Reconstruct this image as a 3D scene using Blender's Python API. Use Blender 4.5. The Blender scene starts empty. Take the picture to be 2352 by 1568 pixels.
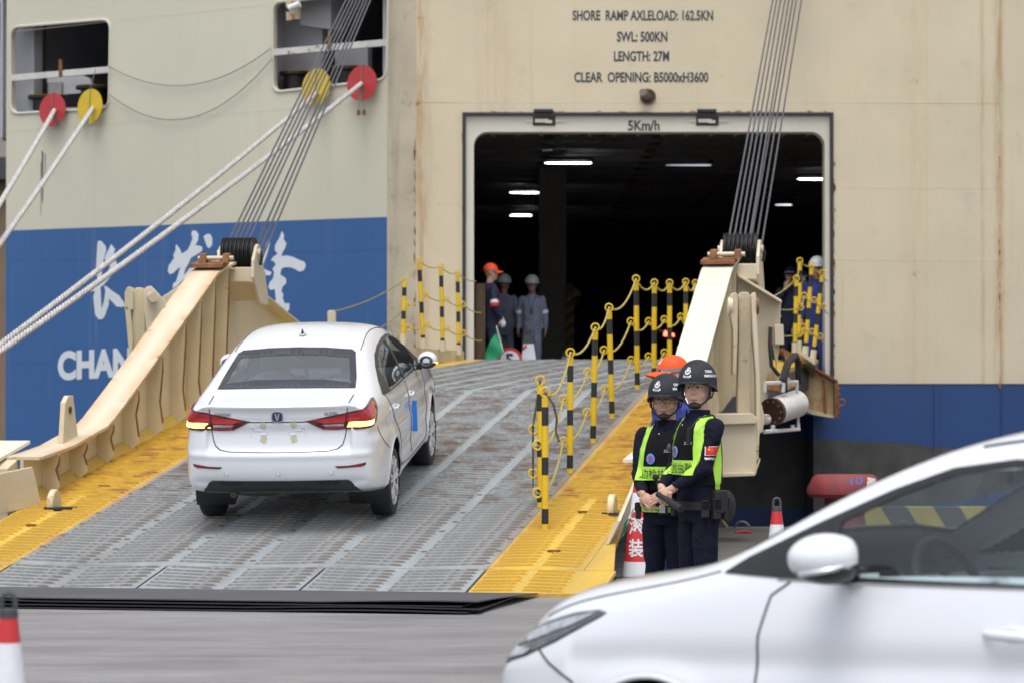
import bpy, bmesh, math, random
import numpy as np
from mathutils import Vector, Matrix, noise, geometry
from mathutils.bvhtree import BVHTree

random.seed(7)
sc = bpy.context.scene
COL = sc.collection
PI = math.pi
R = math.radians

# ------------------------------------------------------------------ camera, world, sun, exposure
FPX, CX, CY, EYE = 7084.0, 1176.0, 784.0, 1.6      # focal length in photograph units (2352 wide)
PITCH = math.atan(106 / FPX)
cam_d = bpy.data.cameras.new('camera'); cam = bpy.data.objects.new('camera', cam_d); COL.objects.link(cam)
cam_d.sensor_width = 36.0; cam_d.lens = 36.0 * FPX / 2352.0
cam_d.clip_start = 0.5; cam_d.clip_end = 3000
cam.location = (0, 0, EYE); cam.rotation_euler = (PI / 2 + PITCH, 0, 0)
cam_d.dof.use_dof = True; cam_d.dof.focus_distance = 21.5; cam_d.dof.aperture_fstop = 4.0
sc.camera = cam

world = bpy.data.worlds.new('World'); sc.world = world; world.use_nodes = True
wn = world.node_tree; wn.nodes.clear()
sky = wn.nodes.new('ShaderNodeTexSky'); sky.sky_type = 'NISHITA'; sky.sun_disc = False
SUN_EL, SUN_AZ = 70.0, 190.0                        # azimuth: direction the light comes from, clockwise from +Y
sky.sun_elevation = R(SUN_EL); sky.sun_rotation = R(SUN_AZ)
sky.air_density = 1.0; sky.dust_density = 4.0; sky.ozone_density = 1.0
hs = wn.nodes.new('ShaderNodeHueSaturation'); hs.inputs['Saturation'].default_value = 0.30
bg = wn.nodes.new('ShaderNodeBackground'); bg.inputs['Strength'].default_value = 0.15
wo = wn.nodes.new('ShaderNodeOutputWorld')
wn.links.new(sky.outputs[0], hs.inputs['Color']); wn.links.new(hs.outputs[0], bg.inputs['Color']); wn.links.new(bg.outputs[0], wo.inputs['Surface'])
sun_d = bpy.data.lights.new('sun', 'SUN'); sun_d.energy = 1.0; sun_d.angle = R(35); sun_d.color = (1, .985, .97)
sun = bpy.data.objects.new('sun', sun_d); COL.objects.link(sun)
_d = Vector((math.sin(R(SUN_AZ)) * math.cos(R(SUN_EL)), math.cos(R(SUN_AZ)) * math.cos(R(SUN_EL)), math.sin(R(SUN_EL))))
sun.rotation_euler = _d.to_track_quat('Z', 'Y').to_euler(); sun.location = _d * 50
sc.view_settings.view_transform = 'Standard'; sc.view_settings.look = 'None'
sc.view_settings.exposure = 0.50; sc.view_settings.gamma = 1.0; sc.view_settings.use_curve_mapping = False

# ------------------------------------------------------------------ helpers
def ray(px, py):
    zc = (CY - py) / FPX; c, s = math.cos(PITCH), math.sin(PITCH)
    return Vector(((px - CX) / FPX, c - s * zc, s + c * zc))
def at(px, py, Y):
    d = ray(px, py); return Vector((0, 0, EYE)) + d * (Y / d.y)
def hit(px, py, p0, n):
    d = ray(px, py); o = Vector((0, 0, EYE)); t = (Vector(p0) - o).dot(n) / d.dot(n); return o + d * t

PM = {}
def tag(o, label=None, cat=None, group=None, kind=None):
    if label: o['label'] = label
    if cat: o['category'] = cat
    if group: o['group'] = group
    if kind: o['kind'] = kind
    return o
def empty(name, loc=(0, 0, 0), label=None, cat=None, group=None, kind=None, rz=0):
    o = bpy.data.objects.new(name, None); COL.objects.link(o)
    o.location = loc; o.rotation_euler = (0, 0, rz); o.empty_display_size = .2
    PM[o.name] = Matrix.Translation(Vector(loc)) @ Matrix.Rotation(rz, 4, 'Z')
    return tag(o, label, cat, group, kind)
def finish(me, mat, smooth, angle=40):
    if mat is not None and not me.materials: me.materials.append(mat)
    if smooth:
        for p in me.polygons: p.use_smooth = True
        try: me.set_sharp_from_angle(angle=R(angle))
        except Exception: pass
def link(name, me, parent=None):
    o = bpy.data.objects.new(name, me); COL.objects.link(o)
    if parent is not None:
        o.parent = parent; PM[o.name] = PM.get(parent.name, Matrix.Identity(4))
    else: PM[o.name] = Matrix.Identity(4)
    return o
def children(o): return [c for c in bpy.data.objects if c.parent is o]
def copy_tree(o, kids):
    c = o.copy(); COL.objects.link(c)
    for ch in kids.get(o.name, []):
        d = copy_tree(ch, kids); d.parent = c
    return c
def kidmap():
    k = {}
    for x in bpy.data.objects:
        if x.parent: k.setdefault(x.parent.name, []).append(x)
    return k

class MB:
    def __init__(s): s.V = []; s.F = []
    def add(s, vs, fs):
        n = len(s.V); s.V += [Vector(v) for v in vs]; s.F += [tuple(i + n for i in f) for f in fs]; return s
    def hexa(s, p): return s.add(p, [(0, 3, 2, 1), (4, 5, 6, 7), (0, 1, 5, 4), (1, 2, 6, 5), (2, 3, 7, 6), (3, 0, 4, 7)])
    def box(s, x0, x1, y0, y1, z0, z1): return s.hexa([(x0, y0, z0), (x1, y0, z0), (x1, y1, z0), (x0, y1, z0), (x0, y0, z1), (x1, y0, z1), (x1, y1, z1), (x0, y1, z1)])
    def obox(s, c, sx, sy, sz, ax, ay, az):
        c = Vector(c); a, b, d = Vector(ax).normalized() * sx / 2, Vector(ay).normalized() * sy / 2, Vector(az).normalized() * sz / 2
        return s.hexa([c - a - b - d, c + a - b - d, c + a + b - d, c - a + b - d, c - a - b + d, c + a - b + d, c + a + b + d, c - a + b + d])
    def beam(s, p0, p1, w, h, up=(0, 0, 1)):
        p0, p1 = Vector(p0), Vector(p1); d = (p1 - p0); L = d.length; d.normalize()
        sd = d.cross(Vector(up)); sd = sd.normalized() if sd.length > 1e-6 else Vector((1, 0, 0)); u = sd.cross(d)
        return s.obox((p0 + p1) / 2, w, L, h, sd, d, u)
    def prism(s, pts, vec):
        n = len(pts); vec = Vector(vec); p = [Vector(q) for q in pts]
        fs = [tuple(range(n - 1, -1, -1)), tuple(range(n, 2 * n))] + [(i, (i + 1) % n, n + (i + 1) % n, n + i) for i in range(n)]
        return s.add(p + [q + vec for q in p], fs)
    def tube(s, pts, r, n=8, closed=False, caps=True, flat=1.0):
        pts = [Vector(p) for p in pts]; m = len(pts); rr = r if isinstance(r, (list, tuple)) else [r] * m
        vs = []; prev = None
        for i, p in enumerate(pts):
            if closed: d = pts[(i + 1) % m] - pts[i - 1]
            else: d = pts[min(i + 1, m - 1)] - pts[max(i - 1, 0)]
            d = d.normalized() if d.length > 1e-9 else Vector((0, 0, 1))
            if prev is None:
                a = Vector((0, 0, 1)) if abs(d.z) < .9 else Vector((1, 0, 0)); u = (a - d * a.dot(d)).normalized()
            else:
                u = prev - d * prev.dot(d); u = u.normalized() if u.length > 1e-6 else Vector((1, 0, 0))
            prev = u; w = d.cross(u)
            for k in range(n):
                t = 2 * PI * k / n; vs.append(p + u * math.cos(t) * rr[i] + w * math.sin(t) * rr[i] * flat)
        fs = []
        for i in range(m if closed else m - 1):
            j = (i + 1) % m
            for k in range(n): fs.append((i * n + k, i * n + (k + 1) % n, j * n + (k + 1) % n, j * n + k))
        if caps and not closed: fs += [tuple(range(n - 1, -1, -1)), tuple((m - 1) * n + k for k in range(n))]
        return s.add(vs, fs)
    def cyl(s, p0, p1, r0, r1=None, n=16): return s.tube([p0, p1], [r0, r0 if r1 is None else r1], n)
    def lathe(s, prof, c=(0, 0, 0), ax=(0, 0, 1), n=24, closed=False):
        c = Vector(c); az = Vector(ax).normalized(); a = Vector((1, 0, 0)) if abs(az.x) < .9 else Vector((0, 1, 0))
        u = (a - az * a.dot(az)).normalized(); w = az.cross(u); vs = []; m = len(prof)
        for (r, h) in prof:
            for k in range(n):
                t = 2 * PI * k / n; vs.append(c + az * h + (u * math.cos(t) + w * math.sin(t)) * max(r, 1e-4))
        fs = []
        for i in range(m if closed else m - 1):
            j = (i + 1) % m
            for k in range(n): fs.append((i * n + k, i * n + (k + 1) % n, j * n + (k + 1) % n, j * n + k))
        if not closed: fs += [tuple(range(n - 1, -1, -1)), tuple((m - 1) * n + k for k in range(n))]
        return s.add(vs, fs)
    def ball(s, c, rx, ry=None, rz=None, n=16, m=10, M=None):
        ry = ry or rx; rz = rz or rx; c = Vector(c); vs = [Vector((0, 0, -rz))]
        for i in range(1, m):
            t = PI * i / m - PI / 2
            for k in range(n): a = 2 * PI * k / n; vs.append(Vector((rx * math.cos(t) * math.cos(a), ry * math.cos(t) * math.sin(a), rz * math.sin(t))))
        vs.append(Vector((0, 0, rz)))
        if M is not None: vs = [M @ v for v in vs]
        vs = [c + v for v in vs]
        fs = [(0, 1 + (k + 1) % n, 1 + k) for k in range(n)]
        for i in range(m - 2):
            for k in range(n): a = 1 + i * n; fs.append((a + k, a + (k + 1) % n, a + n + (k + 1) % n, a + n + k))
        a = 1 + (m - 2) * n; fs += [(a + k, a + (k + 1) % n, len(vs) - 1) for k in range(n)]
        return s.add(vs, fs)
    def grid(s, P):
        m, n = len(P), len(P[0]); vs = [p for row in P for p in row]
        return s.add(vs, [(i * n + j, i * n + j + 1, (i + 1) * n + j + 1, (i + 1) * n + j) for i in range(m - 1) for j in range(n - 1)])
    def xf(s, M): s.V = [M @ v for v in s.V]; return s
    def mesh(s, name, mat, smooth=False, angle=40, inv=None):
        me = bpy.data.meshes.new(name); V = s.V if inv is None else [inv @ v for v in s.V]
        me.from_pydata([tuple(v) for v in V], [], s.F); me.update()
        finish(me, mat, smooth, angle); return me
    def build(s, name, mat, parent=None, smooth=False, angle=40, bevel=0, norm=True):
        inv = PM[parent.name].inverted() if parent is not None else None
        me = s.mesh(name, mat, smooth, angle, inv)
        if norm:
            b = bmesh.new(); b.from_mesh(me); bmesh.ops.recalc_face_normals(b, faces=b.faces); b.to_mesh(me); b.free()
            if smooth:
                try: me.set_sharp_from_angle(angle=R(angle))
                except Exception: pass
        o = link(name, me, parent)
        if bevel:
            md = o.modifiers.new('bevel', 'BEVEL'); md.width = bevel; md.segments = 2; md.limit_method = 'ANGLE'; md.angle_limit = R(35)
        return o

def arc(c, r, a0, a1, n, u, w):
    c = Vector(c); u = Vector(u); w = Vector(w)
    return [c + u * r * math.cos(a0 + (a1 - a0) * i / n) + w * r * math.sin(a0 + (a1 - a0) * i / n) for i in range(n + 1)]
def sag(p0, p1, d, n=14):
    p0, p1 = Vector(p0), Vector(p1)
    return [p0.lerp(p1, i / n) - Vector((0, 0, 4 * d * (i / n) * (1 - i / n))) for i in range(n + 1)]

# ------------------------------------------------------------------ materials
MATS = {}
def mat(name, col, rough=.55, metal=0.0, spec=.5, var=.1, vs=2.0, bump=0.0, bs=40.0, rust=0.0, rs=3.0, rustcol=(.19, .065, .018),
        streak=0.0, streakcol=(.30, .20, .10), coat=0.0, emis=0.0, ecol=None, dirt=0.0, stretch=(1, 1, 1), edge=False, rsharp=.06, two=None, sheen=0.0, bandsx=None):
    if name in MATS: return MATS[name]
    m = bpy.data.materials.new(name); m.use_nodes = True; nt = m.node_tree; N = nt.nodes; L = nt.links
    b = N['Principled BSDF']; b.inputs['Roughness'].default_value = rough; b.inputs['Metallic'].default_value = metal
    b.inputs['Specular IOR Level'].default_value = spec
    if coat: b.inputs['Coat Weight'].default_value = coat; b.inputs['Coat Roughness'].default_value = .06
    if sheen: b.inputs['Sheen Weight'].default_value = sheen
    tc = N.new('ShaderNodeTexCoord'); mp = N.new('ShaderNodeMapping'); mp.inputs['Scale'].default_value = stretch
    L.new(tc.outputs['Object'], mp.inputs['Vector'])
    def nz(scale, detail=5, rg=.6, vec=None, off=0):
        n = N.new('ShaderNodeTexNoise'); n.inputs['Scale'].default_value = scale; n.inputs['Detail'].default_value = detail; n.inputs['Roughness'].default_value = rg
        L.new(vec or mp.outputs[0], n.inputs['Vector']); return n.outputs['Fac']
    def mr(sock, a, b_, c, d):
        n = N.new('ShaderNodeMapRange'); L.new(sock, n.inputs['Value'])
        for k, v in zip(('From Min', 'From Max', 'To Min', 'To Max'), (a, b_, c, d)): n.inputs[k].default_value = v
        return n.outputs[0]
    def mix(f, a, b_):
        n = N.new('ShaderNodeMix'); n.data_type = 'RGBA'
        if isinstance(f, (int, float)): n.inputs[0].default_value = f
        else: L.new(f, n.inputs[0])
        for s_, k in ((a, 6), (b_, 7)):
            if isinstance(s_, tuple): n.inputs[k].default_value = (*s_[:3], 1)
            else: L.new(s_, n.inputs[k])
        return n.outputs[2]
    def mul(a, b_):
        n = N.new('ShaderNodeMath'); n.operation = 'MULTIPLY'
        for i, s_ in enumerate((a, b_)):
            if isinstance(s_, (int, float)): n.inputs[i].default_value = s_
            else: L.new(s_, n.inputs[i])
        return n.outputs[0]
    c = tuple(col)
    if two is not None:      # two = (other colour, z height): paint boundary on a hull
        sx = N.new('ShaderNodeSeparateXYZ'); L.new(tc.outputs['Object'], sx.inputs[0])
        c = mix(mr(sx.outputs[2], two[1] - .004, two[1] + .004, 0, 1), tuple(two[0]), tuple(col))
    if var:
        lo = N.new('ShaderNodeMix'); lo.data_type = 'RGBA'; lo.blend_type = 'MULTIPLY'; lo.inputs[0].default_value = 1
        if isinstance(c, tuple): lo.inputs[6].default_value = (*c, 1)
        else: L.new(c, lo.inputs[6])
        v = mr(nz(vs, 8), .3, .7, 1 - var, 1 + var * .6)
        cc = N.new('ShaderNodeCombineColor')
        for i in range(3): L.new(v, cc.inputs[i])
        L.new(cc.outputs[0], lo.inputs[7]); c = lo.outputs[2]
    if dirt:
        c = mix(mr(nz(vs * 2.3, 12, .75), .55, .75, 0, dirt), c, (.13, .115, .095))
    if streak:
        mp2 = N.new('ShaderNodeMapping'); mp2.inputs['Scale'].default_value = (5, 5, .22); L.new(tc.outputs['Object'], mp2.inputs['Vector'])
        f = mul(mr(nz(1.0, 6, .65, mp2.outputs[0]), .56, .74, 0, streak), mr(nz(.5, 3), .4, .65, .15, 1))
        c = mix(f, c, tuple(streakcol))
    for (x0, wd, amt) in (bandsx or ()):      # vertical rust runs below fittings and plate edges, at fixed places on the plate
        sx = N.new('ShaderNodeSeparateXYZ'); L.new(tc.outputs['Object'], sx.inputs[0])
        ad = N.new('ShaderNodeMath'); ad.operation = 'SUBTRACT'; L.new(sx.outputs[0], ad.inputs[0]); ad.inputs[1].default_value = x0
        ab = N.new('ShaderNodeMath'); ab.operation = 'ABSOLUTE'; L.new(ad.outputs[0], ab.inputs[0])
        mpb = N.new('ShaderNodeMapping'); mpb.inputs['Scale'].default_value = (9, 1, 1.1); mpb.inputs['Location'].default_value = (x0, 0, x0 * 3); L.new(tc.outputs['Object'], mpb.inputs['Vector'])
        fb = mul(mr(ab.outputs[0], 0, wd, 1, 0), mr(nz(1.3, 9, .7, mpb.outputs[0]), .38, .62, .05, 1)); c = mix(mul(fb, amt), c, (.38, .19, .06))
    rf = None
    if rust:
        rf = mr(nz(rs, 12, .72), .70 - rust * .35, .70 - rust * .35 + rsharp, 0, 1)
        rc = mix(mr(nz(rs * 4, 6), .35, .65, 0, 1), rustcol, tuple(x * 1.9 for x in rustcol))
        c = mix(rf, c, rc)
    if edge:
        a = N.new('ShaderNodeAttribute'); a.attribute_name = 'edge'
        mp3 = N.new('ShaderNodeMapping'); mp3.inputs['Scale'].default_value = (2.2, 2.2, 2.2); L.new(tc.outputs['Object'], mp3.inputs['Vector'])
        e = mul(a.outputs['Fac'], mr(nz(1.0, 4, .5, mp3.outputs[0]), .33, .6, .25, 1.0))
        c = mix(mul(e, .72), c, (.55, .31, .13)); 
        e2 = mul(mul(a.outputs['Fac'], a.outputs['Fac']), mr(nz(6, 8, .7), .56, .66, 0, .8)); c = mix(e2, c, (.22, .075, .02))
    if isinstance(c, tuple): b.inputs['Base Color'].default_value = (*c, 1)
    else: L.new(c, b.inputs['Base Color'])
    if rf is not None: 
        r2 = mr(rf, 0, 1, rough, .9); L.new(r2, b.inputs['Roughness'])
    if bump:
        bn = N.new('ShaderNodeBump'); bn.inputs['Strength'].default_value = bump; bn.inputs['Distance'].default_value = .01
        L.new(nz(bs, 6), bn.inputs['Height']); L.new(bn.outputs[0], b.inputs['Normal'])
    if emis:
        b.inputs['Emission Color'].default_value = (*(ecol or col), 1); b.inputs['Emission Strength'].default_value = emis
    MATS[name] = m; return m
def glass(name, tint=(.75, .82, .84), refl=1.0, solid=0.0):
    m = bpy.data.materials.new(name); m.use_nodes = True; nt = m.node_tree; N = nt.nodes; L = nt.links; N.clear()
    t = N.new('ShaderNodeBsdfTransparent'); t.inputs[0].default_value = (*tint, 1)
    g = N.new('ShaderNodeBsdfGlossy'); g.inputs['Roughness'].default_value = .02; g.inputs[0].default_value = (.9, .95, 1, 1)
    f = N.new('ShaderNodeLayerWeight'); f.inputs[0].default_value = .5
    pw = N.new('ShaderNodeMath'); pw.operation = 'POWER'; pw.inputs[1].default_value = 4.0; L.new(f.outputs['Facing'], pw.inputs[0])
    mm = N.new('ShaderNodeMath'); mm.operation = 'MULTIPLY_ADD'; mm.inputs[1].default_value = .9 * refl; mm.inputs[2].default_value = .06 * refl; mm.use_clamp = True; L.new(pw.outputs[0], mm.inputs[0])
    x = N.new('ShaderNodeMixShader'); o = N.new('ShaderNodeOutputMaterial'); L.new(mm.outputs[0], x.inputs[0]); L.new(t.outputs[0], x.inputs[1]); L.new(g.outputs[0], x.inputs[2])
    out = x
    if solid:
        d = N.new('ShaderNodeBsdfDiffuse'); d.inputs[0].default_value = (.55, .6, .62, 1)
        y = N.new('ShaderNodeMixShader'); y.inputs[0].default_value = solid; L.new(x.outputs[0], y.inputs[1]); L.new(d.outputs[0], y.inputs[2]); out = y
    L.new(out.outputs[0], o.inputs[0]); return m

CREAM = (.60, .555, .43); CREAM2 = (.63, .55, .40)
m_hullL = mat('hull_paint_quarter', (.60, .58, .465), .45, var=.05, vs=.5, streak=.30, streakcol=(.42, .38, .27), two=((.035, .115, .31), 6.44))
m_hullR = mat('hull_paint_stern', (.63, .55, .40), .45, var=.07, vs=.8, streak=.45, streakcol=(.46, .33, .17), dirt=.22, rust=.17, rs=2.2, bandsx=((-3.3, .15, .8), (4.95, .10, .8), (4.72, .05, .5), (3.75, .25, .15), (-2.2, .35, .22)))
m_chamfer = mat('hull_paint_dirty', (.50, .44, .33), .5, var=.2, vs=1.1, streak=.9, streakcol=(.20, .16, .11), dirt=.7, rust=.14, rs=1.4)
m_cream = mat('cream_paint', CREAM2, .42, var=.09, vs=1.5, dirt=.12, streak=.45, streakcol=(.45, .32, .16), rust=.10, rs=4)
m_cream_rust = mat('cream_paint_rusty', (.64, .55, .36), .5, var=.1, vs=2, streak=.7, streakcol=(.48, .31, .12), rust=.24, rs=5, dirt=.12)
m_flange = mat('cream_paint_edge_rust', (.66, .58, .44), .45, var=.06, vs=1.5, edge=True)
m_flange_clean = mat('cream_paint_clean', (.70, .65, .54), .42, var=.05, vs=1.2, rust=.06, rs=4)
m_rust = mat('rusty_steel', (.24, .10, .04), .8, var=.5, vs=9, bump=.5, bs=60, rust=.4, rs=12, rustcol=(.10, .03, .012))
m_fair = mat('rust_orange_paint', (.50, .36, .20), .6, var=.2, vs=2.5, rust=.5, rs=2.2, rustcol=(.26, .11, .035), streak=.6, streakcol=(.35, .16, .05))
m_black = mat('black_rubber', (.018, .018, .02), .55, var=.2, vs=6, bump=.1)
m_gasket = mat('gasket_dark', (.03, .032, .04), .5, var=.2, vs=6)
m_wire = mat('wire_rope_steel', (.10, .105, .125), .5, metal=.3, var=.15, vs=20, bump=.6, bs=120)
m_rope = mat('mooring_rope_fibre', (.50, .48, .46), .85, var=.28, vs=14, bump=.5, bs=150, dirt=.25)
m_cord = mat('thin_cord', (.22, .21, .18), .9, var=.2, vs=8)
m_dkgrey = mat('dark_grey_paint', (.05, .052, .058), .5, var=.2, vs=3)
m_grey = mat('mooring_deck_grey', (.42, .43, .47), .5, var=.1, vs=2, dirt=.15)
m_white = mat('white_paint', (.72, .73, .75), .45, var=.07, vs=3)
m_whiterust = mat('white_paint_worn', (.60, .59, .56), .5, var=.15, vs=3, rust=.32, rs=7, dirt=.5)
m_red = mat('red_disc_paint', (.42, .03, .035), .45, var=.15, vs=5, dirt=.15)
m_yellowd = mat('yellow_disc_paint', (.60, .42, .02), .45, var=.12, vs=4, dirt=.2)
m_text = mat('dark_lettering', (.045, .06, .075), .6, var=.3, vs=9)
m_wtext = mat('white_lettering', (.66, .70, .74), .5, var=.06, vs=3)
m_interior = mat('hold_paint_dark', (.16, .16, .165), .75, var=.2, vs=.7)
m_ypost = mat('yellow_post_paint', (.72, .48, .015), .4, var=.08, vs=6, dirt=.12)
m_kpost = mat('black_post_paint', (.02, .02, .022), .45, var=.2, vs=8)
m_yrope = mat('yellow_rope_fibre', (.46, .38, .10), .85, var=.25, vs=30, bump=.8, bs=200)
# ------------------------------------------------------------------ ground, quay, water
def make_ground_mat():
    m = bpy.data.materials.new('quay_concrete'); m.use_nodes = True; nt = m.node_tree; N = nt.nodes; L = nt.links; b = N['Principled BSDF']
    tc = N.new('ShaderNodeTexCoord')
    def mp(s):
        x = N.new('ShaderNodeMapping'); x.inputs['Scale'].default_value = s; x.inputs['Rotation'].default_value = (0, 0, R(7)); L.new(tc.outputs['Object'], x.inputs[0]); return x.outputs[0]
    def nz(s, sc_, d=8, r=.65):
        x = N.new('ShaderNodeTexNoise'); x.inputs['Scale'].default_value = sc_; x.inputs['Detail'].default_value = d; x.inputs['Roughness'].default_value = r; L.new(mp(s), x.inputs[0]); return x.outputs[0]
    def ramp(s, stops):
        x = N.new('ShaderNodeValToRGB'); L.new(s, x.inputs[0]); e = x.color_ramp.elements
        e[0].position, e[0].color = stops[0][0], (*stops[0][1], 1); e[1].position, e[1].color = stops[1][0], (*stops[1][1], 1)
        for p, c in stops[2:]:
            q = e.new(p); q.color = (*c, 1)
        return x.outputs[0]
    def mix(f, a, c, mode='MIX'):
        x = N.new('ShaderNodeMix'); x.data_type = 'RGBA'; x.blend_type = mode
        if isinstance(f, float): x.inputs[0].default_value = f
        else: L.new(f, x.inputs[0])
        for s_, k in ((a, 6), (c, 7)):
            if isinstance(s_, tuple): x.inputs[k].default_value = (*s_, 1)
            else: L.new(s_, x.inputs[k])
        return x.outputs[2]
    base = ramp(nz((.35, 1.2, 1), 1.4), [(.3, (.165, .16, .162)), (.7, (.27, .262, .262))])
    sw = ramp(nz((.8, 1.6, 1), 1.5, 10, .72), [(.38, (.84, .84, .86)), (.66, (1.1, 1.1, 1.1))])
    c = mix(1.0, base, sw, 'MULTIPLY')
    tyre = ramp(nz((.12, 1.3, 1), 1.1, 6, .6), [(.56, (1, 1, 1)), (.70, (.72, .71, .72))])
    c = mix(1.0, c, tyre, 'MULTIPLY')
    spk = ramp(nz((1, 1, 1), 60, 3, .6), [(.36, (.55, .52, .5)), (.44, (1, 1, 1))])
    c = mix(.5, c, spk, 'MULTIPLY')
    L.new(c, b.inputs['Base Color']); b.inputs['Roughness'].default_value = .62
    bn = N.new('ShaderNodeBump'); bn.inputs['Strength'].default_value = .25; bn.inputs['Distance'].default_value = .01; L.new(nz((1, 3, 1), 25), bn.inputs['Height']); L.new(bn.outputs[0], b.inputs['Normal'])
    return m
m_ground = make_ground_mat()
QY = 35.6
g = MB()
g.hexa([(-160, -80, -3), (160, -80, -3), (160, QY, -3), (-160, QY, -3), (-160, -80, 0), (160, -80, 0), (160, QY, 0), (-160, QY, 0)])
tag(g.build('ground', m_ground), kind='structure')
m_slab = mat('quay_edge_slab', (.115, .108, .10), .6, var=.25, vs=2.2, dirt=.4, stretch=(.4, 2.5, 1))
# strips of worn steel plate and slab along the quay edge, separated by joints
plates = tag(empty('pavement', (5, 30, 0)), kind='structure')
yy = 27.2; rnd = random.Random(3)
for k in range(7):
    w = rnd.uniform(.95, 1.25); x = 1.6 + .0 * k
    while x < 13:
        l = rnd.uniform(2.2, 3.6)
        MB().box(x, x + l - .03, yy, yy + w - .035, -.01, .012 + rnd.uniform(0, .012)).build('slab', m_slab, plates, bevel=.004)
        x += l
    yy += w
m_water = mat('harbour_water', (.03, .045, .045), .12, var=.3, vs=.6, bump=.6, bs=2.5)
MB().add([(-400, QY + .02, -2.4), (400, QY + .02, -2.4), (400, 900, -2.4), (-400, 900, -2.4)], [(0, 1, 2, 3)]).build('water', m_water)
tag(bpy.data.objects['water'], kind='structure')

# ------------------------------------------------------------------ ship
ship = empty('cargo_ship', (2, 44, -2.4), 'cream and blue vehicle carrier with open stern door behind the ramp', 'ship')
LA, LB = Vector((-1.79, 44.15, 0)), Vector((-7.88, 48.0, 0))
eL = (LA - LB).normalized(); nL = Vector((eL.y, -eL.x, 0)); nL = nL if nL.y < 0 else -nL
def hitL(px, py, off=0.0): return hit(px, py, LA, nL) + nL * off
def hitS(px, py, off=0.0, Y=44.0): return hit(px, py, (0, Y, 0), Vector((0, -1, 0))) + Vector((0, -off, 0))
def rounded(pts, r, n=6):
    out = []; m = len(pts)
    for i in range(m):
        p, a, b = Vector(pts[i]), Vector(pts[i - 1]), Vector(pts[(i + 1) % m])
        u, w = (a - p).normalized(), (b - p).normalized()
        for k in range(n + 1):
            t = k / n; out.append((p + u * r) * (1 - t) ** 2 + p * 2 * t * (1 - t) + (p + w * r) * t * t)
    return out
def pip(p, poly):
    x, y = p; c = False; n = len(poly)
    for i in range(n):
        x1, y1 = poly[i][0], poly[i][1]; x2, y2 = poly[i - 1][0], poly[i - 1][1]
        if (y1 > y) != (y2 > y) and x < (x2 - x1) * (y - y1) / (y2 - y1) + x1: c = not c
    return c
def fill2d(loops, extra=()):
    """triangulate 2D loops (outer first, then holes); returns verts, tris"""
    vs = []; ed = []
    for l in loops:
        n = len(vs); q = len(l); vs += [Vector((p[0], p[1])) for p in l]; ed += [(n + i, n + (i + 1) % q) for i in range(q)]
    vs += [Vector(p) for p in extra]
    V, E, F, *_ = geometry.delaunay_2d_cdt(vs, ed, [], 0, 1e-5)
    out = []
    for f in F:
        c = sum((V[i] for i in f), Vector((0, 0))) / len(f)
        if pip(c, loops[0]) and not any(pip(c, h) for h in loops[1:]): out.append(tuple(f))
    return V, out
def sheet(name, outer, holes, depth, m, parent, **kw):
    o3 = Vector(outer[0]); e = None
    for p in outer[1:]:
        q = Vector(p) - o3; q.z = 0
        if q.length > .5: e = q.normalized(); break
    to2 = lambda p: ((Vector(p) - o3).dot(e), p[2]); loops = [[to2(p) for p in l] for l in [outer] + holes]
    V, T = fill2d(loops); P = [Vector((o3.x, o3.y, 0)) + e * v.x + Vector((0, 0, v.y)) for v in V]; n = len(P); d = Vector(depth); mb = MB()
    mb.add(P + [v + d for v in P], [t for t in T] + [tuple(i + n for i in t[::-1]) for t in T])
    for l in [outer] + holes:
        l = [Vector(p) for p in l]; q = len(l); mb.add(l + [v + d for v in l], [(i, (i + 1) % q, q + (i + 1) % q, q + i) for i in range(q)])
    return mb.build(name, m, parent, **kw)
def V3(e, u, z, base): return Vector((base.x + e.x * u, base.y + e.y * u, z))
LLEN = (LA - LB).length
quad = [V3(eL, 0, -2.4, LB), V3(eL, LLEN, -2.4, LB), V3(eL, LLEN, 13, LB), V3(eL, 0, 13, LB)]
win1 = rounded([hitL(25, 262), hitL(25, 63), hitL(254, 44), hitL(251, 249)], .17)
win2 = rounded([hitL(627, 213), hitL(627, 5), hitL(892, -17), hitL(888, 183)], .17)
sheet('hull_side', quad, [win1, win2], -nL * .10, m_hullL, ship)
m_winrim = mat('cream_rim', (.60, .57, .48), .5, var=.05)
for w in (win1, win2):
    MB().tube([p + nL * .004 for p in w], .022, 6, closed=True).build('window_rim', m_winrim, ship, smooth=True)
# chamfer strip and stern face
quad = [Vector((-1.79, 44.15, -2.4)), Vector((-1.37, 44.0, -2.4)), Vector((-1.37, 44.0, 13)), Vector((-1.79, 44.15, 13))]
MB().prism(quad, (0, .1, 0)).build('corner_plate', m_chamfer, ship)
door_out = [hitS(1062, 880), hitS(1062, 258.5), hitS(1914, 258.5), hitS(1914, 880)]
for p in (door_out[0], door_out[3]): p.z = 1.66
outer = [Vector((-1.37, 44, 1.66)), Vector((-1.37, 44, 13)), Vector((6.98, 44, 13)), Vector((6.98, 44, 1.66)), door_out[3], door_out[2], door_out[1], door_out[0]]
sheet('stern_plate', outer, [], (0, .12, 0), m_hullR, ship)
MB().prism([Vector((6.98, 44, 1.66)), Vector((14, 44.9, 1.66)), Vector((14, 44.9, 13)), Vector((6.98, 44, 13))], (0, .1, 0)).build('stern_plate', m_hullR, ship)
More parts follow.
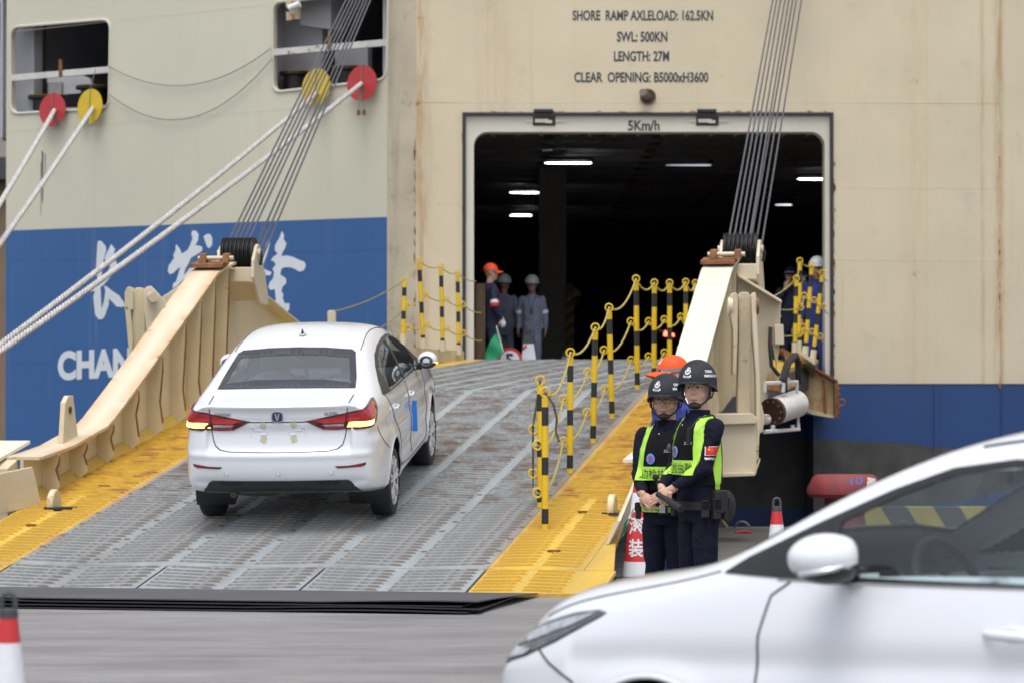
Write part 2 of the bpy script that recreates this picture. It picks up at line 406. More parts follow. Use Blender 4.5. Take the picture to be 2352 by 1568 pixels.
# lower hull: blue with a dark grey, noise-edged elliptical area
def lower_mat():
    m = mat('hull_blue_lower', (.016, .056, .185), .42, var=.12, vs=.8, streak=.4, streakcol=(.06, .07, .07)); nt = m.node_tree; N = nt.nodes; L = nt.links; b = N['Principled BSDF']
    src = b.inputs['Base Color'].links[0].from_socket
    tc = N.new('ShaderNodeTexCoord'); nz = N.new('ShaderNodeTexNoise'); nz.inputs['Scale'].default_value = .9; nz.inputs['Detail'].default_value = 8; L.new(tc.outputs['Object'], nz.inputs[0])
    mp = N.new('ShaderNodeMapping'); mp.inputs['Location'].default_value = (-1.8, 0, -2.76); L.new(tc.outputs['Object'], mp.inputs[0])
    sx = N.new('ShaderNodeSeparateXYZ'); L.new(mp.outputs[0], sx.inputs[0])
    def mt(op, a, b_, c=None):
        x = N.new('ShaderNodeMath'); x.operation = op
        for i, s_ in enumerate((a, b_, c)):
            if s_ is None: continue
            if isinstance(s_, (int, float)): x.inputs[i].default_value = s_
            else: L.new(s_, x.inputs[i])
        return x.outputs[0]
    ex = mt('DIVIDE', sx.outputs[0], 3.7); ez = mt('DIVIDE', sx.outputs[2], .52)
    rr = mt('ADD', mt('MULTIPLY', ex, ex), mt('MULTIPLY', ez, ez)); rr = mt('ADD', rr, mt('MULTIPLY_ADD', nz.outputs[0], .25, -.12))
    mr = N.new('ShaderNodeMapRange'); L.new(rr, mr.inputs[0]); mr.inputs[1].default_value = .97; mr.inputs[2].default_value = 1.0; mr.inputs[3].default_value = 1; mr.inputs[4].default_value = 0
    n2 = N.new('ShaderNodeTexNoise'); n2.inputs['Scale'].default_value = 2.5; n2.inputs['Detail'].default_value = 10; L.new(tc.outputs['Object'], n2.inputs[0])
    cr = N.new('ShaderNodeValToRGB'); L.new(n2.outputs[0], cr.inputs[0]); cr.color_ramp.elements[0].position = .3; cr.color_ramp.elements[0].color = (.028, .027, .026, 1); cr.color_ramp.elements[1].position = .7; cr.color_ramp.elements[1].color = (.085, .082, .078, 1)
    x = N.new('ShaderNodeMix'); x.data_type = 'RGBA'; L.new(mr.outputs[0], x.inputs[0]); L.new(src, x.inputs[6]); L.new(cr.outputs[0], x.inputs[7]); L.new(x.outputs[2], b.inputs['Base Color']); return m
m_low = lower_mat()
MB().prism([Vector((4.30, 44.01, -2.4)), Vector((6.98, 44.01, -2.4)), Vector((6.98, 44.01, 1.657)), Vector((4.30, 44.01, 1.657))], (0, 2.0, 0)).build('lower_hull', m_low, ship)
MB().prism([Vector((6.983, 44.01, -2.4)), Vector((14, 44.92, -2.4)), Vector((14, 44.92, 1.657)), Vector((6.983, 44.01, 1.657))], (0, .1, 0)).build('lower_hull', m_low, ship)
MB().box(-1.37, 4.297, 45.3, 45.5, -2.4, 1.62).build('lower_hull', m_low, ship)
MB().box(6.02, 6.10, 43.985, 44.008, -2.4, 1.65).build('weld_strip', m_low, ship)
MB().tube([(6.98, 43.995, 1.66), (6.98, 43.995, 13)], .012, 6).build('knuckle_seam', m_hullR, ship)
MB().tube([(6.98, 44.003, -2.4), (6.98, 44.003, 1.655)], .012, 6).build('knuckle_seam', m_low, ship)
# plate weld seams as thin raised beads
def seam(a, b, m, r=.004): MB().tube([a, b], r, 4).build('weld_seam', m, ship)
for y0, y1 in ((75, -18), (303, 232), (600, 572), (836, 810)):
    seam(hitL(16, y0, -.001), hitL(889, y1, -.001), m_hullL)
for px in (395, 520):
    seam(hitL(px, 480, -.001) if px == 520 else hitL(px, 300, -.001), hitL(px, 900, -.001), m_hullL)
for y in (236, 468):
    seam(hitS(957, y, -.001), hitS(1060, y, -.001), m_hullR)
for y in (236, 430, 596):
    seam(hitS(1916, y, -.001), hitS(2299, y + 3, -.001), m_hullR)
seam(hitS(1120, -20, -.001), hitS(1120, 257, -.001), m_hullR); seam(hitS(2130, -20, -.001), hitS(2130, 876, -.001), m_hullR)
seam(hitS(957, 236, -.001), hitS(2299, 236, -.001), m_hullR)
# rusty run-downs where fittings were welded: narrow raised flakes of scale at the plate edges
m_scale = mat('rust_scale', (.30, .14, .05), .9, var=.5, vs=14, rust=.5, rs=9)
fl = MB(); rnd = random.Random(11)
for (px, y0, y1, n) in ((953, 300, 800, 34), (1063, 300, 860, 40), (1916, 300, 870, 34), (2297, 200, 880, 26)):
    for k in range(n):
        y = rnd.uniform(y0, y1); h = rnd.uniform(2, 16); w = rnd.uniform(.5, 2.2); x = px + rnd.uniform(-1.5, 1.5) * 1.3
        q = [hitS(x - w, y, .001), hitS(x + w * .4, y + h * .2, .001), hitS(x + w, y + h, .001), hitS(x - w * .3, y + h * 1.3, .001)]
        fl.prism(q, (0, -.004, 0))
for k in range(40):
    x = rnd.uniform(1060, 1900); y = 256 + rnd.uniform(-2, 1.5); w = rnd.uniform(3, 12)
    fl.prism([hitS(x, y, .001), hitS(x + w, y + .5, .001), hitS(x + w * .6, y + 2.5, .001)], (0, -.003, 0))
tag(fl.build('rust_flakes', m_scale, ship), kind='stuff')

# door frame
m_frame = mat('door_frame_cream', (.64, .61, .53), .45, var=.06, vs=2, rust=.12, rs=5)
g_in = [hitS(1070, 266.5), hitS(1906, 266.5)]
zt = g_in[0].z; xl, xr = g_in[0].x, g_in[1].x; xlo, xro, zto = door_out[0].x, door_out[2].x, door_out[1].z
gk = MB(); gk.box(xlo, xl, 43.97, 44.08, 1.66, zto); gk.box(xr, xro, 43.97, 44.08, 1.66, zto); gk.box(xl, xr, 43.97, 44.08, zt, zto)
gk.build('door_gasket', m_gasket, ship, bevel=.01)
inn = [hitS(1088, 880), hitS(1088, 303), hitS(1895, 303), hitS(1895, 880)]
i0, i1, zi = inn[0].x, inn[2].x, inn[1].z
inner_top = []
r = .20
for (cx, a0, a1) in ((i0 + r, PI, PI / 2), (i1 - r, PI / 2, 0)):
    for k in range(9): a = a0 + (a1 - a0) * k / 8; inner_top.append(Vector((cx + r * math.cos(a), 44.03, zi - r + r * math.sin(a))))
fr = [Vector((xl, 44.03, 1.66)), Vector((xl, 44.03, zt)), Vector((xr, 44.03, zt)), Vector((xr, 44.03, 1.66)), Vector((i1, 44.03, 1.66))] + inner_top[::-1] + [Vector((i0, 44.03, 1.66))]
sheet('door_frame', fr, [], (0, .35, 0), m_frame, ship)
for (a, b) in ((1224, 1276), (1599, 1651)):
    p, q = hitS(a, 268), hitS(b, 289)
    MB().box(p.x, q.x, 44.02, 44.028, q.z, p.z).build('latch_recess', m_gasket, ship)
    f = MB(); f.box(p.x + .03, q.x - .1, 44.0, 44.018, (p.z + q.z) / 2 - .02, (p.z + q.z) / 2 + .03); f.box(q.x - .15, q.x - .05, 43.99, 44.018, (p.z + q.z) / 2 - .03, (p.z + q.z) / 2 + .01)
    f.box(q.x, q.x + .14, 44.01, 44.025, (p.z + q.z) / 2 - .012, (p.z + q.z) / 2 + .012); f.box(p.x - .09, p.x, 44.01, 44.025, (p.z + q.z) / 2 - .012, (p.z + q.z) / 2 + .012)
    f.build('latch_bar', m_frame, ship)
    p, q = hitS(a + 2, 252), hitS(b - 6, 258)
    MB().box(p.x, q.x, 43.93, 43.995, q.z, p.z).build('hinge', m_gasket, ship)
c = hitS(1488, 223); 
MB().lathe([(.10, 0), (.115, 0), (.115, .03), (.098, .03)], (c.x, 44.0, c.z), (0, -1, 0), 24, closed=True).build('pipe_collar', m_rust, ship, smooth=True)
MB().cyl((c.x, 43.995, c.z), (c.x, 43.975, c.z), .095).build('pipe_hole', m_gasket, ship)
c2 = hitS(1478, 214)
MB().tube([(c.x + .0, 43.99, c.z - .01), (c.x - .06, 43.8, c.z + .03), (c.x - .09, 43.66, c.z + .035)], [.055, .055, .05], 14).build('pipe', mat('worn_steel', (.22, .2, .19), .4, metal=.6, rust=.3, rs=12), ship, smooth=True)

# lettering
def text_geo(s, bold=0.0, shear=0.0, cuts=0):
    cu = bpy.data.curves.new('lettering_source', 'FONT'); cu.body = s; cu.offset = bold; cu.shear = shear; cu.resolution_u = 4
    o = bpy.data.objects.new('lettering_source', cu); COL.objects.link(o)
    me = bpy.data.meshes.new_from_object(o.evaluated_get(bpy.context.evaluated_depsgraph_get()))
    V = np.array([v.co[:2] for v in me.vertices]); F = [tuple(p.vertices) for p in me.polygons]
    bpy.data.objects.remove(o); bpy.data.curves.remove(cu); bpy.data.meshes.remove(me)
    V = V - V.min(0); V = V / V.max(0)
    if cuts:                       # slice the letters so that they can follow a curved surface
        b = bmesh.new(); vv = [b.verts.new((v[0], v[1], 0)) for v in V]
        for f in F:
            try: b.faces.new([vv[i] for i in f])
            except ValueError: pass
        for i in range(1, cuts): bmesh.ops.bisect_plane(b, geom=b.verts[:] + b.edges[:] + b.faces[:], plane_co=(i / cuts, 0, 0), plane_no=(1, 0, 0))
        b.verts.index_update(); V = np.array([v.co[:2] for v in b.verts]); F = [tuple(v.index for v in f.verts) for f in b.faces]; b.free()
    return V, F
def lettering(s, P, m, parent, bold=0.028, name='lettering', shear=0.0, cuts=0):
    """P(u, v) -> 3D, u and v in 0..1 over the text's bounding box"""
    V, F = text_geo(s, bold, shear, cuts); mb = MB(); mb.add([P(u, v) for u, v in V], F); return mb.build(name, m, parent, norm=False)
def quadP(p00, p10, p01, p11):
    p00, p10, p01, p11 = map(Vector, (p00, p10, p01, p11))
    return lambda u, v: (p00 * (1 - u) + p10 * u) * (1 - v) + (p01 * (1 - u) + p11 * u) * v
def on_stern(x0, x1, yb, yt, off=.004, Y=44.0): return quadP(hitS(x0, yb, off, Y), hitS(x1, yb, off, Y), hitS(x0, yt, off, Y), hitS(x1, yt, off, Y))
lettering('SHORE  RAMP AXLELOAD: 162.5KN', on_stern(1315, 1638, 48, 24), m_text, ship)
lettering('SWL: 500KN', on_stern(1417, 1533, 97, 73), m_text, ship)
lettering('LENGTH: 27M', on_stern(1410, 1537, 142, 118), m_text, ship)
lettering('CLEAR  OPENING: B5000xH3600', on_stern(1319, 1627, 190, 166), m_text, ship)
lettering('5Km/h', on_stern(1442, 1515, 301, 277, .004, 44.03), m_text, ship)
lettering('CHANG', quadP(hitL(133, 874, .004), hitL(350, 862, .004), hitL(133, 806, .004), hitL(350, 795, .004)), m_wtext, ship, bold=.05)
def cjk(c): return hitL(172.3 + .2564 * c[0], 505.3 + .2564 * c[1])
STROKES = [
 [(205,192),(232,186),(275,235),(280,275),(258,350),(245,430),(238,560),(205,560),(190,430),(195,330),(200,250)],
 [(325,218),(360,262),(345,330),(395,420),(380,455),(330,500),(262,580),(235,600),(180,640),(108,640),(112,620),(175,575),(220,545),(290,470),(318,420),(262,345),(300,270)],
 [(180,640),(230,600),(235,700),(238,800),(258,740),(275,640),(262,590),(290,600),(305,690),(305,760),(270,860),(250,888),(215,893),(182,850),(172,760),(165,690)],
 [(290,600),(340,640),(400,680),(440,740),(450,775),(420,782),(370,775),(345,745),(305,705),(270,650)],
 [(1058,95),(1085,98),(1108,130),(1103,185),(1080,225),(1140,240),(1142,275),(1120,295),(1040,340),(1020,390),(990,440),(975,500),(1000,470),(1045,410),(1060,402),(1088,415),(1075,460),(1030,500),(965,540),(920,590),(875,615),(880,570),(905,555),(925,490),(945,420),(905,455),(880,480),(850,487),(832,460),(840,410),(890,340),(880,320),(905,265),(900,230),(915,225),(945,270),(955,305),(1010,270),(1035,220),(1055,165),(1042,120)],
 [(1152,148),(1190,125),(1215,130),(1232,165),(1230,225),(1205,255),(1185,245),(1165,190)],
 [(1737,175),(1748,205),(1728,290),(1700,370),(1672,430),(1720,452),(1762,468),(1750,498),(1700,495),(1668,480),(1640,500),(1635,440),(1668,360),(1690,300),(1715,220)],
 [(1855,100),(1875,140),(1870,175),(1895,210),(1885,250),(1862,290),(1850,325),(1900,320),(1960,335),(2010,360),(2055,375),(2070,410),(2050,455),(2010,465),(1970,440),(1930,425),(1880,425),(1850,440),(1840,490),(1870,510),(1893,530),(1892,570),(1860,600),(1850,640),(1868,665),(1862,700),(1880,750),(1922,745),(1922,800),(1905,825),(1860,800),(1780,770),(1770,750),(1800,715),(1795,650),(1790,620),(1750,630),(1733,600),(1745,560),(1775,525),(1785,470),(1770,440),(1800,400),(1780,370),(1755,365),(1780,330),(1815,305),(1790,270),(1795,225),(1830,165)],
]
def stroke_group(idx):
    mb = MB()
    for j, i in enumerate(idx):
        pts = STROKES[i]
        mb.add([cjk(p) + nL * (.003 + .001 * j) for p in pts], [tuple(range(len(pts)))])
    mb.build('character', m_wtext, ship, norm=False)
stroke_group([0, 1, 2, 3]); stroke_group([4, 5]); stroke_group([6, 7])

# mooring deck openings: rail, inner room, fairleads
def inL(px, py, d): return hit(px, py, LA - nL * d, nL)
def room(x0, x1, y0, y1, depth):
    zt_, zb_ = hitL(x0, y0).z + .5, hitL(x0, y1).z - .35
    a, b = hitL(x0 - 30, y1), hitL(x1 + 25, y1); mb = MB()
    A, B = Vector((a.x, a.y, 0)) - nL * .11, Vector((b.x, b.y, 0)) - nL * .11
    if B.x > -2.0: B = LA - nL * .11 - eL * .15
    A2, B2 = A - nL * depth, B - nL * depth
    def q(p, z): return Vector((p.x, p.y, z))
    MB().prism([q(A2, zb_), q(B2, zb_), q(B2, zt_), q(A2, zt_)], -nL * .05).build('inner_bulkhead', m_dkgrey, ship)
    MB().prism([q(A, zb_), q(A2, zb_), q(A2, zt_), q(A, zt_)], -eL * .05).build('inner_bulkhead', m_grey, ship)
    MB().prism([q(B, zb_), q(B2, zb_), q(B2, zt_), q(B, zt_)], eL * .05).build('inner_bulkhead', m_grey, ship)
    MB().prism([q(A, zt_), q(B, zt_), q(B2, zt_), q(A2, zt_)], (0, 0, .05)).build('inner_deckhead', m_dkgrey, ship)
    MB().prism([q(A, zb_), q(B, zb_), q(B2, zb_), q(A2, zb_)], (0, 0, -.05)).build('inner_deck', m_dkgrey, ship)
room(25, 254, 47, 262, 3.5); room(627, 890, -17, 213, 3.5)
def Lprism(pts, d, t, name, m): MB().prism([inL(x, y, d) for x, y in pts], -nL * t).build(name, m, ship)
Lprism([(28, 60), (78, 55), (78, 262), (28, 262)], .35, .2, 'inner_panel', m_grey)
Lprism([(78, 55), (97, 55), (97, 262), (78, 262)], .8, .1, 'inner_panel', m_interior)
Lprism([(108, 190), (108, 178), (190, 174), (205, 180), (213, 197), (213, 205), (187, 209), (187, 214), (143, 218), (143, 189), (112, 191)], .55, .05, 'bright_sky_panel', m_white)  # white shape standing in for bright sky seen through the mooring room
Lprism([(110, 190), (141, 190), (141, 218), (110, 218)], .5, .2, 'equipment_box', m_grey)
Lprism([(627, 0), (740, -12), (740, 213), (627, 213)], .6, .1, 'inner_panel', m_grey)
Lprism([(684, -20), (760, -25), (760, 68), (690, 58)], .35, .3, 'inner_locker', m_grey)
Lprism([(770, 110), (845, 104), (845, 170), (770, 175)], .6, .1, 'inner_panel', m_grey)
for (x, y, x2) in ((75, 226, 135), (185, 204, 248), (650, 171, 705), (765, 160, 830)):
    a, b = inL(x, y, .45), inL(x2, y - 2, .45); c = (a + b) / 2; r = (b - a).length / 2
    MB().lathe([(r * .75, -.32), (r * .75, -.03), (r * 1.05, -.02), (r * 1.05, .02), (0, .02)], c, (0, 0, 1), 20).build('fairlead_roller', m_black, ship, smooth=True)
    MB().lathe([(r * .95, .021), (r * 1.0, .035), (r * .6, .04), (r * .6, .021)], c, (0, 0, 1), 20, closed=True).build('fairlead_cap', m_ypost, ship)
for (x0, ya, x1, yb, h) in ((25, 180, 254, 160, 15), (627, 121, 890, 98, 15)):
    a, b = hitL(x0, ya, -.02), hitL(x1, yb, -.02)
    MB().beam(a, b, .05, h / 155, (0, 0, 1)).build('window_rail', m_whiterust, ship, bevel=.005)
for (x, y0, y1) in ((141, 137, 178), (759, 70, 116)):
    MB().beam(hitL(x, y0, .02), hitL(x, y1, .02), .05, .03, nL).build('rail_bracket', m_rust, ship)
# security camera on a rusty bracket
MB().prism([hitL(658, 0, .02), hitL(690, -4, .02), hitL(689, 44, .02), hitL(660, 48, .02)], nL * -.03).build('camera_bracket', mat('rust_white', (.55, .45, .33), .6, rust=.5, rs=9), ship)
a = hitL(675, 22, .12); MB().tube([a, a + Vector((.16, -.05, .06))], .05, 12).build('camera_housing', m_white, ship, smooth=True)
b_ = hitL(666, 32, .14); MB().cyl(a + Vector((-.005, .0, -.004)), a + Vector((-.03, .01, -.012)), .045).build('camera_lens', m_black, ship, smooth=True)
# dark scuff marks on the quarter
sc_ = MB()
for (x, y0, y1, w) in ((97, 345, 470, 3.0), (104, 350, 430, 1.2), (94, 370, 500, 1.2)):
    sc_.add([hitL(x - w * .4, y0, .003), hitL(x + w, y0 + 6, .003), hitL(x + w * .7, y1, .003), hitL(x - w * .1, y1 - 10, .003)], [(0, 1, 2, 3)])
sc_.build('scuff_mark', mat('scuff', (.10, .105, .12), .6, var=.3, vs=9), ship, norm=False)

# cargo hold behind the door
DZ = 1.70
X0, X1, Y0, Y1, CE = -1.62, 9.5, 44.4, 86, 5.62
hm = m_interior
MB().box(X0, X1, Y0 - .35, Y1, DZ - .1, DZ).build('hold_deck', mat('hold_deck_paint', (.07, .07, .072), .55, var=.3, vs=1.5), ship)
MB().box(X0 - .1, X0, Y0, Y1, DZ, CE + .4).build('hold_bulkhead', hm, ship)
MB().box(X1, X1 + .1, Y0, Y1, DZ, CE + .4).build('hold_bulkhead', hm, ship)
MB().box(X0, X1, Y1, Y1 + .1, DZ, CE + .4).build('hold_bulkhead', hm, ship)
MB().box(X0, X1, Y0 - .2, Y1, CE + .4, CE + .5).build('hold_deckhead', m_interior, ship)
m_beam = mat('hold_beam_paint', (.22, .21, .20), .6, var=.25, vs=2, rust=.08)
for k in range(26):
    y = 45.0 + k * 1.5
    t = MB(); t.box(X0, X1, y, y + .02, CE + .06, CE + .4); t.box(X0, X1, y - .06, y + .08, CE + .04, CE + .06); t.build('deck_beam', m_beam, ship)
for x in (-1.2, .6, 2.4, 4.2, 6.0, 7.8):
    t = MB(); t.box(x, x + .02, Y0, Y1, CE + .11, CE + .41); t.box(x - .08, x + .1, Y0, Y1, CE + .09, CE + .11); t.build('deck_girder', m_beam, ship)
# pipes and cable loops along the inner header
for k, z in enumerate((5.36, 5.31)):
    MB().tube([(i0 - .1, 44.55 + .1 * k, z), (i1 + .1, 44.55 + .1 * k, z - .03)], .02, 8).build('header_pipe', m_rust if k else m_beam, ship, smooth=True)
for k in range(14):
    x = i0 + .25 + k * .35
    MB().box(x, x + .05, 44.45, 44.7, 5.24, 5.62).build('header_bracket', m_beam, ship)
MB().tube(sag((1.15 - .55, 44.5, 5.3), (1.05, 44.5, 5.28), .13) + sag((1.05, 44.5, 5.28), (1.35, 44.5, 5.3), .16), .012, 6).build('cable_loop', m_black, ship, smooth=True)
px = at(1269, 700, 58)
MB().box(px.x - .26, px.x + .26, 57.8, 58.2, DZ, CE + .1).build('pillar', mat('pillar_paint', (.30, .29, .27), .7, var=.1), ship, bevel=.02)
m_dy = mat('dim_yellow_stripe', (.35, .22, .03), .6, var=.2); 
for sx in (-1, 1):
    for k in range(7):
        z = DZ + .15 + k * .22; x = px.x + sx * .32
        MB().prism([Vector((x - .08, 57.7, z)), Vector((x + .08, 57.7, z + .12)), Vector((x + .08, 57.7, z + .22)), Vector((x - .08, 57.7, z + .10))], (0, .02, 0)).build('hazard_stripe', m_dy, ship)
    MB().box(px.x + sx * .32 - .085, px.x + sx * .32 + .085, 57.73, 58.1, DZ, DZ + 1.85).build('pillar_guard', m_dkgrey, ship)
# left of the door: grey-brown cabinet seen inside
p = at(1083, 720, 45.5)
MB().box(i0 + .02, i0 + .16, 44.45, 44.6, DZ, 3.1).build('door_side_pad', mat('brown_timber', (.09, .055, .03), .7, var=.4, vs=3, stretch=(8, 8, 1)), ship)
m_lampe = mat('lamp_tube_lit', (1, 1, 1), .5, var=0, emis=12.0, ecol=(.93, .95, 1))
for i, (xa, xb, y, e) in enumerate(((1252, 1358, 375, 1), (1530, 1633, 380, .25), (1172, 1237, 443, 1), (1172, 1220, 495, 1), (1832, 1898, 412, 1), (1780, 1818, 471, .7))):
    Yd = (5.5 - EYE) * FPX / (890 - y); a, b = at(xa, y, Yd + .35), at(xb, y, Yd - .35)
    lp = empty('ceiling_light', tuple((a + b) / 2 + Vector((0, 0, .1))), ['bright tube light on the hold ceiling, nearest left of the pillar top', 'faint slim tube light on the hold ceiling right of centre', 'tube light in the hold left of the pillar, upper of the two',
        'small tube light in the hold left of the pillar, lower of the two', 'tube light in the hold beside the right door edge', 'small deep tube light in the hold behind the right wire falls'][i], 'ceiling light', 'tube lights on the ceiling of the cargo hold')
    MB().beam(a + Vector((0, 0, .07)), b + Vector((0, 0, .07)), .12, .05).build('housing', m_dkgrey, lp)
    me_ = m_lampe if e == 1 else mat('lamp_tube_dim%d' % i, (1, 1, 1), .5, var=0, emis=2.0 * e, ecol=(.85, .88, 1))
    MB().tube([a.lerp(b, t) for t in (0, .15, .5, .9, 1)], [.004, .008, .012, .014, .008], 10, flat=.9).build('tube', me_, lp, smooth=True)
MB().box(X0, X1, 44.12, 44.6, 5.95, 6.2).build('door_header', m_beam, ship)
MB().box(i0 - .3, i0 - .02, 44.38, 44.5, DZ, 6.0).build('door_post', m_beam, ship)
MB().box(i1 + .02, i1 + .3, 44.38, 44.5, DZ, 6.0).build('door_post', m_beam, ship)
# closing plates so that no daylight leaks in from the sides
for a, b in ((X0 - .1, i0 - .02), (i1 + .02, X1 + .1)):
    MB().box(a, b, 44.39, 44.43, DZ - .2, 6.1).build('inner_shell', m_interior, ship)

# ------------------------------------------------------------------ far left: brown structure beyond the ship
bld = empty('warehouse', (-17, 75, 0), 'blurred brown steel structure beyond the left edge of the ship', 'warehouse')
m_br = mat('brown_cladding', (.24, .17, .12), .8, var=.3, vs=.4); m_br2 = mat('grey_brown_cladding', (.34, .30, .27), .8, var=.2, vs=.4)
MB().box(-26, -11.2, 70, 90, -3, 6.3).build('wall', m_br, bld)
MB().box(-26, -11.2, 69.6, 90, 6.3, 6.8).build('ledge', m_dkgrey, bld)
MB().box(-26, -11.2, 69.9, 90, 6.8, 9.9).build('wall', m_br2, bld)
MB().box(-26, -11.2, 69.6, 90, 9.9, 10.3).build('ledge', m_dkgrey, bld)
MB().box(-26, -11.2, 69.9, 90, 10.3, 14).build('wall', m_br2, bld)
for k in range(14): MB().box(-25.6 + k, -25.5 + k, 69.9, 70, 0, 6.3).build('rib', m_br2, bld)

# ------------------------------------------------------------------ ropes
def twisted(path, r, pitch, name, m, parent=None, strands=3, seg=10):
    P = [Vector(p) for p in path]; L = [0]
    for i in range(1, len(P)): L.append(L[-1] + (P[i] - P[i - 1]).length)
    tot = L[-1]; n = int(tot / pitch * seg); mb = MB()
    def pos(d):
        for i in range(1, len(P)):
            if d <= L[i] or i == len(P) - 1: return P[i - 1].lerp(P[i], (d - L[i - 1]) / max(L[i] - L[i - 1], 1e-6)), (P[i] - P[i - 1]).normalized()
    for s in range(strands):
        pts = []
        for k in range(n + 1):
            d = tot * k / n; p, t = pos(d); u = t.cross(Vector((0, 0, 1))).normalized(); w = u.cross(t); a = 2 * PI * (d / pitch + s / strands)
            pts.append(p + (u * math.cos(a) + w * math.sin(a)) * r * .5)
        mb.tube(pts, r * .58, 6)
    return mb.build(name, m, parent, smooth=True, angle=80, norm=False)
def mooring(hpx, hpy, tpx, tpy, Yt, label, r=.032, sagd=.12, stop=.3):
    a = hitL(hpx, hpy, .06); inner = a - nL * .5 + Vector((0, 0, .05)); b = at(tpx, tpy, Yt); d = b - a; t = (stop - a.z) / d.z; end = a + d * t
    o = twisted([inner] + sag(a, end, sagd, 24), r, .26, 'mooring_rope', m_rope); return tag(o, label, 'rope', 'mooring ropes from the ship quarter'), a
_, g1 = mooring(131, 254, 0, 446, 37, 'worn white mooring rope through the faded red disc at the far left window', .034)
_, g2 = mooring(219, 248, 0, 536, 36, 'white mooring rope through the yellow disc at the left window', .034)
_, g3 = mooring(737, 212, 0, 768, 32, 'upper of the two long mooring ropes, through the yellow disc behind the wires', .034)
_, g4 = mooring(838, 191, 0, 783, 31, 'lower of the two long mooring ropes, through the bright red disc', .034)
for (px_, py_, ex, ey, m, lab, slot) in ((132, 254, 38, 41, m_red, 'faded red rat guard disc on the leftmost mooring rope', -60), (218, 246, 39, 42, m_yellowd, 'yellow rat guard disc at the left window beside the faded red one', -100),
                                   (737, 202, 40, 44, m_yellowd, 'yellow rat guard disc half hidden behind the left wire falls', -95), (842, 193, 38, 44, m_red, 'bright red rat guard disc below the right end of the white rail', -95)):
    c = hitL(px_, py_, .12); rr = ex / 155
    o = empty('rat_guard', tuple(c), lab, 'rat guard', 'rat guard discs on the mooring ropes')
    ax = (nL + Vector((.10 if m is m_red else -.05, 0, .08))).normalized(); u = ax.cross(Vector((0, 0, 1))).normalized() * -1; w = Vector((0, 0, 1)); w = (w - ax * w.dot(ax)).normalized()
    if u.dot(eL) < 0: u = -u
    pts = []; s0 = R(slot)
    for k in range(41):
        a = s0 + R(9) + (2 * PI - R(18)) * k / 40; pts.append(c + u * rr * math.cos(a) + w * rr * 1.07 * math.sin(a))
    pts.append(c + u * .05 * math.cos(s0 - .35) + w * .05 * math.sin(s0 - .35)); pts.append(c - u * .05 * math.cos(s0) - w * .05 * math.sin(s0)); pts.append(c + u * .05 * math.cos(s0 + .35) + w * .05 * math.sin(s0 + .35))
    MB().prism(pts, -ax * .006).build('disc', m, o)
    top = hitL(px_ + 6, py_ - (86 if px_ in (218, 842) else 60), .05)
    MB().tube([c + w * .03 + ax * .01, c + w * rr + ax * .01, top], .006, 5).build('cord', m_cord, o)
    if px_ == 842:
        for dx in (-.03, .06):
            MB().tube([c + u * dx - w * rr * .9, c + u * dx - w * (rr + .15)], .004, 5).build('cord', m_cord, o)
            MB().cyl(c + u * dx - w * (rr + .15), c + u * dx - w * (rr + .22), .025).build('weight', m_rust, o)
for (a, b, sg, lab) in (((252, 152), (627, 112), .42, 'upper thin cord hanging slack between the two mooring windows'), ((256, 218), (630, 135), .62, 'lower thin cord hanging in a deep loop between the mooring windows')):
    tag(MB().tube(sag(hitL(*a, .05), hitL(*b, .05), sg, 24), .007, 5).build('slack_cord', m_cord, smooth=True), lab, 'cord', 'thin cords between the mooring windows')

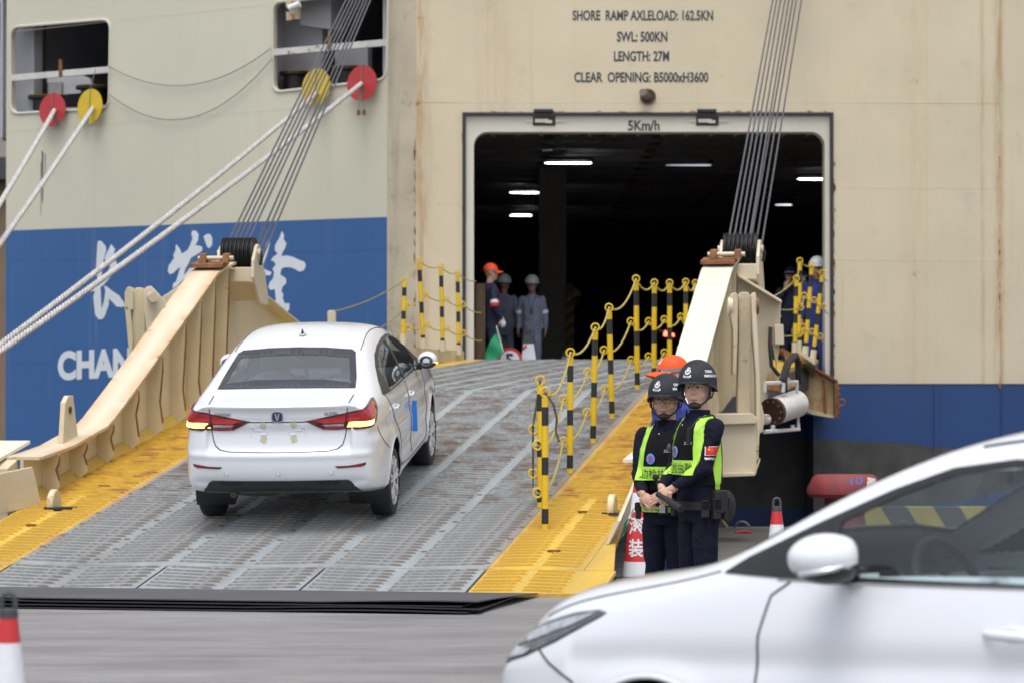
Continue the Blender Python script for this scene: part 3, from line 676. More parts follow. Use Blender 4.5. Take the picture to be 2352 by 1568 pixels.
# ------------------------------------------------------------------ ramp
PSI = math.atan(.18); sP, cP = math.sin(PSI), math.cos(PSI); G0 = Vector((-.355, 23.7, 0)); SL = .15 * cP; VK = 10.42
def hv(v): return SL * v if v <= VK else SL * VK + .043 * (v - VK)
def RP(a, v, dh=0.0): return Vector((G0.x + a * cP + v * sP, G0.y - a * sP + v * cP, .03 + hv(v) + dh))
AL, AR = -3.95, 0.0; OL, OR = -4.72, .78
ramp = empty('stern_ramp', tuple(G0), 'grey and yellow steel stern ramp with cream side girders leading into the ship', 'ramp')
def ramp_mat(name, base, paint2, rustamt, rc):
    m = mat(name, base, .5, var=.12, vs=1.2, dirt=.14, rust=rustamt, rs=2.6, rustcol=rc, bump=.35, bs=35, rsharp=.10); nt = m.node_tree; N = nt.nodes; L = nt.links; b = N['Principled BSDF']
    src = b.inputs['Base Color'].links[0].from_socket; at_ = N.new('ShaderNodeAttribute'); at_.attribute_name = 'edge'
    tc = N.new('ShaderNodeTexCoord'); nz = N.new('ShaderNodeTexNoise'); nz.inputs['Scale'].default_value = 1.8; nz.inputs['Detail'].default_value = 9; nz.inputs['Roughness'].default_value = .7; L.new(tc.outputs['Object'], nz.inputs[0])
    mr = N.new('ShaderNodeMapRange'); L.new(nz.outputs[0], mr.inputs[0]); mr.inputs[1].default_value = .35; mr.inputs[2].default_value = .65
    mu = N.new('ShaderNodeMath'); mu.operation = 'MULTIPLY'; L.new(mr.outputs[0], mu.inputs[0]); L.new(at_.outputs['Fac'], mu.inputs[1])
    x = N.new('ShaderNodeMix'); x.data_type = 'RGBA'; L.new(mu.outputs[0], x.inputs[0]); L.new(src, x.inputs[6]); x.inputs[7].default_value = (*paint2, 1)
    mp = N.new('ShaderNodeMapping'); mp.vector_type = 'TEXTURE'; mp.inputs['Rotation'].default_value = (0, 0, -PSI); mp.inputs['Scale'].default_value = (.45, 5, 1); L.new(tc.outputs['Object'], mp.inputs[0])
    n2 = N.new('ShaderNodeTexNoise'); n2.inputs['Scale'].default_value = 1.0; n2.inputs['Detail'].default_value = 8; n2.inputs['Roughness'].default_value = .65; L.new(mp.outputs[0], n2.inputs[0])
    m2 = N.new('ShaderNodeMapRange'); L.new(n2.outputs[0], m2.inputs[0]); m2.inputs[1].default_value = .42; m2.inputs[2].default_value = .66; m2.inputs[3].default_value = 0; m2.inputs[4].default_value = .6
    y = N.new('ShaderNodeMix'); y.data_type = 'RGBA'; L.new(m2.outputs[0], y.inputs[0]); L.new(x.outputs[2], y.inputs[6]); y.inputs[7].default_value = (.12, .115, .105, 1) if paint2[0] < .3 else (.33, .22, .09, 1); L.new(y.outputs[2], b.inputs['Base Color']); return m
m_rgrey = ramp_mat('ramp_grey_paint', (.30, .335, .355), (.28, .17, .11), .05, (.16, .085, .045))
m_ryel = ramp_mat('ramp_yellow_paint', (.64, .42, .05), (.40, .19, .07), .27, (.30, .13, .04))
def slab(a0, a1, v0, v1, m, name, th=.05, na=14, nv=40, el=0, er=0, quadfn=None, top=0.0):
    """slab whose top is gridded; 'edge' attribute fades in from the left / right edge for rust"""
    P = lambda a, v, d: (quadfn or RP)(a, v, d)
    mb = MB(); A = [a0 + (a1 - a0) * i / na for i in range(na + 1)]; Vv = [v0 + (v1 - v0) * j / nv for j in range(nv + 1)]
    mb.grid([[P(a, v, top) for a in A] for v in Vv]); n0 = len(mb.V)
    c = [P(a0, v0, top), P(a1, v0, top), P(a1, v1, top), P(a0, v1, top)]; d = [q - Vector((0, 0, th)) for q in c]
    mb.add(c + d, [(0, 1, 5, 4), (1, 2, 6, 5), (2, 3, 7, 6), (3, 0, 4, 7), (7, 6, 5, 4)])
    o = mb.build(name, m, ramp, norm=False); at_ = o.data.attributes.new('edge', 'FLOAT', 'POINT')
    vals = [0.0] * len(mb.V); k = 0
    for v in Vv:
        for a in A:
            e = 0
            if el: e = max(e, el * max(0, 1 - (a - a0) / .30))
            if er: e = max(e, er * max(0, 1 - (a1 - a) / .30))
            vals[k] = e; k += 1
    at_.data.foreach_set('value', vals); return o
FL = .86
slab(AL, AR, FL + .015, VK - .012, m_rgrey, 'deck_plate', na=40, nv=60, el=.9, er=1)
slab(OL, AL - .003, FL + .015, VK - .012, m_ryel, 'yellow_side_plate', na=10, nv=60, er=1, el=.3)
slab(AR + .003, OR + .0, FL + .015, VK - .012, m_ryel, 'yellow_side_plate', na=10, nv=60, el=1, er=.3)
LW = (AR - AL) / 6
flaps = [(AL - .0 + 2 * LW * i, AL + 2 * LW * (i + 1)) for i in range(3)]
for a0, a1 in flaps: slab(a0 + .012, a1 - .012, .0, FL, m_rgrey, 'flap_plate', .03, na=10, nv=8)
slab(AR + .012, OR + .26, .0, FL, m_ryel, 'flap_plate', .03, na=10, nv=8, el=.5); slab(OL - .4, AL - .012, .0, FL, m_ryel, 'flap_plate', .03, na=10, nv=8)
MB().hexa([RP(OL - .1, -.02, -.06), RP(OR, -.02, -.06), RP(OR, VK, -.4), RP(OL, VK, -.4), RP(OL - .1, .02, -.052), RP(OR, .02, -.052), RP(OR, VK, -.052), RP(OL, VK, -.052)]).build('under_frame', m_dkgrey, ramp)
MB().hexa([RP(.783, FL + .015, -.05), RP(1.02, FL + .015, -.05), RP(.885, 1.9, -.05), RP(.783, 3.2, -.05), RP(.783, FL + .015, -.001), RP(1.02, FL + .015, -.001), RP(.885, 1.9, -.001), RP(.783, 3.2, -.001)]).build('edge_plate', m_ryel, ramp)
# upper section from the knuckle to the door
UQ = [RP(OL, VK + .02), RP(OR, VK + .02), Vector((4.35, 43.8, 2.0)), Vector((-1.15, 43.8, 2.0))]
def UP(s, t, d=0.0): return (UQ[0] * (1 - s) + UQ[1] * s) * (1 - t) + (UQ[3] * (1 - s) + UQ[2] * s) * t + Vector((0, 0, d))
slab(.14, .86, 0, 1, m_rgrey, 'upper_deck_plate', na=20, nv=20, quadfn=UP)
slab(0, .139, 0, 1, m_ryel, 'yellow_side_plate', na=4, nv=20, quadfn=UP); slab(.861, 1, 0, 1, m_ryel, 'yellow_side_plate', na=4, nv=20, quadfn=UP)
MB().hexa([UP(0, 0, -.5), UP(1, 0, -.5), UP(1, 1, -.35), UP(0, 1, -.35), UP(0, 0, -.052), UP(1, 0, -.052), UP(1, 1, -.052), UP(0, 1, -.052)]).build('upper_under_frame', m_dkgrey, ramp)
MB().hexa([UQ[3] - Vector((0, 0, .06)), UQ[2] - Vector((0, 0, .06)), Vector((4.3, 45.2, 1.70)), Vector((-.4, 45.2, 1.70)), UQ[3], UQ[2], Vector((4.3, 45.2, 1.75)), Vector((-.4, 45.2, 1.75))]).build('threshold_plate', m_rgrey, ramp)
# longitudinal strips and fine cross bars on the upper section
m_lane = mat('smooth_lane_paint', (.34, .38, .40), .45, var=.08, vs=3, rust=.06, rs=5)
for i in range(6):
    s = .14 + .72 * (i + .5) / 6
    w = .0045
    MB().hexa([UP(s - w, .01, .001), UP(s + w, .01, .001), UP(s + w, .99, .001), UP(s - w, .99, .001), UP(s - w, .01, .008), UP(s + w, .01, .008), UP(s + w, .99, .008), UP(s - w, .99, .008)]).build('deck_strip', m_lane, ramp)
m_bar = mat('tread_bar_grey', (.29, .31, .315), .65, var=.3, vs=20, rust=.74, rs=3.5, rustcol=(.10, .066, .048), rsharp=.18)
m_bary = mat('tread_bar_yellow', (.55, .34, .035), .55, var=.25, vs=9, rust=.52, rs=3, rustcol=(.20, .085, .03), rsharp=.10)
u_ = MB(); rnd = random.Random(5)
for k in range(60):
    t = .012 + k * .0163
    for i in range(6):
        s0 = .14 + .72 * i / 6 + .01; s1 = s0 + .72 / 6 - .022
        if rnd.random() < .1: continue
        u_.hexa([UP(s0, t), UP(s1, t), UP(s1, t + .0028), UP(s0, t + .0028), UP(s0, t, .009), UP(s1, t, .009), UP(s1, t + .0028, .009), UP(s0, t + .0028, .009)])
tag(u_.build('tread_bars', m_bar, ramp), kind='stuff')

bl = []        # (v, a, halflen, tilt, yellow)
v = .07
while v < VK - .08:
    if not (FL - .07 < v < FL + .10):
        for i in range(6): bl.append((v, AL + LW * (i + .5), .292, (1 if i % 2 else -1) * 8.5, False))
        if v < 3.9:
            for (a0, a1) in ((AR, OR), (OL, AL)):
                w = (a1 - a0) / 2
                bl.append((v, a0 + w * .5, .165, 7, True)); bl.append((v, a0 + w * 1.5, .165, -7, True))
        else:
            bl.append((v, (AR + OR) / 2, .34, 0, True)); bl.append((v, (AL + OL) / 2, .34, 0, True))
    v += .118
bl.sort(key=lambda b: b[0])
def bar_mb(h):
    mb = MB(); w, t = .012, .016; e = .02
    mb.add([(-h, -w, 0), (h, -w, 0), (h, w, 0), (-h, w, 0), (-h + e, -w * .6, t), (h - e, -w * .6, t), (h - e, w * .6, t), (-h + e, w * .6, t)], [(4, 5, 6, 7), (0, 1, 5, 4), (1, 2, 6, 5), (2, 3, 7, 6), (3, 0, 4, 7)]); return mb
bar_me = {}; rinv = PM[ramp.name].inverted(); rest = {False: MB(), True: MB()}
pitchM = Matrix.Rotation(math.atan(SL), 4, 'X')
for n, (v, a, h, tilt, y) in enumerate(bl):
    jit = rnd.uniform(-1.2, 1.2)
    W = Matrix.Translation(RP(a + rnd.uniform(-.008, .008), v + rnd.uniform(-.006, .006), .0005)) @ Matrix.Rotation(-PSI, 4, 'Z') @ pitchM @ Matrix.Rotation(R(tilt + jit), 4, 'Z')
    if n < 300:
        if (h, y) not in bar_me: bar_me[(h, y)] = bar_mb(h).mesh('tread_bar', m_bary if y else m_bar)
        o = bpy.data.objects.new('tread_bar', bar_me[(h, y)]); COL.objects.link(o); o.parent = ramp; o.matrix_local = rinv @ W
    else:
        rest[y].V  # keep
        b = bar_mb(h).xf(W); rest[y].add(b.V, b.F)
for y, mb in rest.items(): tag(mb.build('tread_bars', m_bary if y else m_bar, ramp, norm=False), kind='stuff')
# smooth lanes between the bar fields, slightly proud weld strips; small drain holes down the lanes
holes_me = MB().lathe([(.027, 0), (.027, .003)], n=10).mesh('drain_hole', mat('drain_rust', (.15, .13, .11), .9, var=.5, vs=9))
k = 0
for i in range(7):
    v = 1.1
    while v < 4.2:
        if rnd.random() < .22: v += .44; continue
        o = bpy.data.objects.new('drain_hole', holes_me); COL.objects.link(o); o.parent = ramp
        aa = AL + LW * i + (.03 if i == 0 else -.03 if i == 6 else 0)
        o.matrix_local = rinv @ Matrix.Translation(RP(aa + rnd.uniform(-.02, .02), v, .001)) @ pitchM; v += .42 if i % 2 else .5
for (a, v) in ((AR + .42, 1.6), (AR + .4, 3.3), (AL - .4, 2.5), (AL - .35, 4.4)):
    MB().lathe([(.05, 0), (.055, .012), (.03, .012), (.03, 0)], RP(a, v), n=14, closed=True).build('lashing_pot', m_rust, ramp)

# side girders
def girder(ai, ao, aw, st_a0, st_a1, m_top, m_web, m_st, right):
    prof = [(3.55, .42), (4.45, .37), (5.5, .385), (5.75, .43), (6.1, .52), (6.5, .62), (9.45, 1.43), (9.75, 1.46), (10.35, 1.47)]
    mb = MB(); rows = []
    NA = 8
    for (v, h) in prof: rows.append([RP(ai + (ao - ai) * i / NA, v, h) for i in range(NA + 1)])
    # resample lengthwise
    rr = []
    for i in range(len(rows) - 1):
        q = 8 if i in (6,) else 3
        for t in range(q): rr.append([a.lerp(b, t / q) for a, b in zip(rows[i], rows[i + 1])])
    rr.append(rows[-1]); mb.grid(rr); nt_ = len(mb.V); low = [[p - Vector((0, 0, .028)) for p in row] for row in rr]; mb.grid([r_[::-1] for r_ in low])
    for side in (0, NA):
        for i in range(len(rr) - 1): mb.add([rr[i][side], rr[i + 1][side], low[i + 1][side], low[i][side]], [(0, 1, 2, 3)])
    mb.add([rr[0][0], rr[0][-1], low[0][-1], low[0][0]], [(0, 1, 2, 3)])
    o = mb.build('top_flange', m_top, ramp, smooth=True, angle=50)
    at_ = o.data.attributes.new('edge', 'FLOAT', 'POINT'); vals = []
    for vv in o.data.vertices:
        p = PM[ramp.name] @ vv.co; a = (p.x - G0.x) * cP - (p.y - G0.y) * sP; e = min(abs(a - ai), abs(a - ao)) / (abs(ao - ai) / 2); vals.append(max(0.0, 1 - e) ** 1.3)
    at_.data.foreach_set('value', vals)
    # web
    web = [RP(aw, v, h - .03) for v, h in prof] + [RP(aw, 10.4, -.05), RP(aw, 3.55, -.05)]
    MB().prism(web, Vector((cP, -sP, 0)) * .03).build('web_plate', m_web, ramp)
    def htop(v):
        for (v0, h0), (v1, h1) in zip(prof, prof[1:]):
            if v0 <= v <= v1: return h0 + (h1 - h0) * (v - v0) / (v1 - v0)
        return prof[-1][1]
    vs = (4.05, 4.87, 5.7, 6.53, 7.36, 8.2, 8.8, 9.35, 9.9) if not right else (5.4, 6.3, 7.1, 7.7, 8.3, 8.9, 9.4, 9.9)
    for v in vs:
        t = htop(v) - .03
        q = [RP(st_a0, v, .0), RP(st_a0, v, t), RP(st_a1, v, t), RP(st_a1 + (st_a0 - st_a1) * .05, v, t * .8), RP(st_a1 + (st_a0 - st_a1) * .22, v, .34 if t > .5 else t * .6), RP(st_a1 + (st_a0 - st_a1) * .05, v, .12), RP(st_a1, v, .06), RP(st_a1 + (st_a0 - st_a1) * .3, v, 0)]
        MB().prism(q, Vector((sP, cP, 0)) * .025).build('stiffener', m_st, ramp)
        # rusty free edge strip
        MB().prism([q[2] + Vector((0, 0, -.02)), q[3], q[4], q[5], q[5] + Vector((cP, -sP, 0)) * (.012 if st_a1 > st_a0 else -.012), q[4] + Vector((cP, -sP, 0)) * (.012 if st_a1 > st_a0 else -.012), q[3] + Vector((cP, -sP, 0)) * (.012 if st_a1 > st_a0 else -.012)], Vector((sP, cP, 0)) * .03).build('rusty_edge', m_rust if not right else m_cream_rust, ramp)
    # far half beyond the peak
    far = [(10.4, 1.44), (10.8, 1.38), (15.2, .72), (15.2, -.1), (10.4, -.1)] if right else [(9.97, 1.44), (10.15, 1.41), (14.7, .36), (14.7, -.1), (9.97, -.1)]
    q = [RP(aw, v, h) for v, h in far]; MB().prism(q, Vector((cP, -sP, 0)) * .03).build('far_web_plate', m_cream, ramp)
    for (v0, h0), (v1, h1) in zip(far[:2], far[1:3]):
        MB().hexa([RP(ai, v0, h0 - .02), RP(ao, v0, h0 - .02), RP(ao, v1, h1 - .02), RP(ai, v1, h1 - .02), RP(ai, v0, h0), RP(ao, v0, h0), RP(ao, v1, h1), RP(ai, v1, h1)]).build('far_flange', m_cream, ramp)
    am = (ai + ao) / 2
    # pin block on the peak
    MB().hexa([RP(ai - .02, 9.55, 1.475), RP(ao + .02, 9.55, 1.475), RP(ao + .02, 9.85, 1.475), RP(ai - .02, 9.85, 1.475), RP(ai - .02, 9.55, 1.52), RP(ao + .02, 9.55, 1.52), RP(ao + .02, 9.85, 1.52), RP(ai - .02, 9.85, 1.52)]).build('cap_plate', m_rust, ramp, bevel=.005)
    for da in (-.06, .20):
        MB().hexa([RP(am + da - .03, 9.6, 1.52), RP(am + da + .04, 9.6, 1.52), RP(am + da + .04, 9.75, 1.52), RP(am + da - .03, 9.75, 1.52), RP(am + da - .03, 9.62, 1.62), RP(am + da + .04, 9.62, 1.62), RP(am + da + .04, 9.72, 1.62), RP(am + da - .03, 9.72, 1.62)]).build('pin_lug', m_rust, ramp, bevel=.006)
    MB().tube([RP(am - .12, 9.67, 1.57), RP(am + .28, 9.67, 1.57)], .025, 10).build('pin', m_cream, ramp, smooth=True)
    # sheave block
    ca = am + .165; cv = 10.35; ch = 1.555
    for k in range(8):
        a = ca - .165 + k * .047
        c0 = RP(a, cv, ch); ax = Vector((cP, -sP, 0))
        MB().lathe([(.175, -.015), (.175, -.011), (.150, -.004), (.150, .004), (.175, .011), (.175, .015), (.05, .015), (.05, -.015)], c0, ax, 28, closed=True).build('sheave', m_black, ramp, smooth=True, angle=30)
    cheek = lambda a, s=1: [RP(a, cv - .20, 1.30), RP(a, cv - .18, ch - .06), RP(a, cv - .07, ch + .07), RP(a, cv, ch + .10), RP(a, cv + .08, ch + .07), RP(a, cv + .45, 1.05), RP(a, cv + .43, .95), RP(a, cv + .1, .98)]
    for a in (ca - .22, ca + .185): MB().prism(cheek(a), Vector((cP, -sP, 0)) * .035).build('sheave_cheek', m_cream, ramp, bevel=.005)
    MB().prism([RP(ca - .21, cv - .19, 1.25), RP(ca - .21, cv - .19, ch - .14), RP(ca - .21, cv + .40, ch - .22), RP(ca - .21, cv + .40, 1.0)], Vector((cP, -sP, 0)) * .41).build('sheave_housing', m_cream, ramp, bevel=.01)
    MB().tube([RP(ca - .25, cv, ch), RP(ca + .25, cv, ch)], .04, 12).build('sheave_pin', m_cream, ramp, smooth=True)
    MB().tube([RP(ca + .24, cv - .02, ch + .03), RP(ca + .26, cv, ch - .05), RP(ca + .24, cv + .02, ch - .14)], .018, 6).build('shackle', m_black, ramp, smooth=True)
    return ca, cv, ch
capL = girder(-4.95, -4.62, -4.82, -4.79, -4.62, m_flange, m_cream_rust, m_cream_rust, False)
capR = girder(.71, 1.04, .84, .87, 1.03, m_flange_clean, m_cream, m_cream_rust, True)
# yellow skirt at the foot of the left web
MB().hexa([RP(-4.785, 3.6, .0), RP(-4.70, 3.6, .0), RP(-4.70, 9.9, .0), RP(-4.785, 9.9, .0), RP(-4.787, 3.6, .07), RP(-4.77, 3.6, .07), RP(-4.77, 9.9, .07), RP(-4.787, 9.9, .07)]).build('yellow_skirt', m_ryel, ramp)
# lifting eye on the left flange
q = [RP(-4.80, 4.55, .36), RP(-4.80, 4.62, .75), RP(-4.80, 4.72, .80), RP(-4.80, 4.86, .78), RP(-4.80, 5.0, .37)]
MB().prism(q, Vector((cP, -sP, 0)) * .05).build('lifting_eye', m_cream_rust, ramp, bevel=.008)
MB().cyl(RP(-4.745, 4.75, .66), RP(-4.74, 4.75, .66), .035).build('eye_hole', m_gasket, ramp)
# foot of the left girder: outboard box and flared cheek, mirrored on the right
MB().hexa([RP(-8, 3.3, -.2), RP(-4.85, 3.3, -.2), RP(-4.85, 3.6, -.1), RP(-8, 3.6, -.1), RP(-8, 3.3, .36), RP(-4.85, 3.3, .36), RP(-4.85, 3.6, .40), RP(-8, 3.6, .40)]).build('outboard_box', m_cream_rust, ramp, bevel=.01)
MB().hexa([RP(-8, 3.1, .40), RP(-4.95, 3.1, .40), RP(-4.95, 4.2, .43), RP(-8, 4.2, .43), RP(-8, 3.1, .43), RP(-4.95, 3.1, .43), RP(-4.95, 4.2, .46), RP(-8, 4.2, .46)]).build('outboard_flange', m_flange_clean, ramp)
MB().prism([RP(-4.60, 3.5, .0), RP(-4.64, 3.38, .36), RP(-4.95, 2.6, .38), RP(-5.35, 1.6, .38), RP(-5.35, 1.6, 0)], Vector((-cP, -sP, 0)) * .03).build('cheek_plate', m_cream, ramp, bevel=.006)
MB().prism([RP(.80, 1.9, .0), RP(.80, 3.6, .0), RP(.85, 3.45, .30), RP(.9, 3.2, .42), RP(.95, 2.4, .40), RP(.9, 1.9, .2)], Vector((cP, -sP, 0)) * .03).build('cheek_plate', m_cream, ramp, bevel=.006)
MB().prism([RP(.80, 3.7, .0), RP(.80, 5.2, .0), RP(.86, 5.0, .34), RP(.9, 4.0, .38)], Vector((cP, -sP, 0)) * .03).build('cheek_plate', m_cream, ramp, bevel=.006)
for (a, v, ax) in ((-4.36, 3.32, 0), (.72, 3.25, 0)):
    MB().lathe([(.15, -.01), (.15, .01), (0, .012)], RP(a, v, .002), (0, 0, 1), 20).build('well_recess', m_gasket, ramp)
    MB().lathe([(.0, -.03), (.12, -.03), (.13, -.02), (.13, .02), (.12, .03), (0, .03)], RP(a - .06, v, .04), (cP, -sP, 0), 24).build('guide_roller', m_cream_rust, ramp, smooth=True)

# twin lugs and link outboard of the left girder
D = 34.6
def Pd(pts, d, t, name, m, bev=.008, vec=None): return MB().prism([at(x, y, d) for x, y in pts], vec or Vector((0, t, 0))).build(name, m, ramp, bevel=bev)
def lug(x0, x1, yt, yb, d, m): # vertical plate seen edge-on, rounded top
    Pd([(x0, yb), (x0, yt + 14), (x0 + 5, yt + 3), ((x0 + x1) / 2, yt), (x1 - 5, yt + 2), (x1, yt + 12), (x1, yb)], d, .35, 'link_cheek', m)
lug(286, 306, 658, 712, D, m_cream); 
Pd([(307, 668), (312, 661), (326, 661), (330, 668), (332, 700), (335, 800), (337, 960), (306, 960), (303, 800), (304, 720)], D + .05, .25, 'link_arm', m_cream_rust)
Pd([(330, 668), (336, 659), (346, 657), (352, 662), (384, 698), (384, 740), (352, 800), (340, 790), (331, 712)], D - .1, .06, 'link_plate', m_cream)
Pd([(286, 700), (300, 712), (306, 780), (300, 850)], D, .1, 'link_rib', m_cream_rust)
Pd([(372, 682), (420, 650), (440, 640), (440, 760), (380, 760)], D + .6, .04, 'rear_gusset', m_cream)
MB().tube([at(348, 682, D - .12), at(352, 683, D - .28)], .055, 14).build('link_pin', m_cream, ramp, smooth=True)
Pd([(752, 716), (758, 713), (768, 713), (771, 718), (771, 770), (752, 770)], 41.5, .1, 'far_lug', m_cream)

# right girder: bracket box, link, triangular plate and hydraulic motor
D = 31.4
Pd([(1649, 957), (1738, 957), (1738, 1088), (1640, 1093), (1640, 957)], D, .75, 'bracket_box', m_cream)
Pd([(1640, 950), (1728, 948), (1740, 960), (1738, 972), (1640, 975)], D - .06, .85, 'bracket_rim', m_cream)
Pd([(1636, 1086), (1733, 1084), (1746, 1050), (1746, 1058), (1734, 1092), (1636, 1096)], D - .08, .85, 'bracket_rim', m_cream)
Pd([(1738, 972), (1745, 985), (1742, 1050), (1738, 1060)], D, .5, 'bracket_side', m_cream_rust)
m_link = mat('cream_paint_greasy', (.56, .48, .34), .5, var=.12, vs=3, streak=1.0, streakcol=(.06, .045, .035), dirt=.9, rust=.34, rs=3)
Pd([(1697, 680), (1703, 671), (1718, 671), (1724, 680), (1726, 760), (1724, 960), (1694, 958), (1694, 900), (1697, 780)], D + .2, .22, 'link_arm', m_link)
Pd([(1677, 690), (1680, 678), (1686, 671), (1694, 675), (1695, 700), (1694, 790), (1690, 860), (1683, 860), (1684, 760), (1677, 720)], D + .05, .25, 'link_cheek', m_link)
Pd([(1726, 680), (1731, 671), (1736, 673), (1738, 690), (1738, 720), (1742, 800), (1747, 900), (1745, 1000), (1738, 985), (1736, 860), (1729, 760)], D + .05, .25, 'link_cheek', m_cream)
MB().tube([at(1672, 703, D + .1), at(1682, 703, D + .1)], .09, 16).build('pin_collar', m_cream, ramp, smooth=True)
MB().tube([at(1737, 703, D + .1), at(1742, 703, D + .1)], .085, 16).build('pin_collar', m_rust, ramp, smooth=True)
Pd([(1697, 634), (1794, 694), (1792, 746), (1768, 747), (1772, 800), (1775, 860), (1762, 920), (1750, 985), (1738, 980), (1700, 900), (1690, 700)], D + 2.2, .05, 'triangle_plate', m_cream)
Pd([(1694, 628), (1796, 690), (1796, 697), (1694, 636)], D + 2.0, .35, 'triangle_flange', m_cream)
Pd([(1766, 747), (1794, 747), (1790, 800), (1784, 850), (1776, 800)], D + 2.15, .06, 'hook_plate', m_cream_rust)
MB().beam(at(1788, 745, D + 2.1), at(1790, 792, D + 2.1), .08, .1).build('hook_plate', m_cream, ramp, bevel=.01)
MB().tube([at(1770, 752, D + 2.05), at(1768, 790, D + 2.0), at(1772, 840, D + 2.0), at(1790, 862, D + 2.0)], .022, 8).build('hydraulic_hose', m_black, ramp, smooth=True)
Pd([(1776, 846), (1808, 862), (1830, 885), (1800, 900), (1760, 895), (1765, 860)], D + 2.1, .5, 'motor_mount', m_fair)
c0, c1 = at(1777, 944, D + 1.3), at(1830, 926, D + 1.75)
MB().tube([c0, c1], .145, 28).build('motor_drum', m_whiterust, ramp, smooth=True)
MB().tube([c0 - (c1 - c0).normalized() * .05, c0], .15, 28).build('motor_flange', mat('oily_rust', (.05, .03, .022), .45, var=.4, vs=12), ramp, smooth=True)
ax = (c1 - c0).normalized(); uu = ax.cross(Vector((0, 0, 1))).normalized(); ww = uu.cross(ax)
for k in range(10):
    a = 2 * PI * k / 10; q = c0 - ax * .052 + (uu * math.cos(a) + ww * math.sin(a)) * .115; MB().cyl(q, q - ax * .012, .012, n=6).build('bolt', m_rust, ramp)
fx = lambda pts, n='motor_frame': MB().tube([at(x, y, D + dd) for x, y, dd in pts], .024, 6).build(n, m_whiterust, ramp)
fx([(1756, 880, 1.1), (1830, 876, 1.6), (1834, 985, 1.6), (1756, 991, 1.1)]); fx([(1756, 900, 1.1), (1756, 880, 1.1)]); fx([(1800, 878, 1.35), (1798, 900, 1.35)]); fx([(1775, 991, 1.2), (1775, 975, 1.2)]); fx([(1820, 975, 1.5), (1820, 987, 1.5)])
MB().cyl(at(1752, 962, D + .8), at(1762, 962, D + .85), .055).build('shaft_boss', m_whiterust, ramp, smooth=True)
Pd([(1738, 900), (1750, 930), (1757, 960), (1752, 990), (1746, 995), (1738, 960)], D + .7, .06, 'lever_plate', m_cream)
for k, (x, dx) in enumerate(((1798, 0), (1822, 4), (1830, 2))):
    MB().tube([at(1798 + k * 3, 900, D + 1.4), at(1796 + k * 3, 870, D + 1.35), at(1806 + k * 3, 835, D + 1.4), at(1822 + k * 3, 815, D + 1.6), at(1831 + k * 2, 830, D + 1.8), at(1832 + k * 2, 880, D + 1.9)], .028, 8).build('hydraulic_hose', m_black, ramp, smooth=True)

# wire falls
for ci, (ca, cv, ch), tops, side in ((0, capL, (795, 804, 812, 820, 828, 836, 843, 851), 'left'), (1, capR, (1775, 1784, 1793, 1803, 1812, 1821, 1829, 1841), 'right')):
    wf = empty('wire_falls', tuple(RP(ca, cv, ch)), 'bundle of steel wire falls rising from the %s ramp girder' % side, 'wire rope', 'wire falls holding the ramp')
    for k, tx in enumerate(tops):
        front = k < 5
        a = ca - .13 + k * .057 if front else ca + .05 + (k - 5) * .065
        b0 = RP(a, cv + (-.14 if front else .16), ch + (.06 if front else -.16)); t0 = at(tx, 0, 42.5); d = t0 - b0; e = b0 + d * 1.32
        if not front: b0 = b0 - d * .0
        MB().tube([b0, e], .0115, 6).build('wire', m_wire, wf, smooth=True)

# ship-side fairing right of the ramp
fair = [(1798, 801), (1860, 838), (1923, 875), (1919, 958), (1880, 948), (1838, 936), (1833, 875), (1812, 850)]
MB().prism([at(x, y, 42.6) for x, y in fair], (0, .05, 0)).build('fairing', m_fair, ship)
MB().prism([at(1798, 799, 42.5), at(1925, 873, 42.5), at(1925, 878, 42.5), at(1798, 804, 42.5)], (0, 1.4, 0)).build('fairing_edge', m_rust, ship)
MB().prism([at(1838, 934, 42.5), at(1921, 955, 42.5), at(1921, 960, 42.5), at(1870, 952, 42.5), at(1838, 940, 42.5)], (0, 1.45, 0)).build('fairing_edge', m_cream_rust, ship)
for x, y0, y1 in ((1838, 868, 935), (1894, 872, 950)):
    MB().prism([at(x, y0, 42.5), at(x + 5, y0 + 2, 42.5), at(x + 5, y1, 42.5), at(x, y1, 42.5)], (0, .1, 0)).build('fairing_rib', m_rust, ship)
MB().prism([at(1917, 876, 42.45), at(1926, 880, 42.45), at(1926, 958, 42.45), at(1917, 958, 42.45)], (0, .3, 0)).build('fairing_flange', m_rust, ship)
for y in (893, 905, 918, 935, 948):
    MB().cyl(at(1926, y, 42.5), at(1930, y, 42.5), .02, n=6).build('bolt', m_rust, ship)
c = at(1933, 923, 42.5); MB().tube(arc(c, .045, 0, 2 * PI, 16, (1, 0, 0), (0, 0, 1))[:-1], .011, 6, closed=True).build('ring', m_rust, ship, smooth=True)
q = [(1795, 800), (1830, 818), (1870, 838), (1905, 868), (1905, 800), (1800, 790)]
MB().hexa([at(1830, 808, 41.2), at(1872, 838, 41.2), at(1872, 870, 43), at(1830, 845, 43), at(1830, 800, 41.2), at(1872, 828, 41.2), at(1872, 828, 43), at(1830, 800, 43)]).build('side_kerb', m_cream, ramp)
MB().hexa([at(938, 830, 41.0), at(1066, 834, 43.7), at(1066, 834, 43.9), at(938, 830, 41.3), at(938, 797, 41.0), at(1066, 806, 43.7), at(1066, 806, 43.9), at(938, 797, 41.3)]).build('side_kerb', m_cream, ramp)

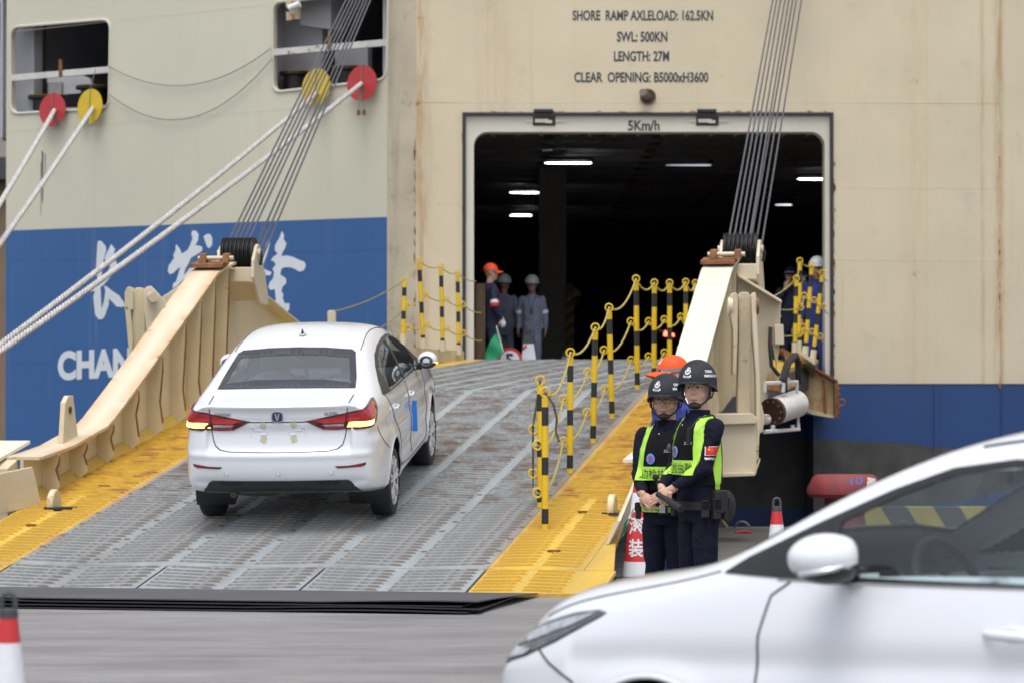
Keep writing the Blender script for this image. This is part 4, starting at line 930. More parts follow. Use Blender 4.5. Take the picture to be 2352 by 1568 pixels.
# rubber mats at the foot
m_mat = mat('rubber_mat_top', (.07, .071, .082), .6, var=.42, vs=2.2, dirt=.0, bump=.3, bs=12, stretch=(.5, 2.5, 1))
def mat_sheet(a0, a1, v0, v1, z, m, lab, seed, skew=0):
    rnd = random.Random(seed); n = 40; mb = MB(); top = []; bot = []
    ph = rnd.random() * 6
    for k in range(9):
        row = []; v = v0 + (v1 - v0) * k / 8
        for i in range(n + 1):
            a = a0 + (a1 - a0 + skew * (k / 8 - .5)) * i / n; p = RP(a, v); f = 1 - k / 8
            base = (.034 - z) * (k / 8) ** 1.5; wv = (.010 * math.sin(a * 1.1 + ph) + .006 * math.sin(a * 2.7 + ph * 2)) * f
            row.append(Vector((p.x, p.y, z + base * 1.0 + max(0, wv))))
        top.append(row)
    bot = [[p - Vector((0, 0, .009)) for p in r_] for r_ in top]
    mb.grid(top); mb.grid([r_[::-1] for r_ in bot])
    for i in range(n): mb.add([top[0][i], top[0][i + 1], bot[0][i + 1], bot[0][i]], [(0, 1, 2, 3)])
    for k in range(8): mb.add([top[k][n], top[k + 1][n], bot[k + 1][n], bot[k][n]], [(0, 1, 2, 3)])
    o = mb.build('rubber_mat', m, smooth=True, angle=30); return tag(o, lab, 'rubber mat', 'rubber mats at the foot of the ramp')
mat_sheet(-11, .50, -1.80, -.012, .080, m_mat, 'dusty top rubber mat overlapping the foot of the ramp', 1, .12)
mat_sheet(-11, .33, -1.83, -.05, .058, m_black, 'second black rubber mat showing just below the dusty top one', 2)
mat_sheet(-11, .46, -1.85, -.05, .035, m_black, 'third black rubber mat in the layered pile', 3)
mat_sheet(-11, .38, -1.88, -.05, .013, m_black, 'bottom black rubber mat resting on the concrete', 4)

# ------------------------------------------------------------------ barrier posts and ropes
BANDS = [(.022 / .306 * 1, 'y'), (.043 / .306, 'k'), (.073 / .306, 'y'), (.041 / .306, 'k'), (.078 / .306, 'y'), (.035 / .306, 'k'), (.014 / .306, 'y')]
def post(base, top, label, group, socket=False, sidev=Vector((-1, 0, 0)), rad=.029):
    base, top = Vector(base), Vector(top); d = top - base; Lh = d.length; ax = d.normalized()
    o = empty('barrier_post', tuple(base), label, 'barrier post', group); t = 1.0
    if socket: MB().cyl(base, base + ax * .14, rad * 1.5, n=14).build('socket', m_cream, o, smooth=True)
    for w, c in BANDS:
        t2 = t - w; lo = max(t2, .10 if socket else 0)
        if t > lo: MB().cyl(base + d * lo, base + d * (t - .0005), rad * (1.0 if c == 'y' else 1.01), n=16).build('band', m_ypost if c == 'y' else m_kpost, o, smooth=True)
        t = t2
    rings = []
    for f in (1.03, .64, .28):
        c = base + d * f + (sidev * (rad + .035) if f < 1 else Vector((0, 0, .01))); rings.append(c)
        MB().tube(arc(c, .038, 0, 2 * PI, 14, sidev, ax)[:-1], .0085, 6, closed=True).build('ring', m_ypost, o, smooth=True)
    return rings
def ramp_hit(px, py, v_lo=0):
    # intersect a pixel ray with the lower ramp plane
    p0 = RP(0, 2); n = (RP(1, 2) - RP(0, 2)).cross(RP(0, 3) - RP(0, 2)).normalized(); return hit(px, py, p0, n)
main = [((1252, 1216), (1252, 912), 'frontmost yellow and black barrier post on the ramp'), ((1241, 1165), (1241, 884), 'barrier post close behind the frontmost one, rope hanging beside it'), ((1309, 1087), (1310, 820), 'second large barrier post up the ramp, left of the yellow strip'),
        ((1362, 1018), (1367, 762), 'third barrier post up the ramp'), ((1406, 960), (1399, 716), 'fourth barrier post up the ramp, leaning left')]
GP = 'yellow and black posts along the ramp'
R_ = []
for (b, t, lab) in main:
    base = ramp_hit(*b); top = at(t[0], t[1], base.y); R_.append(post(base, top, lab, GP))
ups = [(1464, 1461, 650, 34.3, 'tall barrier post standing at the ramp knuckle'), (1502, 1503, 658, 36.0, 'barrier post first beyond the ramp knuckle'), (1538, 1538, 658, 37.6, 'barrier post second beyond the ramp knuckle'),
       (1575, 1575, 655, 39.2, 'barrier post third beyond the knuckle, by the cream girder'), (1597, 1597, 657, 41.0, 'last barrier post, partly behind the cream girder top')]
for (bx, tx, ty, Y, lab) in ups:
    base = at(bx, 860, Y); base.z = .03 + SL * VK + .043 * (Y - 34.1); R_.append(post(base, at(tx, ty, Y), lab, GP))
GL = 'posts at the left edge of the upper ramp'; L_ = []
for (bx, by, tx, ty, Y, lab) in ((925, 792, 929, 650, 40.6, 'leftmost short post of the left rope barrier'), (973, 800, 963, 606, 41.4, 'leaning post second from left beside the blue hull'), (1017, 806, 1013, 620, 42.4, 'third post from left before the cream hull'), (1054, 815, 1051, 634, 43.3, 'post right beside the left door frame')):
    L_.append(post(at(bx, by, Y), at(tx, ty, Y), lab, GL, True, Vector((1, 0, 0))))
GR = 'posts at the right edge of the upper ramp'; Q_ = []
for (bx, by, tx, ty, Y, lab) in ((1826, 811, 1829, 646, 40.6, 'shorter near post left in the right-hand barrier'), (1834, 806, 1837, 607, 41.4, 'tall post behind the shortest one in the right-hand barrier'), (1849, 818, 1864, 617, 42.2, 'leaning middle post in front of the white-helmeted worker'), (1867, 826, 1888, 634, 42.9, 'rightmost leaning post beside the right door frame')):
    Q_.append(post(at(bx, by, Y), at(tx, ty, Y), lab, GR, True, Vector((1, 0, 0))))
def rope_run(pts, sg, label, r=.0105, grp='yellow ropes threaded through the barrier posts', m=None):
    path = []
    for a, b in zip(pts, pts[1:]):
        L = (b - a).length; path += sag(a, b, L * sg, 8)[:-1]
    path.append(pts[-1]); return tag(twisted(path, r, .07, 'barrier_rope', m or m_yrope, seg=6), label, 'rope', grp)
rope_run([R_[i][0] for i in (0, 2, 3, 4, 5, 6, 7, 8, 9)], .06, 'yellow rope through the top rings of the ramp posts')
rope_run([R_[i][1] for i in (0, 2, 3, 4, 5, 6, 7, 8, 9)], .06, 'yellow rope through the middle rings of the ramp posts')
rope_run([R_[i][2] for i in (0, 2, 3, 4, 5, 6, 7, 8, 9)], .06, 'yellow rope through the lowest rings of the ramp posts')
m_dkrope = mat('black_yellow_rope', (.12, .10, .05), .85, var=.9, vs=25)
top1 = R_[1][0]; rope_run([top1, R_[1][1] + Vector((0, 0, .03)), R_[1][2] + Vector((0, 0, -.02)), R_[1][2] + Vector((0, 0, -.12))], .0, 'knotted rope hanging down beside the two frontmost posts', grp=None, m=m_dkrope)
a = R_[0][0]; rope_run([a, a + Vector((.07, 0, -.10)), a + Vector((.10, .0, -.22)), a + Vector((.09, 0, -.33)), a + Vector((.12, 0, -.42))], .0, 'short loose rope end dangling right of the frontmost post', grp=None, m=m_dkrope)
for f, n in ((0, 'top'), (1, 'middle'), (2, 'lowest')):
    st = [L_[0][f] + Vector((-.95, .4, -.4))] if f == 0 else [L_[0][f] + Vector((-.5, .3, -.35))]
    rope_run(st + [r[f] for r in L_] + [L_[-1][f] + Vector((.25, .6, -.1))], .05, 'thin green-yellow rope through the %s rings of the left-hand posts' % n, .008, 'ropes of the left-hand barrier')
    rope_run([Q_[0][f] + Vector((-.42, -.6, -.28 if f == 0 else -.02))] + [r[f] for r in Q_] + [Q_[-1][f] + Vector((.12, .5, -.1))], .05, 'thin rope through the %s rings of the right-hand posts' % n, .008, 'ropes of the right-hand barrier')

# ------------------------------------------------------------------ cones, sign, bollard, kerb
m_cred = mat('cone_red_film', (.55, .03, .035), .4, var=.1, vs=12, dirt=.12, bump=.3, bs=50); m_cwhite = mat('cone_white_film', (.70, .71, .76), .35, var=.05, vs=9, bump=.3, bs=40, dirt=.06); m_crub = mat('cone_rubber', (.05, .055, .06), .6, var=.15, vs=10)
def cone(x, y, z, label, words=False, yawr=0.0):
    o = empty('traffic_cone', (x, y, z), label, 'traffic cone', 'red and white traffic cones')
    r = lambda h: .135 - .105 * (h / .83)
    def band(h0, h1, m, n): MB().lathe([(r(h0), h0), (r(h1), h1), (r(h1) - .008, h1), (r(h0) - .008, h0)], (x, y, z), n=32, closed=True).build(n, m, o, smooth=True, angle=30)
    base = MB(); base.box(x - .19, x + .19, y - .19, y + .19, z, z + .025); base.build('base', m_crub, o, bevel=.008)
    MB().lathe([(.16, .025), (.14, .04), (r(.04), .045), (r(.04) - .01, .03)], (x, y, z), n=32, closed=True).build('skirt', m_crub, o, smooth=True)
    band(.04, .167, m_cwhite, 'white_band'); band(.167, .577, m_cred, 'red_band'); band(.577, .735, m_cwhite, 'white_band'); band(.735, .82, m_cred, 'red_band')
    MB().lathe([(r(.82) + .002, .82), (r(.82) + .001, .845), (.018, .85), (.01, .82)], (x, y, z), n=24, closed=True).build('collar', m_crub, o, smooth=True)
    MB().tube([Vector((x - .022, y, z + .84)), Vector((x - .022, y, z + .88))] + [Vector((x - .022 * math.cos(a), y, z + .88 + .022 * math.sin(a))) for a in (R(45), R(90), R(135))] + [Vector((x + .022, y, z + .88)), Vector((x + .022, y, z + .84))], .009, 8).build('handle', m_crub, o, smooth=True)
    if words:
        for ch, h0, h1 in (('滚', .39, .545), ('装', .205, .355)):
            def P(u, v):
                h = h0 + (h1 - h0) * v; rr_ = r(h) + .0015; w = .135; ang = -PI / 2 + (u - .5) * w / rr_ + R(yawr); return Vector((x + rr_ * math.cos(ang), y + rr_ * math.sin(ang), z + h))
            lettering(ch, P, m_wtext, o, bold=.02, cuts=14)
    return o
cone(1.04, 25.55, 0, 'big red and white cone with white Chinese characters beside the officers', True, -12)
cone((1783 - 1176) / 361, 19.6, 0, 'red and white cone in front of the red bollard, lower part behind the near car')
cone((2074 - 1176) / 438, 16.2, 0, 'red and white cone seen through the near car window')
cone((22 - 1176) / 674, 10.5, 0, 'blurred red and white cone cut off by the bottom left corner')
b = at(1940, 1233, 33)
bo = empty('mooring_bollard', (b.x, b.y, 0), 'big faded red T-head mooring bollard on the quay edge', 'bollard')
m_bred = mat('bollard_red', (.23, .035, .04), .65, var=.3, vs=6, rust=.30, rs=9, rustcol=(.10, .03, .02), dirt=.5, bump=.4, bs=30); 
bx, by = b.x, 33.0
s_ = MB(); s_.lathe([(.30, 0), (.30, .05), (.24, .08), (.215, .2), (.215, .42)], (bx, by, 0), n=32); s_.build('stem', m_bred, bo, smooth=True, angle=50)
hd = MB(); outl = []
for k in range(32):
    a = 2 * PI * k / 32; cx = math.copysign(abs(math.cos(a)) ** .8, math.cos(a)); outl.append((cx, math.sin(a)))
rings = [(.22, .18, .42), (.36, .26, .43), (.405, .29, .47), (.405, .29, .53), (.34, .24, .65), (.30, .21, .675), (.02, .02, .68)]
pts = [[Vector((bx + rx_ * c, by + ry_ * s, z)) for c, s in outl] for rx_, ry_, z in rings]
vs = [p for r_ in pts for p in r_]; fs = [(i * 32 + k, i * 32 + (k + 1) % 32, (i + 1) * 32 + (k + 1) % 32, (i + 1) * 32 + k) for i in range(len(rings) - 1) for k in range(32)] + [tuple(range(31, -1, -1)), tuple(6 * 32 + k for k in range(32))]
hd.add(vs, fs); hd.build('head', m_bred, bo, smooth=True, angle=35)
MB().add([Vector((bx + .20, by - .30, .50)), Vector((bx + .36, by - .235, .50)), Vector((bx + .30, by - .205, .64)), Vector((bx + .22, by - .225, .655))], [(0, 1, 2, 3)]).build('white_patch', mat('white_rust_patch', (.6, .55, .5), .6, rust=.5, rs=7), bo)
lettering('10', quadP((bx + .03, by - .275, .575), (bx + .17, by - .262, .575), (bx + .04, by - .235, .655), (bx + .17, by - .225, .655)), mat('blue_marker', (.05, .10, .35), .5), bo)
m_ky = mat('kerb_yellow', (.42, .31, .08), .7, var=.2, vs=4, dirt=.6); m_kk = mat('kerb_black', (.06, .06, .062), .6, var=.2, vs=4)
def kerb(x0, x1, label):
    o = empty('quay_kerb', ((x0 + x1) / 2, QY - .2, 0), label, 'kerb', 'striped kerbs along the quay edge'); x = x0; k = 0
    while x < x1:
        w = .30; e = min(x + w, x1); sk = .14
        MB().hexa([(x, QY - .4, 0), (e, QY - .4, 0), (e, QY - .05, 0), (x, QY - .05, 0), (x - sk, QY - .38, .24), (e - sk, QY - .38, .24), (e - sk, QY - .07, .24), (x - sk, QY - .07, .24)]).build('painted_band', m_kk if k % 2 else m_ky, o); x = e; k += 1
kerb(4.05, 9.0, 'yellow and black striped kerb on the quay edge, seen through the near car window')
kerb(1.25, 2.48, 'short yellow kerb end beside the mooring ring behind the officers')
c = Vector(at(1704, 1206, 35.0)); c.z = .0
rg = MB(); rg.tube(arc(c + Vector((0, 0, .0)), .085, 0, PI, 12, (1, 0, 0), (0, 0, 1)), .014, 8)
tag(rg.build('mooring_ring', mat('grey_steel', (.2, .2, .21), .4, metal=.7), smooth=True), 'small half-round steel mooring ring on the quay edge', 'ring')
c = at(1708, 1226, 33.5); c.z = .03
tag(MB().tube([c + Vector((-.09, 0, 0)), c + Vector((.0, .03, .012)), c + Vector((.09, 0, 0))], .018, 8).build('red_strap', mat('red_strap', (.4, .03, .06), .6), smooth=True), 'short red strap lying on the quay slabs', 'strap')
# things standing just inside the door
sg = at(1171, 828, 45.0); sgc = at(1171, 838, 45.0)
so = empty('speed_sign', (sgc.x, 45.0, DZ), 'round speed limit sign with a black 5 behind the ramp crest', 'sign')
rr_ = 29 / 157; cz = at(1171, 827, 45.0).z
MB().cyl((sgc.x, 45.0, cz), (sgc.x, 45.02, cz), rr_, n=40).build('rim', mat('sign_red', (.55, .03, .04), .4), so, smooth=True)
MB().cyl((sgc.x, 44.99, cz), (sgc.x, 44.999, cz), rr_ * .76, n=40).build('face', m_white, so, smooth=True)
lettering('5', quadP((sgc.x - .065, 44.985, cz - .10), (sgc.x + .055, 44.985, cz - .10), (sgc.x - .065, 44.985, cz + .10), (sgc.x + .055, 44.985, cz + .10)), m_gasket, so, bold=.03)
MB().cyl((sgc.x, 45.04, DZ), (sgc.x, 45.04, cz), .02).build('stand', m_dkgrey, so)
def small_cone(px, ytop, Y, label):
    p = at(px, ytop, Y); o = empty('square_cone', (p.x, Y, DZ), label, 'traffic cone', 'square cones in the hold'); H = p.z - DZ
    w = lambda h: .15 - .10 * h / H
    def fr(h0, h1, m, n): MB().hexa([(p.x + sx * w(h) * 1, Y + sy * w(h), DZ + h) for h in (h0, h1) for sx, sy in ((-1, -1), (1, -1), (1, 1), (-1, 1))]).build(n, m, o)
    fr(.03, H * .74, m_cwhite, 'body'); fr(H * .74 + .001, H * .93, m_crub, 'cap'); MB().box(p.x - .2, p.x + .2, Y - .2, Y + .2, DZ, DZ + .03).build('base', m_crub, o)
    MB().tube([(p.x - .025, Y, DZ + H * .92), (p.x - .02, Y, DZ + H), (p.x + .02, Y, DZ + H), (p.x + .025, Y, DZ + H * .92)], .012, 6).build('handle', m_crub, o)
    for h in (.25, .6): MB().prism([(p.x - w(H * h) - .001, Y - w(H * h) - .004, DZ + H * h), (p.x - w(H * h) * .3, Y - w(H * h) - .004, DZ + H * (h + .08)), (p.x - w(H * h) * .3, Y - w(H * h) - .004, DZ + H * (h + .14)), (p.x - w(H * h) - .001, Y - w(H * h) - .004, DZ + H * (h + .06))], (0, -.003, 0)).build('red_stripe', m_cred, o)
small_cone(1214, 760, 45.3, 'white cone with red stripe in front of the right coverall man'); small_cone(1162, 778, 46.2, 'cone with black top behind the round speed sign'); small_cone(1303, 800, 47, 'low white cone right of the hold pillar')
bx_ = at(1085, 790, 46.5)
tag(MB().box(bx_.x - .02, bx_.x + .42, 46.3, 46.8, DZ, bx_.z + .22).build('crate', mat('brown_box', (.20, .14, .11), .7, var=.2), bevel=.01), 'brown box standing behind the flagman in the doorway', 'box')
# ------------------------------------------------------------------ sedan (one builder, used for both cars)
m_car = mat('white_car_paint', (.71, .735, .785), .32, var=0, coat=1.0, spec=.5)
m_blk = mat('black_trim', (.014, .014, .016), .35, var=0)
m_dif = mat('diffuser_plastic', (.022, .024, .03), .55, var=.1, vs=20)
m_frit = mat('window_frit', (.035, .035, .045), .15, var=0)
m_tyre = mat('tyre_rubber', (.022, .022, .024), .75, var=.15, vs=30)
m_alloy = mat('alloy_silver', (.66, .67, .70), .3, metal=.15, var=0)
m_chrome = mat('chrome', (.75, .76, .78), .12, metal=1, var=0)
m_seat = mat('seat_fabric', (.17, .17, .18), .8, var=.1)
m_cabin = mat('cabin_plastic', (.06, .06, .064), .6, var=.1)
m_plasticwrap = mat('clear_seat_wrap', (.45, .5, .52), .2, var=.3, vs=20, bump=1, bs=25)
m_head = mat('headliner', (.35, .34, .32), .9, var=0)
m_tred = mat('tail_lens_red', (.42, .012, .018), .12, var=.25, vs=14, coat=1)
m_tdark = mat('tail_lens_dark', (.07, .004, .008), .15, var=0, coat=1)
m_tclear = mat('tail_lens_clear', (.42, .42, .44), .15, var=.4, vs=30, coat=1)
m_tamber = mat('tail_lamp_lit', (1, .55, .1), .3, var=0, emis=2.6, ecol=(1.0, .52, .13))
m_tamber2 = mat('tail_lamp_bulb', (1, .8, .4), .3, var=0, emis=7, ecol=(1.0, .78, .38))
m_shut = mat('panel_gap', (.03, .03, .035), .8, var=0)
g_rear = glass('rear_glass', (.55, .61, .64), 1.3, .11)
g_side = glass('side_glass', (.80, .89, .89), .8, .03)

def make_sedan():
    root = empty('sedan', (0, 0, 0))
    # columns: B0 B1 S0 S1 S2 S3 S4 S5 S6 S7 T2 T1 T0 ; x forward, y left
    X  = [-2.09, -1.99, -1.74, -1.47, -1.18, -.90, -.43, .03, .47, .86, 1.15, 1.44, 1.76, 1.98, 2.08]
    W  = [.775, .820, .852, .862, .866, .867, .867, .866, .866, .866, .862, .855, .835, .80, .735]
    ZB = [.345, .30, .245, .21, .19, .19, .19, .19, .19, .19, .19, .20, .20, .19, .20]
    S4z = [.80, .805, .81, .81, .80, .79, .775, .765, .755, .75, .745, .735, .715, .665, .60]
    S5 = [(.765, .985), (.795, 1.0), (.812, 1.0), (.818, .995), (.822, .99), (.822, .985), (.822, .975), (.822, .968), (.824, .96), (.826, .95), (.825, .92), (.815, .87), (.785, .81), (.74, .735), (.68, .665)]
    S6 = [(-2.08, .71, 1.03), (-2.0, .745, 1.04), (-1.80, .775, 1.045), (-1.53, .775, 1.075), (-1.18, .757, 1.135), (-.90, .745, 1.16), (-.42, .735, 1.18), (.05, .735, 1.18), (.50, .742, 1.15), (.88, .765, 1.07), (1.14, .788, .975), (1.43, .775, .92), (1.745, .735, .855), (1.94, .68, .785), (2.04, .63, .71)]
    S7 = [(-2.075, .63, 1.055), (-2.0, .665, 1.065), (-1.76, .70, 1.09), (-1.49, .675, 1.17), (-1.20, .645, 1.275), (-.92, .615, 1.355), (-.45, .595, 1.415), (0, .595, 1.42), (.42, .605, 1.37), (.82, .655, 1.20), (1.12, .715, 1.015), (1.42, .71, .955), (1.75, .67, .905), (1.955, .61, .84), (2.06, .57, .755)]
    RZ = [0, 0, 0, .015, .03, .045, .048, .028, .012, .0, 0, 0, 0, 0, 0]
    T2 = [(-2.07, .50, 1.07), (-1.99, .52, 1.08), (-1.72, .60, 1.105), (-1.45, .575, 1.20), (-1.18, .55, 1.305), (-.92, .51, 1.392), (-.45, .48, 1.452), (0, .48, 1.462), (.38, .50, 1.41), (.80, .56, 1.225), (1.15, .60, 1.03), (1.44, .57, .978), (1.78, .52, .93), (1.99, .47, .862), (2.10, .43, .775)]
    T1 = [(-2.075, .27, 1.08), (-1.99, .28, 1.09), (-1.70, .32, 1.118), (-1.43, .31, 1.215), (-1.17, .30, 1.318), (-.91, .28, 1.41), (-.45, .26, 1.472), (0, .26, 1.482), (.36, .27, 1.43), (.78, .30, 1.24), (1.16, .32, 1.04), (1.45, .31, .990), (1.79, .28, .942), (2.01, .25, .875), (2.13, .23, .79)]
    T0 = [(-2.075, 1.083), (-1.99, 1.093), (-1.70, 1.122), (-1.42, 1.22), (-1.17, 1.322), (-.91, 1.414), (-.45, 1.477), (0, 1.487), (.35, 1.435), (.78, 1.245), (1.17, 1.042), (1.45, .993), (1.80, .945), (2.02, .879), (2.14, .795)]
    S7, T2, T1 = [[(p[0], p[1], p[2] + RZ[i] * k) for i, p in enumerate(l)] for l, k in ((S7, .6), (T2, .9), (T1, 1))]; T0 = [(p[0], p[1] + RZ[i]) for i, p in enumerate(T0)]
    rings = []
    for i, x in enumerate(X):
        w = W[i]; zb = ZB[i]
        rings.append([(x, 0, zb), (x, w * .5, zb), (x, w * .93, zb), (x, w * .985, zb + .07), (x, w * .995, .44), (x, w, .60), (x, w * .992, S4z[i]), (x, S5[i][0], S5[i][1]), S6[i], S7[i], T2[i], T1[i], (T0[i][0], 0, T0[i][1])])
    nb = 13; verts = []; faces = []
    def add_half(sg):
        idx = []
        for r_ in rings: idx.append([])
        return idx
    V = []; key = {}
    def vid(p):
        k = (round(p[0], 4), round(p[1], 4), round(p[2], 4))
        if k not in key: key[k] = len(V); V.append(Vector(p))
        return key[k]
    F = []
    for sg in (1, -1):
        f = lambda p: vid((p[0], p[1] * sg, p[2]))
        for i in range(len(rings) - 1):
            for j in range(nb - 1):
                q = [f(rings[i][j]), f(rings[i + 1][j]), f(rings[i + 1][j + 1]), f(rings[i][j + 1])]; F.append(q if sg > 0 else q[::-1])
        # caps
        for end, cx, mx in ((0, [None, -2.145, -2.19, -2.195, -2.15, -2.115, -2.135, -2.14], -1), (-1, [None, 2.17, 2.19, 2.19, 2.185, 2.18, 2.18, 2.165], 1)):
            r_ = rings[end]; rows = [[r_[0], r_[1], r_[2]]]
            for k in range(1, 8):
                S = r_[2 + k]; c = cx[k]; y = S[1]; mxx = c - mx * .025
                rows.append([(c, 0, S[2] if k < 6 else S[2]), (mxx, y * .55, S[2]), (c - mx * .075, y * .90, S[2])])
            # insert the side ring as 4th column
            full = []
            for k, row in enumerate(rows):
                if k == 0: full.append([r_[0], r_[1], r_[2]])
                else: full.append(row)
            top = [r_[12], r_[11], r_[10]]
            # bottom row to first cap row
            for k in range(len(full)):
                lo = full[k]; hi = full[k + 1] if k + 1 < len(full) else top
                for c in range(2):
                    q = [f(lo[c]), f(lo[c + 1]), f(hi[c + 1]), f(hi[c])]
                    F.append(q if (sg > 0) == (end == 0) else q[::-1])
                # strip between cap column 2 and the side ring
                a0 = r_[2 + k]; a1 = r_[3 + k] if 3 + k <= 9 else r_[10]
                if k == 0: q = [f(lo[2]), f(a1), f(hi[2])]
                elif k == len(full) - 1: q = [f(lo[2]), f(a0), f(r_[10])]
                else: q = [f(lo[2]), f(a0), f(a1), f(hi[2])]
                q2 = []
                for t in q:
                    if t not in q2: q2.append(t)
                if len(q2) >= 3: F.append(q2 if (sg > 0) == (end == 0) else q2[::-1])
    me = bpy.data.meshes.new('cage'); me.from_pydata([tuple(v) for v in V], [], F); me.update()
    b = bmesh.new(); b.from_mesh(me); bmesh.ops.recalc_face_normals(b, faces=b.faces); b.to_mesh(me); b.free()
    to = bpy.data.objects.new('cage', me); COL.objects.link(to)
    md = to.modifiers.new('s', 'SUBSURF'); md.levels = 4; md.render_levels = 4
    dg = bpy.context.evaluated_depsgraph_get(); dense = bpy.data.meshes.new_from_object(to.evaluated_get(dg)); bpy.data.objects.remove(to); bpy.data.meshes.remove(me)
    n = len(dense.vertices); co = np.empty(n * 3); dense.vertices.foreach_get('co', co); co = co.reshape(-1, 3)
    # character line and sculpting on the dense surface
    x, y, z = co[:, 0].copy(), co[:, 1].copy(), co[:, 2].copy(); sgn = np.sign(y)
    side = np.clip((np.abs(y) - .70) / .08, 0, 1)
    zl = .835 + (-.035) * (x + .2)                                   # shoulder crease rising to the rear
    crease = np.clip(1 - np.abs(z - zl) / .07, 0, 1) * (z > zl - .07); under = np.exp(-((z - (zl - .09)) / .055) ** 2)
    co[:, 1] -= sgn * side * under * .012 * (x < 1.7); 
    zr = .33 + .02 * x; co[:, 1] -= sgn * side * np.exp(-((z - (zr + .13)) / .06) ** 2) * .012 * (np.abs(x) < 1.0)
    for xa in (1.33, -1.205):                                        # flared arches
        d = np.hypot(x - xa, z - .275); co[:, 1] += sgn * side * np.exp(-((d - .37) / .05) ** 2) * .010
    rear = np.clip((-x - 1.98) / .06, 0, 1)
    co[:, 0] += rear * (np.abs(y) < .62) * np.exp(-((z - .775) / .11) ** 4) * .030       # recessed plate area
    co[:, 0] -= rear * np.exp(-((z - .64) / .03) ** 2) * .010                            # bumper step
    co[:, 0] -= rear * np.exp(-((z - 1.055) / .028) ** 2) * .012 * (np.abs(y) < .66)     # boot lip
    co[:, 0] += rear * np.exp(-((z - .93) / .02) ** 2) * .006
    dense.vertices.foreach_set('co', co.ravel()); dense.update()
    polys = [tuple(p.vertices) for p in dense.polygons]; Vd = [Vector(c) for c in co]
    bvh = BVHTree.FromPolygons(Vd, polys)
    def cast(p, d):
        d = Vector(d).normalized(); h = bvh.ray_cast(Vector(p) - d * 3, d); return h
    # ---- 2D regions
    DLO = [(.80, .985), (.42, .987), (0, .992), (-.5, 1.0), (-1.0, 1.012), (-1.36, 1.03), (-1.40, 1.05), (-1.28, 1.135), (-1.08, 1.235), (-.86, 1.31), (-.55, 1.358), (-.2, 1.378), (.08, 1.375), (.30, 1.345), (.50, 1.275), (.75, 1.165), (1.0, 1.045), (1.08, .992)]
    RW = [(-.60, 1.135), (-.3, 1.14), (0, 1.142), (.3, 1.14), (.60, 1.135), (.585, 1.20), (.55, 1.29), (.52, 1.365), (.48, 1.385), (.25, 1.402), (0, 1.407), (-.25, 1.402), (-.48, 1.385), (-.52, 1.365), (-.55, 1.29), (-.585, 1.20)]
    WS = [(-.64, 1.06), (-.3, 1.075), (0, 1.08), (.3, 1.075), (.64, 1.06), (.62, 1.15), (.575, 1.28), (.54, 1.36), (.50, 1.385), (.25, 1.405), (0, 1.41), (-.25, 1.405), (-.50, 1.385), (-.54, 1.36), (-.575, 1.28), (-.62, 1.15)]
    def shrink(poly, s_, c=None):
        cx = sum(p[0] for p in poly) / len(poly) if c is None else c[0]; cy = sum(p[1] for p in poly) / len(poly) if c is None else c[1]; out = []; m = len(poly)
        for i in range(m):
            a, b_, c_ = Vector(poly[i - 1]), Vector(poly[i]), Vector(poly[(i + 1) % m]); e1 = (b_ - a).normalized(); e2 = (c_ - b_).normalized(); nrm = Vector((-(e1 + e2).y, (e1 + e2).x)).normalized()
            if nrm.dot(Vector((cx, cy)) - b_) < 0: nrm = -nrm
            out.append(tuple(b_ + nrm * s_))
        return out
    DLOi = shrink(DLO, .030); RWi = shrink(RW, .04); WSi = shrink(WS, .03)
    arches = ((1.33, .275), (-1.205, .275)); AR_ = .368
    inside = np.zeros(n, bool)
    for i in range(n):
        px_, py_, pz = x[i], y[i], z[i]
        if abs(py_) > .55 and pz < .75 and min(math.hypot(px_ - a, pz - c) for a, c in arches) < AR_: inside[i] = True
        elif pz > 1.0 and abs(py_) > .56 and px_ < 1.1 and px_ > -1.42 and pip((px_, pz), DLOi): inside[i] = True
        elif px_ < -.85 and pz > 1.12 and pip((py_, pz), RWi): inside[i] = True
        elif px_ > .3 and pz > 1.07 and pip((py_, pz), WSi): inside[i] = True
    keep = [p for p in polys if not any(inside[v] for v in p)]
    # snap the arch rims
    cnt = {}
    for p in keep:
        for k in range(len(p)):
            e = (min(p[k], p[k - 1]), max(p[k], p[k - 1])); cnt[e] = cnt.get(e, 0) + 1
    for (a, b_), c in cnt.items():
        if c == 1:
            for v in (a, b_):
                P = Vd[v]
                if .21 < P.z < .78 and abs(P.y) > .70:
                    for ax_, az_ in arches:
                        d = math.hypot(P.x - ax_, P.z - az_)
                        if d < AR_ + .07:
                            s_ = AR_ / d; P.x = ax_ + (P.x - ax_) * s_; P.z = az_ + (P.z - az_) * s_
    bm = bmesh.new(); vs = [bm.verts.new(v) for v in Vd]
    for p in keep:
        try: bm.faces.new([vs[i] for i in p])
        except ValueError: pass
    for f in bm.faces:
        f.smooth = True
        c = f.calc_center_median()
        f.material_index = 1 if (c.z < .225 and abs(f.normal.z) > .6) else 0
    bmesh.ops.delete(bm, geom=[v for v in bm.verts if not v.link_faces], context='VERTS')
    bmesh.ops.recalc_face_normals(bm, faces=bm.faces)
    bme = bpy.data.meshes.new('body'); bm.to_mesh(bme); bm.free(); bme.materials.append(m_car); bme.materials.append(m_blk); link('body', bme, root)
    # ---- patches on the surface
    def basis(d):
        d = Vector(d).normalized(); u = Vector((0, 0, 1)).cross(d).normalized() if abs(d.z) < .9 else Vector((1, 0, 0)); w = d.cross(u) * -1
        w = Vector((0, 0, 1)); w = (w - d * w.dot(d)).normalized(); u = w.cross(d); return u, w, d
